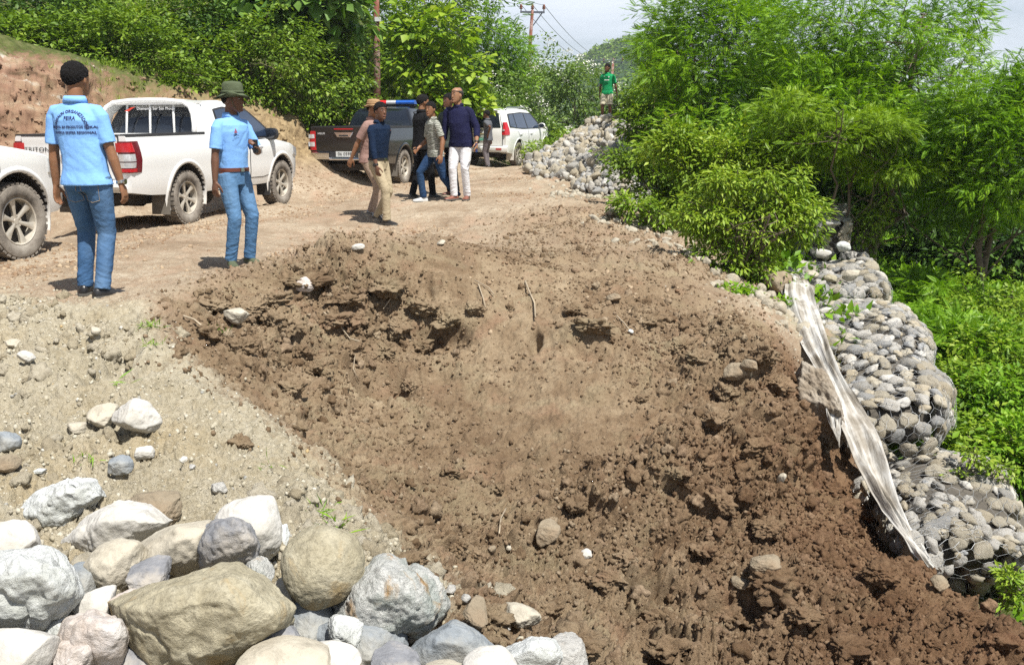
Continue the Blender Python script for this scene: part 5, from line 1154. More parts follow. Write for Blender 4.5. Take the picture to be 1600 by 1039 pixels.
def suv(name, label, loc, heading, m_):
    c = Car(); root = empty(name, loc, heading, label, 'car'); WB, R_, AR = 2.79, .385, .46
    ws_ = [(-1.08, .88), (-.9, .93), (0, .945), (2, .94), (3.0, .93), (3.4, .86), (3.70, .68)]; zt = [(-1.1, 1.18), (2.3, 1.15), (2.6, 1.14), (3.2, 1.10), (3.55, .98), (3.70, .80)]; zb = [(-1.08, .50), (-.6, .42), (3.3, .40), (3.7, .50)]
    W0 = lambda x, z: lerp_tab(ws_, x)*float(np.interp(z, [.4, .55, .75, .95, 1.1, 1.2], [.93, .97, .985, 1.0, .985, .965]))
    cw = lambda z: float(np.interp(z, [1.1, 1.2, 1.5, 1.72, 1.82, 1.87], [.905, .90, .80, .73, .67, .56]))
    xr = lambda z: float(np.interp(z, [1.1, 1.2, 1.5, 1.7, 1.80, 1.87], [-1.06, -1.05, -.98, -.90, -.82, -.3])); xf = lambda z: float(np.interp(z, [1.1, 1.17, 1.45, 1.65, 1.78, 1.87], [2.85, 2.72, 2.25, 1.92, 1.62, .8]))
    def W(x, z):
        if z <= 1.14: return W0(x, z)
        t = min(1, (z-1.14)/.06); return W0(x, min(z, 1.2))*(1-t)+cw(z)*t
    c.W = W; b = MB(); rg = []
    for x in np.linspace(-1.08, 3.70, 34):
        top = lerp_tab(zt, x); bot = lerp_tab(zb, x); half = [(0, bot+.02), (W0(x, bot)*.7, bot)]+[(W0(x, z), z) for z in np.linspace(bot, top, 11)]+[(W0(x, top)*.9, top+.02), (W0(x, top)*.5, top+.04), (0, top+.045)]
        rg.append([(x, y, z) for y, z in half]+[(x, -y, z) for y, z in half[-2:0:-1]])
    b.rings(rg); body = b.obj('body', [m_, DARKIN], root, smooth=True, angle=28); cuts = []
    for ax_ in (0, WB):
        for sg in (-1, 1): k = MB(); k.tube([(ax_, sg*.52, R_+.03), (ax_, sg*1.2, R_+.03)], AR, 40); cuts.append(k.mesh('cut'))
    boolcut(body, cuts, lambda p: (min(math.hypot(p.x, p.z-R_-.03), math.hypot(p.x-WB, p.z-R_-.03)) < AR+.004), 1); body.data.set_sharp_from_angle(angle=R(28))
    cab = MB(); rg = []
    for z in [1.08, 1.16, 1.25, 1.34, 1.43, 1.52, 1.61, 1.68, 1.73, 1.77, 1.80, 1.83, 1.85, 1.865]:
        w_ = cw(z); ring = []
        for i in range(40):
            a = 2*math.pi*i/40; ca_, sa = math.cos(a), math.sin(a); ux = math.copysign(abs(ca_)**.2, ca_); uy = math.copysign(abs(sa)**.2, sa); x = (xr(z)+xf(z))/2+ux*(xf(z)-xr(z))/2; x += (.10 if ux > 0 else .05)*(1-uy*uy)*(1 if ux > 0 else -1)*abs(ux)**3; ring.append((x, uy*w_, z))
        rg.append(ring)
    cab.rings(rg); cab.obj('cab', [m_], root, smooth=True, angle=50)
    def back(nm, z0, z1, y0, y1, mt, o, parent=root, inset=0):
        q = MB(); rg = []
        for z in np.linspace(z0, z1, 9):
            w_ = cw(z) if z > 1.14 else W0(-1.0, z); xb = xr(z) if z > 1.14 else -1.08
            rg.append([(xb-.05*(1-y*y)*(1 if z > 1.14 else .6)-o, y*w_, z) for y in np.linspace(y0, y1, 13)])
        q.rings(rg, cap=False, closed=False); return q.obj(nm, [mt], parent, smooth=True)
    tg = back('tailgate', .70, 1.80, -.84, .84, m_, .035); back('tailgate_seam', .68, 1.81, -.86, .86, TRIM, .020, tg)
    back('rear_window', 1.27, 1.73, -.80, .80, GLASS, .045, tg)
    q = MB(); q.rings([[(-.90, y, 1.82), (-1.02, y, 1.80), (-1.03, y, 1.82), (-.85, y, 1.86)] for y in np.linspace(-.55, .55, 5)]); q.obj('roof_spoiler', [m_], root, smooth=True, angle=40)
    RB = (math.pi/2, 0, -math.pi/2)
    q = MB(); q.lathe([(.075, -1.175), (.075, -1.165), (.06, -1.165), (.06, -1.175)], 24, 'y', m=0)
    e = MB()
    for rx, rz, zz in ((.085, .058, 0), (.03, .055, 0), (.07, .028, .022)): e.tube([(-1.165, rx*math.cos(a), 1.17+zz+rz*math.sin(a)) for a in [2*math.pi*i/24 for i in range(25)]], .007, 6, cap=False)
    e.obj('emblem', [plain('dark emblem', (.05, .05, .09), .3)], tg)
    q = MB(); q.box((-1.165, 0, 1.085), (.012, .28, .022)); q.obj('chrome_strip', [CHROME], tg, bevel=.005)
    q = MB(); q.box((-1.16, 0, .955), (.006, .19, .085)); pl = q.obj('licence_plate', [plain('green plate', (.10, .42, .30), .5)], tg)
    q = MB(); q.box((-1.168, 0, 1.005), (.004, .18, .028)); q.obj('plate_top_band', [plain('band grey', (.42, .44, .40), .6)], pl)
    text('07-129', .08, plain('plate text', (.45, .62, .52), .6), pl, (-1.170, 0, .935), RB)
    q = MB(); rg = []
    for y in np.linspace(-.93, .93, 15): bk = .10-.09*abs(y/.93)**6; rg.append([(-1.10-bk, y, .50), (-1.13-bk, y, .58), (-1.12-bk, y, .66), (-1.06, y, .71), (-1.0, y, .50)])
    q.rings(rg); bp = q.obj('rear_bumper', [m_], root, smooth=True, angle=35)
    for sg in (-1, 1):
        q = MB(); q.box((-1.215, sg*.66, .60), (.01, .10, .028)); q.obj('reflector', [REDL], bp, bevel=.004)
        tl = MB(); rg = []
        for z, wd in ((1.04, .16), (1.12, .20), (1.22, .16), (1.34, .10), (1.44, .07)):
            ww = W(-1.0, z); xb = xr(z) if z > 1.14 else -1.08
            rg.append([(xb-.04, sg*(ww-wd*.75), z), (xb-.035, sg*(ww-.03), z), (xb+.02, sg*(ww+.012), z), (xb+.10+wd*.6, sg*(W(-.9, z)+.014), z), (xb+.10+wd*.6, sg*(ww-.06), z), (xb+.05, sg*(ww-.12), z)])
        tl.rings(rg); t = tl.obj('tail_light', [REDL], root, smooth=True, angle=40)
        q = MB(); q.rings([[(-1.135, sg*(W(-1, z)-.12), z), (-1.13, sg*(W(-1, z)-.05), z), (-1.08, sg*(W(-1, z)-.05), z), (-1.08, sg*(W(-1, z)-.12), z)] for z in (1.17, 1.22)]); q.obj('clear_lens', [CLEAR], t)
        c.side('window_frame', [(-.72, 1.27), (.5, 1.19), (2.45, 1.18)], [(-.62, 1.70), (.6, 1.74), (1.62, 1.70)], TRIM, .005, sg, root, 22)
        for bo, to in (([(-.66, 1.30), (-.15, 1.25)], [(-.56, 1.66), (-.16, 1.68)]), ([(-.08, 1.245), (.86, 1.21)], [(-.09, 1.69), (.80, 1.70)]), ([(.94, 1.21), (2.25, 1.20)], [(.88, 1.70), (1.56, 1.66)])): c.side('side_window', bo, to, GLASSB, .011, sg, root)
        for bo, to in (([(.28, .62), (.30, .55), (.92, .52)], [(-.10, 1.17), (.3, 1.165), (.90, 1.16)]), ([(.95, .52), (1.6, .52), (2.15, .55)], [(.93, 1.16), (1.6, 1.15), (2.25, 1.14)])):
            c.side('door_seam', [(bo[0][0]-.012, bo[0][1]-.01)]+bo[1:-1]+[(bo[-1][0]+.012, bo[-1][1]-.01)], [(to[0][0]-.012, to[0][1]+.006)]+to[1:-1]+[(to[-1][0]+.012, to[-1][1]+.006)], TRIM, .002, sg, root, 16, 12); d = c.side('door', bo, to, m_, .007, sg, root, 16, 12)
            hx = to[0][0]+.14; h = MB(); h.tube([(hx, sg*(W(hx, 1.03)+.03), 1.03), (hx+.2, sg*(W(hx+.2, 1.03)+.03), 1.03)], .015, 8); h.obj('door_handle', [m_], d, smooth=True)
        c.side('side_trim', [(.35, .44), (2.3, .44)], [(.35, .52), (2.3, .52)], m_, .02, sg, root)
        for ax_ in (0, WB): c.arch(root, ax_, R_+.03, AR, sg, m_, wd=.05, off=.018)
        q = MB(); q.box((-.48, sg*.78, .36), (.012, .13, .15), Matrix.Rotation(.1, 3, 'Y')); q.obj('mud_flap', [m_], root)
        wheel(root, 0, sg*.80, R_, sg, key='suv', w_=.25); wheel(root, WB, sg*.80, R_, sg, key='suv')
        mb = MB(); mb.rings([[(2.05+dx, sg*(1.03+.12*k*math.cos(a)), 1.27+.085*k*math.sin(a)) for a in [2*math.pi*i/16 for i in range(16)]] for dx, k in ((-.05, 1), (.0, 1.05), (.06, .8), (.09, .4))]); mo = mb.obj('wing_mirror', [m_], root, smooth=True)
        mb = MB(); mb.rings([[(1.996+dx, sg*(1.03+.105*math.cos(a)), 1.27+.072*math.sin(a)) for a in [2*math.pi*i/16 for i in range(16)]] for dx in (0, .003)]); mb.obj('mirror_glass', [GLASS], mo)
        rl = MB(); rl.tube([(-.6, sg*.66, 1.83), (-.4, sg*.66, 1.90), (1.2, sg*.66, 1.90), (1.5, sg*.66, 1.80)], .018, 8); rl.obj('roof_rail', [CHROME], root, smooth=True)
        hl = MB(); hl.rings([[(x, sg*(W0(x, .92)+.01), .84), (x, sg*(W0(x, .92)+.012), .98), (x, sg*(W0(x, .92)-.1), .98), (x, sg*(W0(x, .92)-.1), .84)] for x in (3.25, 3.4, 3.55)]); hl.obj('headlight', [CLEAR], root)
    ws = MB(); rg = []
    for z in np.linspace(1.19, 1.72, 9): rg.append([(xf(z)+.10*(1-y*y)+.015, y*cw(z)*.9, z) for y in np.linspace(-1, 1, 13)])
    ws.rings(rg, cap=False, closed=False); ws.obj('windscreen', [GLASS], root, smooth=True)
    u = MB(); u.box((1.2, 0, .40), (2.1, .5, .08)); u.tube([(0, -.7, R_), (0, .7, R_)], .05, 10); u.box((-.7, 0, .47), (.34, .6, .05)); u.tube([(-.9, -.4, .38), (-.5, -.4, .38)], .05, 8); u.obj('underbody', [UNDER], root)
    return root
place_vehicle(suv, 'suv', 'white four wheel drive car with a green licence plate, farthest along the road', P(806,259.5,30.6), 2.79, .80, math.atan2(2.7, 1.02), WHITE)
# ================================================================ PEOPLE
# Every figure is laid out joint by joint in its own frame (x to its right, y forward, z up), then grown into
# one closed surface (lofted limbs merged by a voxel remesh).
def skin(name, c): 
    m = Mt(name, c, .5, spec=.35, Subsurface_Weight=.08); f = m.noise(14, 6, .6); m.color(m.ramp(f, [(.3, tuple(k*.82 for k in c)), (.7, tuple(min(1, k*1.15) for k in c))])); m.bump(m.noise(120, 4), .15, .002); return m.m
SK1 = skin('brown skin', (.235, .115, .06)); SK2 = skin('dark skin', (.13, .062, .036)); SK3 = skin('light brown skin', (.30, .16, .09))
HAIR = plain('black hair', (.010, .009, .009), .85, 0, .4, 60, 1.0, .2); HAIRG = plain('greying hair', (.05, .045, .042), .8, 0, .4, 60, .8, .2)
def cloth(name, c, pat=None, sc_=6, var=.16, b=.5, fade=None):
    m = Mt(name, c, .85, spec=.15); a = m.noise(sc_, 6, .6); col = m.ramp(a, [(.3, tuple(k*(1-var) for k in c)), (.7, tuple(min(1, k*(1+var)) for k in c))])
    if fade: col = m.mix(m.ramp(m.noise(2.6, 4, .55, stretch=(1, 1, .5)), [(.45, 0), (.68, .8)]), col, fade)
    if pat: col = pat(m, col)
    m.color(col); m.bump(m.math('ADD', m.noise(22, 5, .6), m.math('MULTIPLY', m.noise(5, 3, .5, dist=.9), 1.6)), b, .012); return m.m
def printed(m, col):
    v = m.voro(70, 'DISTANCE_TO_EDGE'); w_ = m.n('ShaderNodeTexWave', wave_type='RINGS'); w_.inputs['Scale'].default_value = 9; w_.inputs['Distortion'].default_value = 14; w_.inputs['Detail'].default_value = 3; m.L(m.coord('Object'), w_.inputs['Vector'])
    return m.mix(m.ramp(w_.outputs['Fac'], [(.35, 0), (.5, .9)]), col, (.14, .15, .12))
CM = dict(sky=cloth('sky blue polo', (.20, .41, .78), b=.35, var=.06), jean=cloth('blue denim', (.045, .105, .215), b=.7, fade=(.13, .22, .35)), jeanl=cloth('light blue denim', (.08, .175, .32), b=.7, fade=(.15, .26, .40)), navy=cloth('navy shirt', (.006, .015, .038), b=.7), indigo=cloth('indigo shirt', (.011, .012, .042), b=.5),
 khaki=cloth('khaki chino', (.36, .30, .20), b=.8), khaki2=cloth('pinkish khaki', (.33, .25, .19), b=.8), black=cloth('black cloth', (.008, .008, .009), b=.8), grey=cloth('grey print', (.36, .36, .32), printed, b=.6), djean=cloth('dark denim', (.012, .033, .085), b=.8, fade=(.03, .065, .13)),
 white=cloth('white trousers', (.66, .66, .68), b=.7), mauve=cloth('mauve polo', (.27, .17, .145), b=.6), sage=cloth('grey green shirt', (.09, .11, .095), b=.7), dgrey=cloth('dark grey polo', (.10, .105, .115), b=.6), tgrey=cloth('brownish grey trousers', (.13, .115, .12), b=.7),
 green=cloth('green jersey', (.012, .26, .09), b=.6), cream=cloth('cream shorts', (.50, .46, .34), b=.7), olive=cloth('olive hat', (.085, .105, .06), b=.5), straw=cloth('brown hat', (.33, .21, .11), b=.6))
SHOE = dict(black=plain('black leather', (.014, .013, .013), .35, 0, .3), green=plain('olive shoe', (.07, .085, .045), .8), white=plain('white trainer', (.55, .55, .54), .7), brown=plain('brown leather', (.20, .075, .05), .45), greyt=plain('grey trainer', (.33, .35, .38), .7))
SOLE = plain('sole', (.10, .095, .085), .8); SOLEW = plain('pale sole', (.5, .5, .48), .7); EYEW = plain('eye white', (.55, .52, .48), .3); EYEB = plain('eye dark', (.01, .008, .006), .2); LIPS = plain('lips', (.16, .06, .045), .5)
BELTB = plain('brown belt', (.12, .035, .02), .5); BELTK = plain('black belt', (.012, .012, .012), .5); METAL = plain('steel', (.5, .5, .48), .25, 1, .1)
def ell_ring(c, a, b, ax_, up, n=20, p=2.3):
    """superellipse ring round c: half width a along side, b along front"""
    c, ax_, up = Vector(c), Vector(ax_), Vector(up); side = up.cross(ax_).normalized() if False else None
    return c
def loft(mb, rings_):
    """rings_: (centre, half width along u, half depth along v, u, v)"""
    n = 22; rg = []
    for c, a, b, u, v in rings_:
        c, u, v = Vector(c), Vector(u), Vector(v); ring = []
        for k in range(n):
            t = 2*math.pi*k/n; ct, st_ = math.cos(t), math.sin(t); e_ = .88
            ring.append(c+u*a*math.copysign(abs(ct)**e_, ct)+v*b*math.copysign(abs(st_)**e_, st_))
        rg.append(ring)
    mb.rings(rg)
def blob(mb, c, r, M=None, n=2):
    v, f = ICO[n]; vv = [Vector(p) for p in v*np.array(r)]
    if M is not None: vv = [M @ p for p in vv]
    mb.add([Vector(c)+p for p in vv], [tuple(x) for x in f])
def remesh(mb, name, mats, vox, smooth=2, disp=None):
    me = mb.mesh(name, mats); o = bpy.data.objects.new('tmp', me); COL.objects.link(o)
    r = o.modifiers.new('r', 'REMESH'); r.mode = 'VOXEL'; r.voxel_size = vox; r.use_smooth_shade = True
    s = o.modifiers.new('s', 'SMOOTH'); s.iterations = smooth; s.factor = .5
    dg = bpy.context.evaluated_depsgraph_get(); nm = bpy.data.meshes.new_from_object(o.evaluated_get(dg)); bpy.data.objects.remove(o); nm.name = name
    if disp:
        n = len(nm.vertices); co = np.empty(n*3, np.float32); nm.vertices.foreach_get('co', co); no = np.empty(n*3, np.float32); nm.vertex_normals.foreach_get('vector', no); co = co.reshape(-1, 3); no = no.reshape(-1, 3)
        co = co+no*disp(co)[:, None]; nm.vertices.foreach_set('co', co.ravel().astype(np.float32)); nm.update()
    nm.polygons.foreach_set('use_smooth', [True]*len(nm.polygons)); return nm
def ik(a, b, l1, l2, pole):
    """joint position between a and b with bone lengths l1, l2, bent towards pole"""
    d = b-a; L_ = min(d.length, (l1+l2)*.999); d.normalize(); x = (l1*l1-l2*l2+L_*L_)/(2*L_); h = math.sqrt(max(0, l1*l1-x*x)); p = Vector(pole); p = (p-d*p.dot(d)).normalized(); return a+d*x+p*h
def person(label, px, py, d, H, face, pose, shirt, trousers, skinm, shoe, hair=HAIR, sleeve='short', untuck=True, belt=None, build=1.0, vox=.007, extras=(), shorts=False, group=None, headturn=0, sole=SOLE, belly=0, bald=False, on=None, head_pitch=0):
    """face: world heading (radians) the body faces; pose gives hands, feet, lean in metres, body frame"""
    k = H/1.75; g = on if on is not None else hit(px, py) if False else P(px, py, d)
    base = Vector((g.x, g.y, gz1(g.x, g.y)+pose.get('up', 0) if on is None else g.z))
    root = empty('person', base, face-math.pi/2, label, 'person', group)
    V3 = Vector; lean = pose.get('lean', 0)*k; hipz = .93*k-pose.get('drop', 0)
    hip = V3((pose.get('sway', 0)*k, pose.get('hipy', 0)*k, hipz)); tw = pose.get('twist', 0); ht = pose.get('hiptwist', 0)
    chest = hip+V3((pose.get('side', 0)*.5*k, lean*.6, .33*k)); neck = hip+V3((pose.get('side', 0)*k, lean, .545*k)); 
    U = V3((math.cos(tw), math.sin(tw), 0)); F = V3((-math.sin(tw), math.cos(tw), 0)); UH = V3((math.cos(ht), math.sin(ht), 0)); FH = V3((-math.sin(ht), math.cos(ht), 0))
    hd = headturn; UD = V3((math.cos(hd), math.sin(hd), 0)); FD = V3((-math.sin(hd), math.cos(hd), 0)); ZD = V3((0, 0, 1))
    q_ = Matrix.Rotation(head_pitch, 3, UD); FD2 = q_ @ FD; ZD = q_ @ ZD
    headc = neck+V3((0, .02*k, .0))+ZD*.150*k+FD*.02*k
    sh = [neck+U*s*.172*k*build+V3((0, 0, -.092*k)) for s in (-1, 1)]
    hj = [hip+UH*s*.088*k+V3((0, 0, -.03*k)) for s in (-1, 1)]
    hands = [V3(p)*k for p in pose['hands']]; feet = [V3(p)*k for p in pose['feet']]
    ankles = [f+V3((0, 0, .085*k)) for f in feet]
    ep = pose.get('elbow', [(-.5, -1, -.2), (.5, -1, -.2)]); kp = pose.get('knee', [(-.1, 1, 0), (.1, 1, 0)])
    el = [ik(sh[i], hands[i], .285*k, .255*k, ep[i]) for i in (0, 1)]; kn = [ik(hj[i], ankles[i], .42*k, .415*k, kp[i]) for i in (0, 1)]
    wr = [sh_ if False else hands[i] if (hands[i]-sh[i]).length <= .54*k else sh[i]+(hands[i]-sh[i]).normalized()*.535*k for i, sh_ in enumerate(sh)]
    B_ = build
    # ---- body: one continuous surface
    mb = MB()
    loft(mb, [(hip+V3((0, 0, -.10*k)), .13*k*B_, .095*k, UH, FH), (hip, .155*k*B_, .105*k, UH, FH), (hip+V3((0, lean*.1, .10*k)), .135*k*B_, .095*k+belly*.4, UH, FH), (chest-V3((0, 0, .06*k)), .145*k*B_, .10*k+belly*.5, U, F), (chest+V3((0, 0, .07*k)), .165*k*B_, .108*k, U, F), (neck+V3((0, 0, -.07*k)), .155*k*B_, .085*k, U, F), (neck+V3((0, 0, -.02*k)), .085*k, .06*k, U, F), (neck+V3((0, .0, .02*k)), .055*k, .055*k, U, F), (neck+ZD*.09*k+FD*.01, .052*k, .055*k, UD, FD)])
    # head
    hz = [(-.115, .030, .030, .050), (-.098, .046, .052, .036), (-.07, .058, .078, .014), (-.035, .066, .092, .004), (0, .071, .097, .0), (.04, .074, .098, -.004), (.075, .070, .092, -.008), (.10, .055, .074, -.012), (.116, .03, .042, -.012)]
    loft(mb, [(headc+ZD*z*k+FD2*fy*k, a*k, b*k, UD, FD2) for z, a, b, fy in hz])
    fr = headc+FD2*.094*k
    mb.rings([[fr+FD2*f_*k+UD*s*w_*k+ZD*z*k for s, f2 in ((-1, 0), (0, 1), (1, 0))]+[fr-FD2*.02*k+ZD*z*k] for z, w_, f_ in ((.018, .007, .000), (-.008, .010, .014), (-.026, .016, .022), (-.034, .012, .004))])
    blob(mb, fr+ZD*-.056*k-FD2*.004*k, (.026*k, .012*k, .008*k), q_ @ Matrix.Rotation(hd, 3, 'Z')); blob(mb, fr+ZD*-.070*k-FD2*.005*k, (.022*k, .012*k, .008*k), q_ @ Matrix.Rotation(hd, 3, 'Z'))
    blob(mb, fr+ZD*.030*k-FD2*.012*k, (.045*k, .016*k, .010*k), q_ @ Matrix.Rotation(hd, 3, 'Z')); blob(mb, fr+ZD*-.096*k-FD2*.012*k, (.024*k, .02*k, .018*k))
    for s in (-1, 1): blob(mb, headc+UD*s*.075*k-FD2*.005*k-ZD*.005*k, (.012*k, .022*k, .034*k), q_ @ Matrix.Rotation(hd+s*.35, 3, 'Z'))
    for i, s in ((0, -1), (1, 1)):
        a, e, w_ = sh[i], el[i], wr[i]
        d1 = (e-a); d2 = (w_-e); mb.tube([a, a+d1*.3, a+d1*.7, e, e+d2*.25, e+d2*.6, w_], [.052*k*B_, .048*k*B_, .041*k*B_, .036*k*B_, .040*k*B_, .034*k*B_, .025*k], 14)
        # hand: palm, four unequal bent fingers, thumb from the side of the palm
        hd_ = pose.get('handdir', [None, None])[i]; dirn = V3(hd_).normalized() if hd_ else d2.normalized()
        inw = U*(-s); palmn = (inw-dirn*inw.dot(dirn)).normalized() if abs(inw.dot(dirn)) < .95 else F; across = dirn.cross(palmn).normalized()
        if across.dot(F) < 0: across = -across
        pc = w_+dirn*.045*k; loft(mb, [(w_-dirn*.01*k, .024*k, .020*k, across, palmn), (w_+dirn*.02*k, .032*k, .017*k, across, palmn), (pc+dirn*.01*k, .040*k, .016*k, across, palmn), (w_+dirn*.092*k, .040*k, .013*k, across, palmn)])
        curl = pose.get('curl', [.5, .5])[i]
        for f_, (off, ln) in enumerate(((.030, .070), (.010, .080), (-.011, .075), (-.031, .058))):
            p0 = w_+dirn*.085*k+across*off*k; dd = (dirn+across*off*2.0).normalized(); pts = [p0]; an_ = 0
            for sg_, fr_ in enumerate((.45, .32, .25)):
                an_ += curl*(.5 if sg_ == 0 else .75); pts.append(pts[-1]+(dd*math.cos(an_)+palmn*math.sin(an_))*ln*fr_*k)
            mb.tube(pts, [.0105*k, .0098*k, .009*k, .0075*k], 8)
        t0 = w_+dirn*.025*k+across*.030*k; mb.tube([t0, t0+(dirn*.6+across*.6+palmn*.3)*.035*k, t0+(dirn*1.3+across*.75+palmn*.6)*.045*k, t0+(dirn*1.9+across*.75+palmn*.9)*.045*k], [.014*k, .012*k, .011*k, .008*k], 8)
        # legs and feet
        a, e, w_ = hj[i], kn[i], ankles[i]; d1 = e-a; d2 = w_-e
        mb.tube([a+V3((0, 0, .03)), a+d1*.2, a+d1*.6, e, e+d2*.25, e+d2*.6, w_], [.085*k*B_, .083*k*B_, .066*k*B_, .053*k, .055*k, .044*k, .036*k], 16)
        fy = pose.get('footdir', [(-.15, 1), (.15, 1)])[i]; fd = V3((fy[0], fy[1], 0)).normalized(); loft_up = V3((0, 0, 1))
        mb.tube([w_-fd*.03*k, w_+fd*.05*k-V3((0, 0, .035*k)), w_+fd*.13*k-V3((0, 0, .055*k))], [.030*k, .018*k, .012*k], 10)
    body = mobj('body', remesh(mb, 'body', [skinm], vox, 2), root)
    # ---- hair, eyes, lips
    hb = MB(); v, f = ICO[5]; vv = []; HN = vn(v[:, 0]*9, v[:, 1]*9, v[:, 2]*9, 5)+.5*vn(v[:, 0]*24, v[:, 1]*24, v[:, 2]*24, 6)
    for p in v:
        x_, y_, z_ = p; 
        r = V3((x_*.086, y_*.113-.013, z_*.104+.034)); 
        lim = .02+.055*max(0, y_)-.075*max(0, -y_)+(0 if not bald else .02)
        if y_ > .55: lim = .062+.03*(y_-.55)
        if bald and z_ > .35 and y_ > -.4: r = V3((x_*.070, y_*.092-.012, z_*.085+.032))
        if r.z < lim-.012: r = V3((r.x*.80, r.y*.80, max(r.z, lim-.03)))
        r = r*(1+(.05 if not bald else .01)*float(HN[len(vv)])); vv.append(headc+UD*r.x*k+FD2*r.y*k+ZD*r.z*k)
    hb.add(vv, [tuple(x) for x in f]); hb.obj('hair', [hair], root, smooth=True)
    for s in (-1, 1):
        e_ = MB(); blob(e_, headc+FD2*.0855*k+UD*s*.031*k+ZD*.012*k, (.010*k, .006*k, .0042*k), Matrix.Rotation(hd, 3, 'Z')); eo = e_.obj('eye', [EYEW], root, smooth=True)
        e_ = MB(); blob(e_, headc+FD2*.0905*k+UD*s*.031*k+ZD*.012*k, (.0058*k, .005*k, .0058*k)); e_.obj('pupil', [EYEB], eo, smooth=True)
        e_ = MB(); e_.tube([fr-FD2*.002*k+UD*s*.012*k+ZD*.036*k, fr-FD2*.003*k+UD*s*.03*k+ZD*.041*k, fr-FD2*.014*k+UD*s*.046*k+ZD*.036*k], [.004*k, .004*k, .002*k], 6); e_.obj('eyebrow', [hair], root, smooth=True)
    e_ = MB(); blob(e_, fr+ZD*-.062*k+FD2*.0035*k, (.024*k, .0075*k, .008*k), Matrix.Rotation(hd, 3, 'Z')); e_.obj('lips', [LIPS], root, smooth=True)
    # ---- shirt
    mb = MB(); t_ = .012; low = pose.get('hem', -.10) if untuck else -.01
    fold = lambda co: (.005*fbm(co[:, 0]+co[:, 2]*.35, co[:, 1], co[:, 2]*.4, 8, 2, int(px))-.006*np.clip(.25-np.abs(fbm(co[:, 0]+co[:, 2]*.9, co[:, 1]+co[:, 2]*.5, co[:, 2]*.7, 7, 2, int(px)+3)), 0, 1)*2).astype(np.float32)
    rr = [(hip+V3((0, 0, low*k)), .197*k*B_, .140*k, UH, FH), (hip+V3((0, 0, -.03*k)), .188*k*B_, .134*k+belly*.3, UH, FH), (hip+V3((0, 0, .02*k)), .172*k*B_, .124*k+belly*.5, UH, FH), (hip+V3((0, lean*.2, .12*k)), .152*k*B_+t_, .108*k+t_+belly*.8, UH, FH), (chest-V3((0, 0, .05*k)), .155*k*B_+t_, .110*k+t_+belly*.8, U, F), (chest+V3((0, 0, .07*k)), .172*k*B_+t_, .114*k+t_, U, F), (neck+V3((0, 0, -.09*k)), .168*k*B_+t_, .098*k+t_, U, F), (neck+V3((0, 0, -.045*k)), .125*k*B_+t_*.8, .074*k+t_, U, F), (neck+V3((0, 0, -.012*k)), .078*k, .066*k, U, F)]
    if not untuck: rr = [(hip+V3((0, 0, .0)), .160*k*B_, .112*k+belly*.4, UH, FH)]+rr[3:]
    loft(mb, rr)
    for i, s in ((0, -1), (1, 1)):
        a, e, w_ = sh[i], el[i], wr[i]; d1 = e-a; d2 = w_-e; inn = a-U*s*.075*k+V3((0, 0, .034*k))
        if sleeve == 'short': mb.tube([inn, a-U*s*.015*k+V3((0, 0, .012*k)), a+d1*.10+U*s*.004, a+d1*.4, a+d1*.80], [.040*k*B_, .056*k*B_, .061*k*B_, .061*k*B_, .064*k*B_], 16)
        else:
            en = .62 if sleeve == 'rolled' else .93; mb.tube([inn, a-U*s*.015*k+V3((0, 0, .012*k)), a+d1*.10+U*s*.004, a+d1*.5, e, e+d2*.3, e+d2*en], [.040*k*B_, .055*k*B_, .059*k*B_, .055*k*B_, .052*k*B_, .049*k*B_, .043*k*B_], 16)
    so = mobj('shirt', remesh(mb, 'shirt', [shirt], vox, 2, fold), root)
    c_ = MB(); rg = []    # collar
    for (z, e1) in ((-.018, .012), (.012, .010), (.034, .012), (.012, .022), (-.014, .028)):
        rg.append([neck+V3((0, -.004*k, z*k))+U*math.cos(t)*(.060*k+e1*k)+F*math.sin(t)*(.058*k+e1*k)+V3((0, 0, (-.026*k if math.sin(t) > .6 else 0))) for t in [2*math.pi*j/20+.001 for j in range(20)]])
    c_.rings(rg); c_.obj('collar', [shirt], so, smooth=True)
    # ---- trousers
    mb = MB(); loft(mb, [(hip+V3((0, 0, -.12*k)), .150*k*B_, .112*k, UH, FH), (hip+V3((0, 0, -.03*k)), .166*k*B_, .118*k, UH, FH), (hip+V3((0, 0, .055*k)), .148*k*B_+.006, .106*k+.006+belly*.4, UH, FH)])
    for i, s in ((0, -1), (1, 1)):
        a, e, w_ = hj[i], kn[i], ankles[i]; d1 = e-a; d2 = w_-e
        if shorts: mb.tube([a+V3((0, 0, .02*k)), a+d1*.3, a+d1*.95], [.096*k*B_, .098*k*B_, .092*k], 16)
        else: mb.tube([a+V3((0, 0, .02*k)), a+d1*.25, a+d1*.6, e, e+d2*.3, e+d2*.65, e+d2*1.04], [.094*k*B_, .093*k*B_, .080*k*B_, .066*k, .064*k, .058*k, .057*k], 16)
    fold2 = lambda co: (.004*fbm(co[:, 0], co[:, 1], co[:, 2]*1.0, 9, 3, int(px)+9)+.0065*np.abs(fbm(co[:, 0]*.6, co[:, 1]*.6, co[:, 2]*2.0+np.abs(co[:, 0]), 12, 3, int(px)+13))*(.4+1.6*np.exp(-((co[:, 2]-.14*k)/.12)**2)+.9*np.exp(-((co[:, 2]-.52*k)/.1)**2))).astype(np.float32)
    to = mobj('trousers' if not shorts else 'shorts', remesh(mb, 'trousers', [trousers], vox, 2, fold2), root)
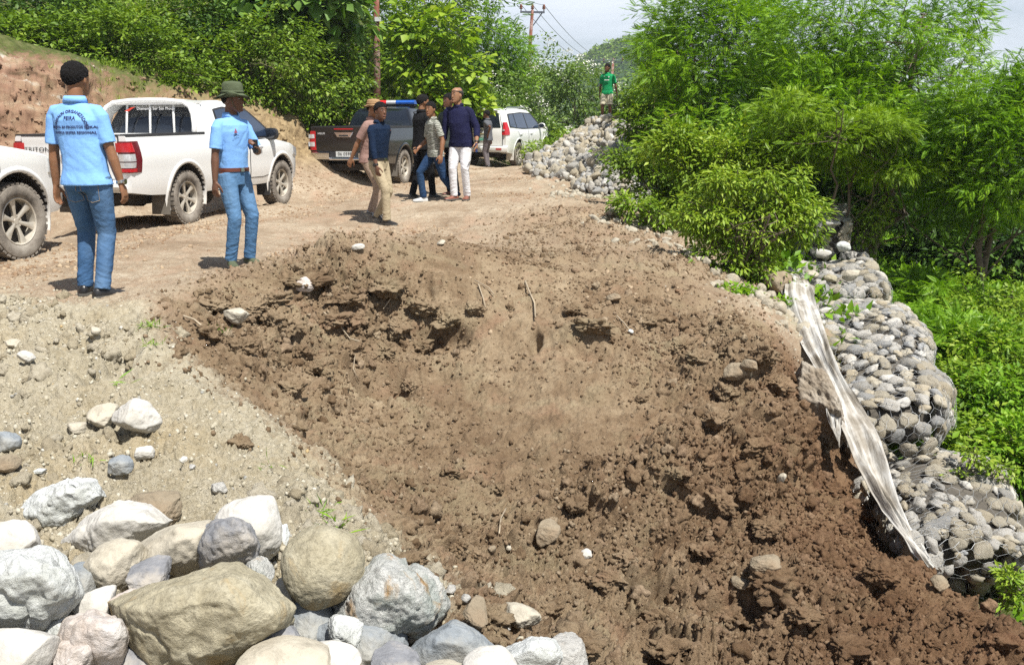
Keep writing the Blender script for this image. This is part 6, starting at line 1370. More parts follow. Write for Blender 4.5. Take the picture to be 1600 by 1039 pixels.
    if belt:
        b_ = MB(); loft(b_, [(hip+V3((0, 0, z*k)), .160*k*B_+.010, .116*k+.008+belly*.5, UH, FH) for z in (.012, .048)]); bo = b_.obj('belt', [belt], root, smooth=True, angle=40); b_ = MB(); b_.box(hip+FH*(.130*k+belly*.5)+V3((0, 0, .03*k)), (.022, .008, .018), Matrix.Rotation(ht, 3, 'Z')); b_.obj('buckle', [METAL], bo, bevel=.003)
    for i, s in ((0, -1), (1, 1)):   # shoes
        fy = pose.get('footdir', [(-.15, 1), (.15, 1)])[i]; fd = V3((fy[0], fy[1], 0)).normalized(); sd_ = V3((fd.y, -fd.x, 0)); f0 = feet[i]; pit = pose.get('pitch', [0, 0])[i]; R3 = Matrix.Rotation(-pit, 3, sd_); piv = f0+fd*.12*k
        T = lambda p: piv+R3 @ (V3(p)-piv)
        m1 = MB(); rg = []; m2 = MB(); rg2 = []
        for (y, w_, h, z0) in ((-.075, .026, .060, .02), (-.06, .034, .085, .02), (-.02, .037, .095, .02), (.03, .037, .085, .02), (.07, .042, .062, .02), (.12, .046, .050, .02), (.16, .043, .042, .02), (.19, .028, .034, .02)):
            rg.append([T(f0+fd*y*k+sd_*x*w_*k+V3((0, 0, (z0+z*(h-z0))*k))) for x, z in ((-1, 0), (-1.02, .35), (-.8, .75), (-.4, 1), (.4, 1), (.8, .75), (1.02, .35), (1, 0))]); rg2.append([T(f0+fd*y*k*1.02+sd_*x*w_*1.1*k+V3((0, 0, z*k))) for x, z in ((-1, 0), (-1, .024), (1, .024), (1, 0))])
        m1.rings(rg); so_ = m1.obj('shoe', [shoe], root, smooth=True, angle=60); m2.rings(rg2); m2.obj('sole', [sole], so_, bevel=.003)
    ctx = dict(root=root, k=k, neck=neck, U=U, F=F, hip=hip, chest=chest, headc=headc, UD=UD, FD=FD2, ZD=ZD, wr=wr, el=el, sh=sh, V3=V3, B=B_, shirt=so, hd=hd)
    for e in extras: e(ctx)
    return root
def hat(mat, brim=.065, crown=.10, wavy=.012):
    def f(c):
        k, o = c['k'], c['headc']+c['ZD']*.055*c['k']; mb = MB(); rg = []
        for r, z in ((.086+brim, -.020), (.086+brim*.5, -.006), (.090, .006), (.092, .03), (.088, crown*.8), (.070, crown), (.02, crown+.006), (.015, crown), (.066, crown-.008), (.083, .03), (.082, .004), (.086+brim*.5, -.012), (.086+brim, -.026)):
            rg.append([o+(c['UD']*math.cos(t)+c['FD']*math.sin(t)*1.14)*r*k+c['ZD']*(z+(wavy*math.sin(2*t+.6)+.5*wavy*math.sin(5*t) if r > .1 else 0))*k for t in [2*math.pi*j/28 for j in range(28)]])
        mb.rings(rg); h = mb.obj('hat', [mat], c['root'], smooth=True); b_ = MB(); loft(b_, [(o+c['ZD']*z*k, .0935*k, .106*k, c['UD'], c['FD']) for z in (.008, .030)]); b_.obj('hat_band', [mat], h, smooth=True)
        s = MB()
        for sg in (-1, 1): s.tube([c['headc']+c['UD']*sg*.078*k+c['FD']*.02*k+c['ZD']*.04*k, c['headc']+c['UD']*sg*.070*k+c['FD']*.045*k-c['ZD']*.06*k, c['headc']+c['FD']*.06*k-c['ZD']*.125*k], .0025, 5)
        s.obj('chin_strap', [CM['olive']], h) if mat is CM['olive'] else None
    return f
def watch(i, mat, big=1.0):
    def f(c):
        a = c['wr'][i]; d = (a-c['el'][i]).normalized(); p = a-d*.02*c['k']; mb = MB(); mb.tube([p-d*.011, p+d*.011], .034*c['k'], 16, cap=True); w_ = mb.obj('watch', [mat], c['root'], smooth=True, angle=50)
        sd = (c['U']*(1 if i else -1)); q = MB(); q.tube([p+sd*.030*c['k'], p+sd*.043*c['k']], .021*c['k']*big, 14); q.obj('watch_case', [mat], w_)
    return f
def armtxt(lines):
    def f(c):
        for (s, size, up_, bend, m_) in lines:
            k = c['k']; o = c['chest']+V3_(0, 0, up_)*k-c['F']*(.145*k); t = text(s, size*k, m_, c['shirt'], (0, 0, 0), (0, 0, 0), 'lettering', .0015, bend)
            me = t.data   # wrap the print on to the back of the shirt
            for v in me.vertices:
                x, y, z = v.co; a = x/.19; px_ = math.sin(a)*.165*c['B']; py_ = -(math.cos(a)*.050)-.088; v.co = c['chest']+c['U']*px_*k*1.05+c['F']*(py_-z-.008)*k+Vector((0, 0, (up_*k+y)))
    return f
def V3_(x, y, z): return Vector((x, y, z))
def flip(s): return s
def backprint(c):
    """letters projected on to the back of the shirt surface"""
    from mathutils.bvhtree import BVHTree
    me0 = c['shirt'].data; bv = BVHTree.FromPolygons([v.co for v in me0.vertices], [tuple(p.vertices) for p in me0.polygons]); k = c['k']
    for s, size, up_, bend in (('KOMISAUN ORGANIZADORA', .029, .135, .125), ('FEIRA', .036, .085, None), ('REJIONAL BA PRODUTOS LOKAL', .0235, .022, None), ('NO MERSA EKIPMA REGIONAL', .0235, -.018, None)):
        t = text(s, size*k, BLUETXT, c['shirt'], (0, 0, 0), (0, 0, 0), 'lettering', .0, bend, bold=.0011)
        bm = bmesh.new(); bm.from_mesh(t.data); bmesh.ops.triangulate(bm, faces=bm.faces[:]); bm.to_mesh(t.data); bm.free()
        for v in t.data.vertices:
            x, y = v.co.x, v.co.y; o = c['chest']+c['U']*x+Vector((0, 0, up_*k+y))-c['F']*.5; h = bv.ray_cast(o, c['F'])
            v.co = (h[0]-c['F']*.0035) if h[0] is not None else o+c['F']*.36
def pockets(c):
    from mathutils.bvhtree import BVHTree
    tr = [o for o in c['root'].children if o.name.startswith('trousers')][0]; me0 = tr.data; bv = BVHTree.FromPolygons([v.co for v in me0.vertices], [tuple(p.vertices) for p in me0.polygons]); k = c['k']; hp = c['hip']
    def on(x, z, o_): 
        h = bv.ray_cast(hp+c['U']*x*k+Vector((0, 0, z*k))-c['F']*.6, c['F']); return (h[0] if h[0] is not None else hp-c['F']*.12)-c['F']*o_
    for s_ in (-1, 1):
        q = MB(); rg = []
        for j in range(7):
            t = j/6; z = -.035-.15*t; hw = .062-.008*t; zz = z-(.018*0); rg.append([on(s_*.078+u*hw, z-(.016*(1-abs(u)) if j == 6 else 0), .004) for u in (-1, -.5, 0, .5, 1)])
        q.rings(rg, cap=False, closed=False); po = q.obj('back_pocket', [CM['jean']], tr, smooth=True)
        st_ = MB()
        for pth in ([(-1, 0), (-1, 6), ], [(1, 0), (1, 6)], ): pass
        for u in (-1, 1): st_.tube([on(s_*.078+u*(.062-.008*t), -.035-.15*t, .006) for t in (0, .25, .5, .75, 1)], .0016, 4)
        st_.tube([on(s_*.078+u*.054, -.185-.016*(1-abs(u)), .006) for u in (-1, -.5, 0, .5, 1)], .0016, 4); st_.tube([on(s_*.078+u*.062, -.035, .006) for u in (-1, -.5, 0, .5, 1)], .0022, 4); st_.obj('stitching', [plain('tan thread', (.32, .25, .16), .8)], po)
    q = MB(); q.tube([on(0, z, .001) for z in (-.0, -.05, -.1, -.15, -.19)], .0028, 4); q.obj('seam', [plain('dark seam', (.03, .06, .12), .9)], tr)
def chestlogo(c):
    q = MB(); k = c['k']; o = c['chest']+c['F']*.136*k+c['U']*.07*k+V3_(0, 0, .07*k); q.add([o+V3_(0, 0, .03)*k, o+c['U']*.024*k-V3_(0, 0, .018)*k, o-c['U']*.024*k-V3_(0, 0, .018)*k], [(0, 1, 2)]); q.obj('chest_emblem', [plain('emblem red', (.30, .10, .16), .8, 0, .3)], c['shirt'])
    t = text('C.O.R.L', .022*k, BLUETXT, c['shirt'], tuple(o-V3_(0, 0, .038*k)), (math.pi/2, 0, math.pi)); 
def crest(c):
    k = c['k']
    for dx, dz, r in ((-.06, .09, .024), (.075, .11, .014)):
        q = MB(); o = c['chest']+c['F']*.150*k+c['U']*dx*k+V3_(0, 0, dz*k); q.tube([o, o+c['F']*.006], r*k, 12); q.obj('crest', [plain('crest white', (.6, .65, .6), .7, 0, .2)], c['shirt'])
    q = MB(); q.box(c['chest']+c['F']*.152*k+V3_(0, 0, -.0*k), (.075*k, .004, .013*k)); q.obj('stripe_print', [plain('print white', (.6, .66, .6), .7, 0, .3)], c['shirt'])
def phone(i, mat, sz=(.006, .036, .072), tiltv=0.0, off=(0, 0, 0)):
    def f(c):
        a = c['wr'][i]; d = (a-c['el'][i]).normalized(); p = a+d*.085*c['k']+Vector(off); q = MB(); q.box(p, sz, Matrix.Rotation(tiltv, 3, 'X')); q.parent = None
        o = q.mesh('phone', [mat], bevel=.003); M_ = c['root']; ob = bpy.data.objects.new('phone', o); link(ob); ob.matrix_world = Matrix.Translation(M_.location) @ Matrix.Rotation(M_.rotation_euler.z, 4, 'Z'); HELD.append(ob)
    return f
HELD = []
GP = 'people in light blue polo shirts'; GW = 'walking group of men beside the black pickup'
def fw(deg): return R(deg)   # heading: 90 = away from the viewer, 0 = to the right, -90 = towards the viewer
# man seen from the back, feet at (150,462)
person('man seen from behind in a printed light blue polo and faded jeans', 150, 458, 6.95, 1.77, fw(82),
  dict(hands=[(-.262, .03, .80), (.285, .05, .79)], hem=-.075, feet=[(-.115, .05, 0), (.105, -.07, 0)], footdir=[(-.25, 1), (.55, .75)], lean=.02, side=-.04, sway=.02, curl=[.5, .6], elbow=[(-.6, -1, 0), (.5, -1, 0)], knee=[(-.05, 1, 0), (.05, 1, 0)]),
  CM['sky'], CM['jean'], SK1, SHOE['black'], sleeve='short', vox=.0065, extras=(backprint, pockets, watch(1, METAL)), group=GP, headturn=-.1, build=1.02)
# man in the hat
person('man in an olive bush hat and light blue polo looking to the right', 374, 414, 8.75, 1.70, fw(-30),
  dict(up=.03, hands=[(-.08, .25, 1.17), (.27, .03, .82)], feet=[(-.13, .02, 0), (.10, .0, 0)], footdir=[(.1, 1), (.5, .75)], lean=.02, curl=[1.1, .5], handdir=[(.45, .3, .45), None], elbow=[(-.9, -.6, -.6), (.5, -1, 0)]),
  CM['sky'], CM['jeanl'], SK2, SHOE['green'], untuck=False, belt=BELTB, vox=.0065, extras=(hat(CM['olive'], .062, .115, .020), chestlogo, phone(0, plain('black radio', (.012, .012, .016), .4), (.022, .016, .062))), group=GP, headturn=.28)
# navy shirt walking towards the right, and the man in mauve close behind him
person('man in a dark navy shirt and khaki trousers striding to the right', 594, 346, 13.1, 1.74, fw(-30),
  dict(hands=[(-.25, -.12, .80), (.24, .16, .79)], feet=[(-.09, -.12, .02), (.10, .20, .0)], pitch=[.35, 0], lean=.04, drop=.03, hipy=.0, twist=-.1, curl=[.6, .6], footdir=[(-.05, 1), (.1, 1)], elbow=[(-.4, -1, 0), (.4, -1, 0)]),
  CM['navy'], CM['khaki'], SK2, SHOE['black'], sleeve='rolled', untuck=False, belt=BELTK, vox=.008, extras=(watch(1, BELTK, 1.2),), group=GW, headturn=-.35)
person('man in a mauve polo and brown hat hidden behind the navy shirted man', 580, 342, 13.75, 1.74, fw(-20),
  dict(hands=[(-.29, .10, .80), (.24, -.20, .82)], feet=[(-.10, -.05, 0), (.10, .16, 0)], pitch=[.2, 0], lean=.07, drop=.02, curl=[.5, .5]),
  CM['mauve'], CM['khaki2'], SK1, SHOE['greyt'], sleeve='short', vox=.008, extras=(hat(CM['straw'], .06, .08, .01),), group=GW, headturn=-.2)
person('man dressed all in black with his back to the pickup, facing the group', 659, 306, 15.9, 1.76, fw(38),
  dict(hands=[(-.22, .16, .86), (.22, .14, .88)], feet=[(-.11, -.12, 0), (.11, .16, 0)], pitch=[.1, 0], lean=.03, curl=[.7, .7]), CM['black'], CM['black'], SK1, SHOE['black'], sleeve='short', vox=.008, group=GW, headturn=-.2)
person('man in a grey patterned shirt and dark jeans striding with white trainers', 682, 314, 15.3, 1.70, fw(-150),
  dict(hands=[(-.30, .04, .80), (.20, .24, .90)], feet=[(-.10, -.36, .02), (.10, .20, 0)], pitch=[.45, 0], lean=.05, drop=.07, curl=[.6, .8], elbow=[(-.4, -1, 0), (.6, -1, -.3)]),
  CM['grey'], CM['djean'], SK1, SHOE['white'], sleeve='short', vox=.008, extras=(phone(1, plain('dark phone', (.02, .02, .025), .3)),), group=GW, sole=SOLEW, headturn=.55)
person('man in a grey green shirt half hidden behind the balding man', 706, 308, 16.2, 1.76, fw(-120),
  dict(hands=[(-.28, .03, .80), (.27, .06, .82)], feet=[(-.10, .0, 0), (.10, -.1, 0)], lean=.02), CM['sage'], CM['black'], SK2, SHOE['brown'], sleeve='long', vox=.008, group=GW, headturn=-.3)
person('balding man in an indigo shirt and white trousers with a blue phone in his hand', 722, 315, 15.2, 1.83, fw(-112),
  dict(hands=[(-.31, .10, .90), (.30, .05, .84)], feet=[(-.09, .0, 0), (.10, .08, 0)], footdir=[(-.2, 1), (.5, 1)], lean=-.01, side=.05, curl=[.6, .8], elbow=[(-.6, -1, 0), (.6, -1, 0)]),
  CM['indigo'], CM['white'], SK3, SHOE['brown'], hair=HAIRG, sleeve='rolled', vox=.008, belly=.05, build=1.12, bald=True, extras=(watch(0, BELTK, 1.2), phone(0, plain('navy phone', (.03, .05, .16), .3))), group=GW, headturn=-.30)
person('distant man in a dark grey polo standing behind the far white car', 763, 261, 28.0, 1.72, fw(155),
  dict(hands=[(-.20, -.10, 1.02), (.27, .03, .82)], feet=[(-.08, .0, 0), (.10, .05, 0)], lean=.02, elbow=[(-.5, -1, 0), (.4, -1, 0)]), CM['dgrey'], CM['tgrey'], SK2, SHOE['black'], sleeve='short', vox=.011, headturn=.1)
person('boy in a green jersey and cream shorts standing on top of the rock heap', 948, 190, 26.0, 1.58, fw(-105),
  dict(hands=[(-.30, -.02, .86), (.26, -.1, .84)], feet=[(-.10, .0, 0), (.14, .06, .0)], lean=.02, elbow=[(-.6, -.8, 0), (.6, -1, 0)]), CM['green'], CM['cream'], SK2, SHOE['brown'], sleeve='short', vox=.011, extras=(crest,), shorts=True, headturn=-.5, on=P(948,190,26.0)+Vector((0,0,-.02)))
for o, lb in zip(HELD, ('black handheld radio held up by the man in the hat', 'dark phone in the hand of the man in the patterned shirt', 'navy blue phone in the hand of the balding man')): o.name = ['handheld_radio', 'phone', 'phone'][HELD.index(o)]; tag(o, lb, 'phone' if 'phone' in lb else 'radio')
# ================================================================ POWER POLES AND LINES
RUST = rock_mat('rusty steel pole', [(.10, .035, .022), (.19, .07, .045), (.26, .13, .10)], 2.5, bump=.3, dirt=(.34, .30, .28)); STEEL = plain('dark steel arm', (.10, .11, .14), .6, .3); INSUL = plain('brown insulator', (.20, .07, .04), .25, 0, .2); CABLE = plain('aluminium line', (.20, .22, .26), .5, .4)
def pole(label, foot, top, r, arm, d_, up=0.0):
    root = empty('power_pole', foot, 0, label, 'power pole', 'steel power poles'); q = MB(); q.tube([Vector((0, 0, -.3)), (top-foot)*.4, top-foot], [r*1.25, r*1.1, r*.75], 12); q.obj('pole', [RUST], root, smooth=True)
    if arm:
        L_, ang = arm; a = Vector((math.cos(ang), math.sin(ang), .0)); t = top-foot-Vector((0, 0, .12)); q = MB(); q.box(t, (L_/2, .05, .05), Matrix.Rotation(ang, 3, 'Z')); q.obj('cross_arm', [STEEL], root)
        q = MB(); q.tube([t+a*L_*.42, t-Vector((0, 0, L_*.55))], .03, 6); q.obj('brace', [STEEL], root); pts = []
        for s in (-.47, 0, .47):
            b = t+a*L_*s+Vector((0, 0, .05)); q = MB(); q.lathe([(.001, 0), (.03, 0), (.03, .10), (.09, .12), (.10, .16), (.05, .18), (.09, .20), (.10, .24), (.05, .27), (.07, .30), (.05, .36), (.001, .37)], 14, 'z', tuple(b)); q.obj('insulator', [INSUL], root, smooth=True); pts.append(foot+b+Vector((0, 0, .34)))
        return root, pts
    q = MB(); q.box(Vector((.13, -.1, (top-foot).z*.0+(P(594,28,27).z-foot.z))), (.09, .03, .06)); q.obj('junction_box', [plain('box pale', (.5, .52, .5), .6)], root); return root, []
f1 = P(589,180,27.5); f1.z = bz1(f1.x, f1.y); pole('rusty red steel pole rising out of the top edge above the black pickup', f1, P(588,-60,27.5), .088, None, 27)
f2 = P(819,150,52); f2.z = bz1(f2.x, f2.y)-.5; _, A2 = pole('tall rusty power pole with a cross arm against the sky', f2, P(832,16,52), .105, (1.35, R(6)), 52)
f3 = P(949,190,95); f3.z = bz1(f3.x, f3.y)-1; _, A3 = pole('distant power pole whose cross arm shows just above the head of the boy', f3, P(958,96,95), .16, (2.1, R(-22)), 95)
def line(a, b, sag, label, r=.011):
    q = MB(); n = 26; o = a.copy(); q.tube([a.lerp(b, i/(n-1))-Vector((0, 0, sag*4*(i/(n-1))*(1-i/(n-1))))-o for i in range(n)], r, 5); ob = q.obj('power_line', [CABLE], smooth=True); ob.location = o; tag(ob, label, 'power line', 'overhead power lines')
for i, w_ in enumerate(('left', 'middle', 'right')):
    line(A2[i], A3[i], 1.2, f'{w_} one of the three lines running from the tall pole to the distant pole', .016)
    line(P([790, 820, 850][i]-130, -75, 26), A2[i], .3, f'{w_} one of the three lines coming from the top edge to the tall pole', .011)
line(P(690,-20,30), P(829,66,51.8), .5, 'lower thicker cable left of the tall pole', .022); line(P(829,66,51.8), P(875,112,80), .6, 'cable dropping to the right behind the tall pole', .02)
# ================================================================ PLANTS
def leaf_mat(name, cols, trans=.35, rough=.5, tint=None):
    m = Mt(name, cols[0], rough, spec=.35)
    rnd = m.n('ShaderNodeNewGeometry').outputs['Random Per Island']
    c = m.ramp(m.math('ADD', m.math('MULTIPLY', rnd, .55), m.math('MULTIPLY', m.math('SUBTRACT', m.noise(1.3, 3, .6, 'Position'), .25), .9), True), [(i/(len(cols)-1), k) for i, k in enumerate(cols)])
    m.color(c); tr = m.n('ShaderNodeBsdfTranslucent'); mx_ = m.n('ShaderNodeMixShader'); mx_.inputs[0].default_value = trans
    m.L(m.mix(1, c, (1.25, 1.3, .5), 'MULTIPLY'), tr.inputs['Color']); m.L(m.b.outputs[0], mx_.inputs[1]); m.L(tr.outputs[0], mx_.inputs[2]); m.L(mx_.outputs[0], m.out.inputs['Surface'])
    return m.m
LM = dict(acacia2=leaf_mat('yellowish feathery leaves', [(.07, .14, .010), (.14, .25, .014), (.24, .36, .02), (.35, .43, .035)], .3),
 acacia=leaf_mat('feathery leaves', [(.035, .09, .006), (.10, .22, .010), (.22, .39, .014), (.40, .54, .03)], .30),
 lime=leaf_mat('lime leaves', [(.07, .14, .010), (.14, .245, .016), (.25, .355, .03), (.38, .45, .06)], .30),
 bush=leaf_mat('bush leaves', [(.05, .10, .012), (.10, .18, .016), (.18, .28, .022), (.29, .37, .05)], .28),
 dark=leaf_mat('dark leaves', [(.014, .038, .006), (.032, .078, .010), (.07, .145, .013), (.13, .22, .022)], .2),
 yellow=leaf_mat('yellow green leaves', [(.09, .18, .014), (.17, .29, .020), (.28, .39, .03), (.42, .45, .06)], .35),
 teak=leaf_mat('broad leaves', [(.06, .14, .025), (.10, .21, .04), (.17, .29, .06), (.28, .38, .08)], .3),
 pale=leaf_mat('pale bush leaves', [(.06, .12, .025), (.11, .19, .04), (.18, .27, .06), (.27, .35, .10)], .3),
 cover=leaf_mat('ground cover leaves', [(.07, .17, .010), (.13, .27, .014), (.20, .36, .018), (.30, .42, .03)], .32))
FLOWER = plain('white blossom', (.62, .62, .54), .8, 0, .15); BARK = plain('bark', (.13, .10, .075), .95, 0, .35, 10, .8); TWIG = plain('dry twig', (.33, .27, .19), .9, 0, .3)
def frames(d, rs, up=None):
    d = d/(np.linalg.norm(d, axis=1, keepdims=True)+1e-9); a = rs.normal(size=d.shape) if up is None else up+rs.normal(size=d.shape)*.35
    s = np.cross(d, a); s /= np.linalg.norm(s, axis=1, keepdims=True)+1e-9; n = np.cross(s, d); return d, s, n
def leaves(pos, dr, size, rs, kind='ovate', wid=.5):
    n = len(pos); size = size[:, None]
    d, s, nn = frames(dr, rs, np.array([0, 0, 1.0]))
    if kind == 'ovate':
        pts = [pos, pos+d*size*.42+s*size*wid*.5+nn*size*.06, pos+d*size*.42-s*size*wid*.5+nn*size*.06, pos+d*size-nn*size*.12, pos+d*size*.45-nn*size*.02]
        V = np.stack(pts, 1).reshape(-1, 3); b = (np.arange(n)*5)[:, None]
        F = np.concatenate([b+np.array([[0, 4, 1]]), b+np.array([[1, 4, 3]]), b+np.array([[0, 2, 4]]), b+np.array([[2, 3, 4]])]); return V, F
    if kind == 'simple':
        V = np.stack([pos, pos+d*size*.4+s*size*wid*.5, pos+d*size-nn*size*.1, pos+d*size*.4-s*size*wid*.5], 1).reshape(-1, 3); b = (np.arange(n)*4)[:, None]
        F = np.concatenate([b+np.array([[0, 1, 2]]), b+np.array([[0, 2, 3]])]); return V, F
    if kind == 'frond':
        N = 13; Vs, Fs, o = [], [], 0
        for k in range(N):
            t = (k+1)/N; c = pos+d*size*t-nn*size*.22*t*t; ll = size*.215*math.sin(math.pi*min(.95, .18+t*.75)); w_ = size*.046
            for sg in (-1, 1):
                tip = c+s*sg*ll+d*ll*.12-nn*ll*.25; a = c+d*w_; e = (c+tip)/2
                Vs.append(np.stack([c, e-d*w_, tip, e+d*w_], 1).reshape(-1, 3)); b = (np.arange(n)*4)[:, None]+o; Fs += [b+np.array([[0, 1, 2]]), b+np.array([[0, 2, 3]])]; o += n*4
        return np.vstack(Vs), np.concatenate(Fs)
def crown_mesh(name, blobs, nclump, per, lsize, kind, mat, seed, csize=.35, wid=.5, droop=.15, flat=1.0, fill=.35, flowers=0):
    """blobs: [(centre, radii)] relative to the base; clumps of leaves on and in them"""
    rs = np.random.RandomState(seed); wt = np.array([b[1][0]*b[1][1]+b[1][0]*b[1][2] for b in blobs]); wt = wt/wt.sum()
    nclump = int(nclump*(1.22 if kind == 'frond' else 1)); k = rs.choice(len(blobs), nclump, p=wt); u = rs.normal(size=(nclump, 3)); u /= np.linalg.norm(u, axis=1, keepdims=True)
    rad = np.where(rs.rand(nclump) < fill, rs.rand(nclump)**.5*.85, .82+.3*rs.rand(nclump)**2)
    cc = np.array([b[0] for b in blobs])[k]; rr_ = np.array([b[1] for b in blobs])[k]
    lumpy = 1+.75*fbm(u[:, 0]*1.9+seed+cc[:, 0], u[:, 1]*1.9, u[:, 2]*1.9+cc[:, 2], 1, 3, seed)+.25*(rs.rand(nclump) > .93)
    C_ = cc+u*rr_*(rad*lumpy)[:, None]
    csize = csize*(.86 if kind == 'frond' else .80); cs = csize*(.5+.9*rs.rand(nclump)**1.3)
    per_ = np.maximum(4, (per*(cs/csize)**1.6)).astype(int); idx = np.repeat(np.arange(nclump), per_); n = len(idx)
    v = rs.normal(size=(n, 3)); v /= np.linalg.norm(v, axis=1, keepdims=True); rr2 = rs.rand(n)**.5
    pos = C_[idx]+v*(cs[idx]*rr2)[:, None]*np.array([1, 1, (.42 if kind == 'frond' else .55)*flat])
    out = u[idx]*rr_[idx]/rr_[idx].max(1, keepdims=True)
    dr = v*.8+out*.7+rs.normal(size=(n, 3))*.45+np.array([0, 0, -droop]); dr[:, 2] *= .6
    sz = lsize*(.6+.7*rs.rand(n)); V, F = leaves(pos, dr, sz, rs, kind, wid)
    mats = [mat]; mi = None
    me = mesh_np(name, V, F, True, mats); fm = None
    if flowers:
        m_ = flowers; t = rs.choice(nclump, m_); tt = np.repeat(t, 26); q = rs.normal(size=(len(tt), 3)); q /= np.linalg.norm(q, axis=1, keepdims=True)
        fp_ = C_[tt]+np.array([0, 0, 1])*cs[tt][:, None]*.5+u[tt]*cs[tt][:, None]*.5+q*np.array([.16, .16, .08])*np.repeat(.6+.8*rs.rand(m_), 26)[:, None]
        V2, F2 = leaves(fp_, q+np.array([0, 0, .4]), .055+.03*rs.rand(len(tt)), rs, 'simple', .8); fm = mesh_np('blossom', V2, F2, True, [FLOWER])
    return me, C_, fm
def limb_path(a, b, rs, n=6, sag=.12):
    a, b = np.array(a), np.array(b); L_ = np.linalg.norm(b-a); t = np.linspace(0, 1, n)[:, None]
    p = a*(1-t)+b*t; p[1:-1] += rs.normal(size=(n-2, 3))*L_*.05; p[:, 2] += sag*L_*np.sin(t[:, 0]*math.pi)*(-.3); return p
def trunk_mesh(base, clumps, centre, r0, seed, stems=1, nlimb=14, fork=.45, twigs=20, lean=(0, 0)):
    rs = np.random.RandomState(seed+7); mb = MB(); base = np.array(base, float)
    order = rs.permutation(len(clumps)); forks = []
    for s_ in range(stems):
        tgt = np.array(centre)+rs.normal(size=3)*np.array([.3, .3, .05])*(1 if stems == 1 else 2.2)*r0*8; fz = base+(tgt-base)*(fork if stems == 1 else .7)
        b0 = base+np.array([rs.rand()-.5, rs.rand()-.5, 0])*r0*(0 if stems == 1 else 4)-np.array([0, 0, .25]); p = limb_path(b0, fz, rs, 7, 0); rr_ = r0*(1 if stems == 1 else .5)
        mb.tube(p, list(np.linspace(rr_*1.25, rr_*.75, 7)), 9); forks.append((p, rr_*.75))
        p2 = limb_path(fz, tgt+(tgt-fz)*.5, rs, 5, 0); mb.tube(p2, list(np.linspace(rr_*.75, rr_*.18, 5)), 7); forks.append((p2, rr_*.5))
    for i in range(min(nlimb, len(clumps))):
        p, rr_ = forks[rs.randint(len(forks))]; j = rs.randint(2, len(p)); c = clumps[order[i]]; q = limb_path(p[j], c, rs, 6); mb.tube(q, list(np.linspace(rr_*.45, rr_*.07+.003, 6)), 6, cap=False)
        for _ in range(twigs//max(1, nlimb)+1):
            c2 = clumps[order[(i*7+_*3) % len(clumps)]]; 
            if np.linalg.norm(c2-c) < np.linalg.norm(c-p[j])*1.2: w_ = limb_path(q[3], c2, rs, 5); mb.tube(w_, list(np.linspace(rr_*.16+.003, .004, 5)), 4, cap=False)
    return mb.mesh('trunk', [BARK], smooth=True, recalc=False)
def plant(name, label, cat, blobs_px, d, nclump, per, lsize, kind, mat, seed, csize=.35, base=None, r0=.08, stems=1, group=None, wid=.5, droop=.15, fill=.35, flowers=0, nlimb=14, dep=.8, fork=.45, flat=1.0, dd=None, twigs=20):
    """blobs_px: [(px, py, width px, height px)] at distance d"""
    s = d/math.cos(PITCH)/FPX*1.01
    if base is None: xm = sum(b[0] for b in blobs_px)/len(blobs_px); c_ = P(xm, 300, d); base = (c_.x, c_.y)
    b0 = Vector((base[0], base[1], bz1(base[0], base[1]))); bl = []
    for i, (px, py, w_, h) in enumerate(blobs_px):
        o = P(px, py, d+(dd[i] if dd else 0))-b0; bl.append((tuple(o), (w_*s/2, w_*s/2*dep, h*s/2)))
    me, C_, fm = crown_mesh('crown', bl, nclump, per, lsize, kind, LM[mat], seed, csize, wid, droop, flat, fill, flowers)
    root = empty(name, b0, 0, label, cat, group); mobj('crown', me, root)
    cen = np.mean([b[0] for b in bl], 0); mobj('trunk' if cat == 'tree' else 'stem', trunk_mesh((0, 0, 0), C_, cen, r0, seed, stems, nlimb, fork, twigs), root)
    if fm: mobj('blossom', fm, root)
    return root
# --- trees on the right, beyond the wall
G1 = 'feathery trees behind the retaining wall'
plant('feathery_tree', 'tall feathery green tree whose crown leaves the top of the photo, right of the boy', 'tree', [(1120,60,200,180),(1075,140,120,110),(1180,150,190,180),(1110,230,170,120),(1075,30,110,90),(1190,20,150,120)], 19, 837, 16, 0.194, 'frond', 'acacia', 1, .42, (4.3,19.5), .11, 2, G1, dd=[0,-.5,.5,-.8,.8,1], nlimb=22)
plant('feathery_tree', 'broad feathery tree over the wall with small gaps of sky in its top', 'tree', [(1330,40,230,160),(1400,120,220,150),(1290,170,210,150),(1400,230,230,150),(1470,45,130,110),(1500,20,80,60),(1260,90,150,150)], 15.5, 864, 16, 0.166, 'frond', 'acacia', 2, .36, (6.3,15.6), .12, 2, G1, dd=[0,.6,-.4,-.9,1,1.4,.5], nlimb=24)
plant('feathery_tree', 'dense feathery tree at the right edge, its rounded top against white cloud', 'tree', [(1560,170,180,120),(1500,200,170,140),(1590,270,190,160),(1520,320,150,120),(1660,180,160,200),(1600,130,90,60)], 13, 756, 16, 0.144, 'frond', 'acacia', 3, .32, (7.2,13.4), .1, 2, G1, dd=[0,.4,-.3,.6,0,.5], nlimb=22)
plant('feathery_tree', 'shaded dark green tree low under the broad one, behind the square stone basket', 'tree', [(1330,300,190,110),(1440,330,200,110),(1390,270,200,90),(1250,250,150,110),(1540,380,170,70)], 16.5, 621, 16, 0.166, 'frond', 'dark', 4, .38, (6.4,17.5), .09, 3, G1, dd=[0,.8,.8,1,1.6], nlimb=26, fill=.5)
plant('feathery_tree', 'yellowish feathery young tree hanging low over the square basket', 'tree', [(1285,225,150,60),(1230,175,90,50),(1350,200,130,40),(1400,260,110,30)], 13.2, 310, 16, 0.144, 'frond', 'acacia2', 5, .30, (5.2,14.5), .05, 2, G1, nlimb=14, fill=.2)
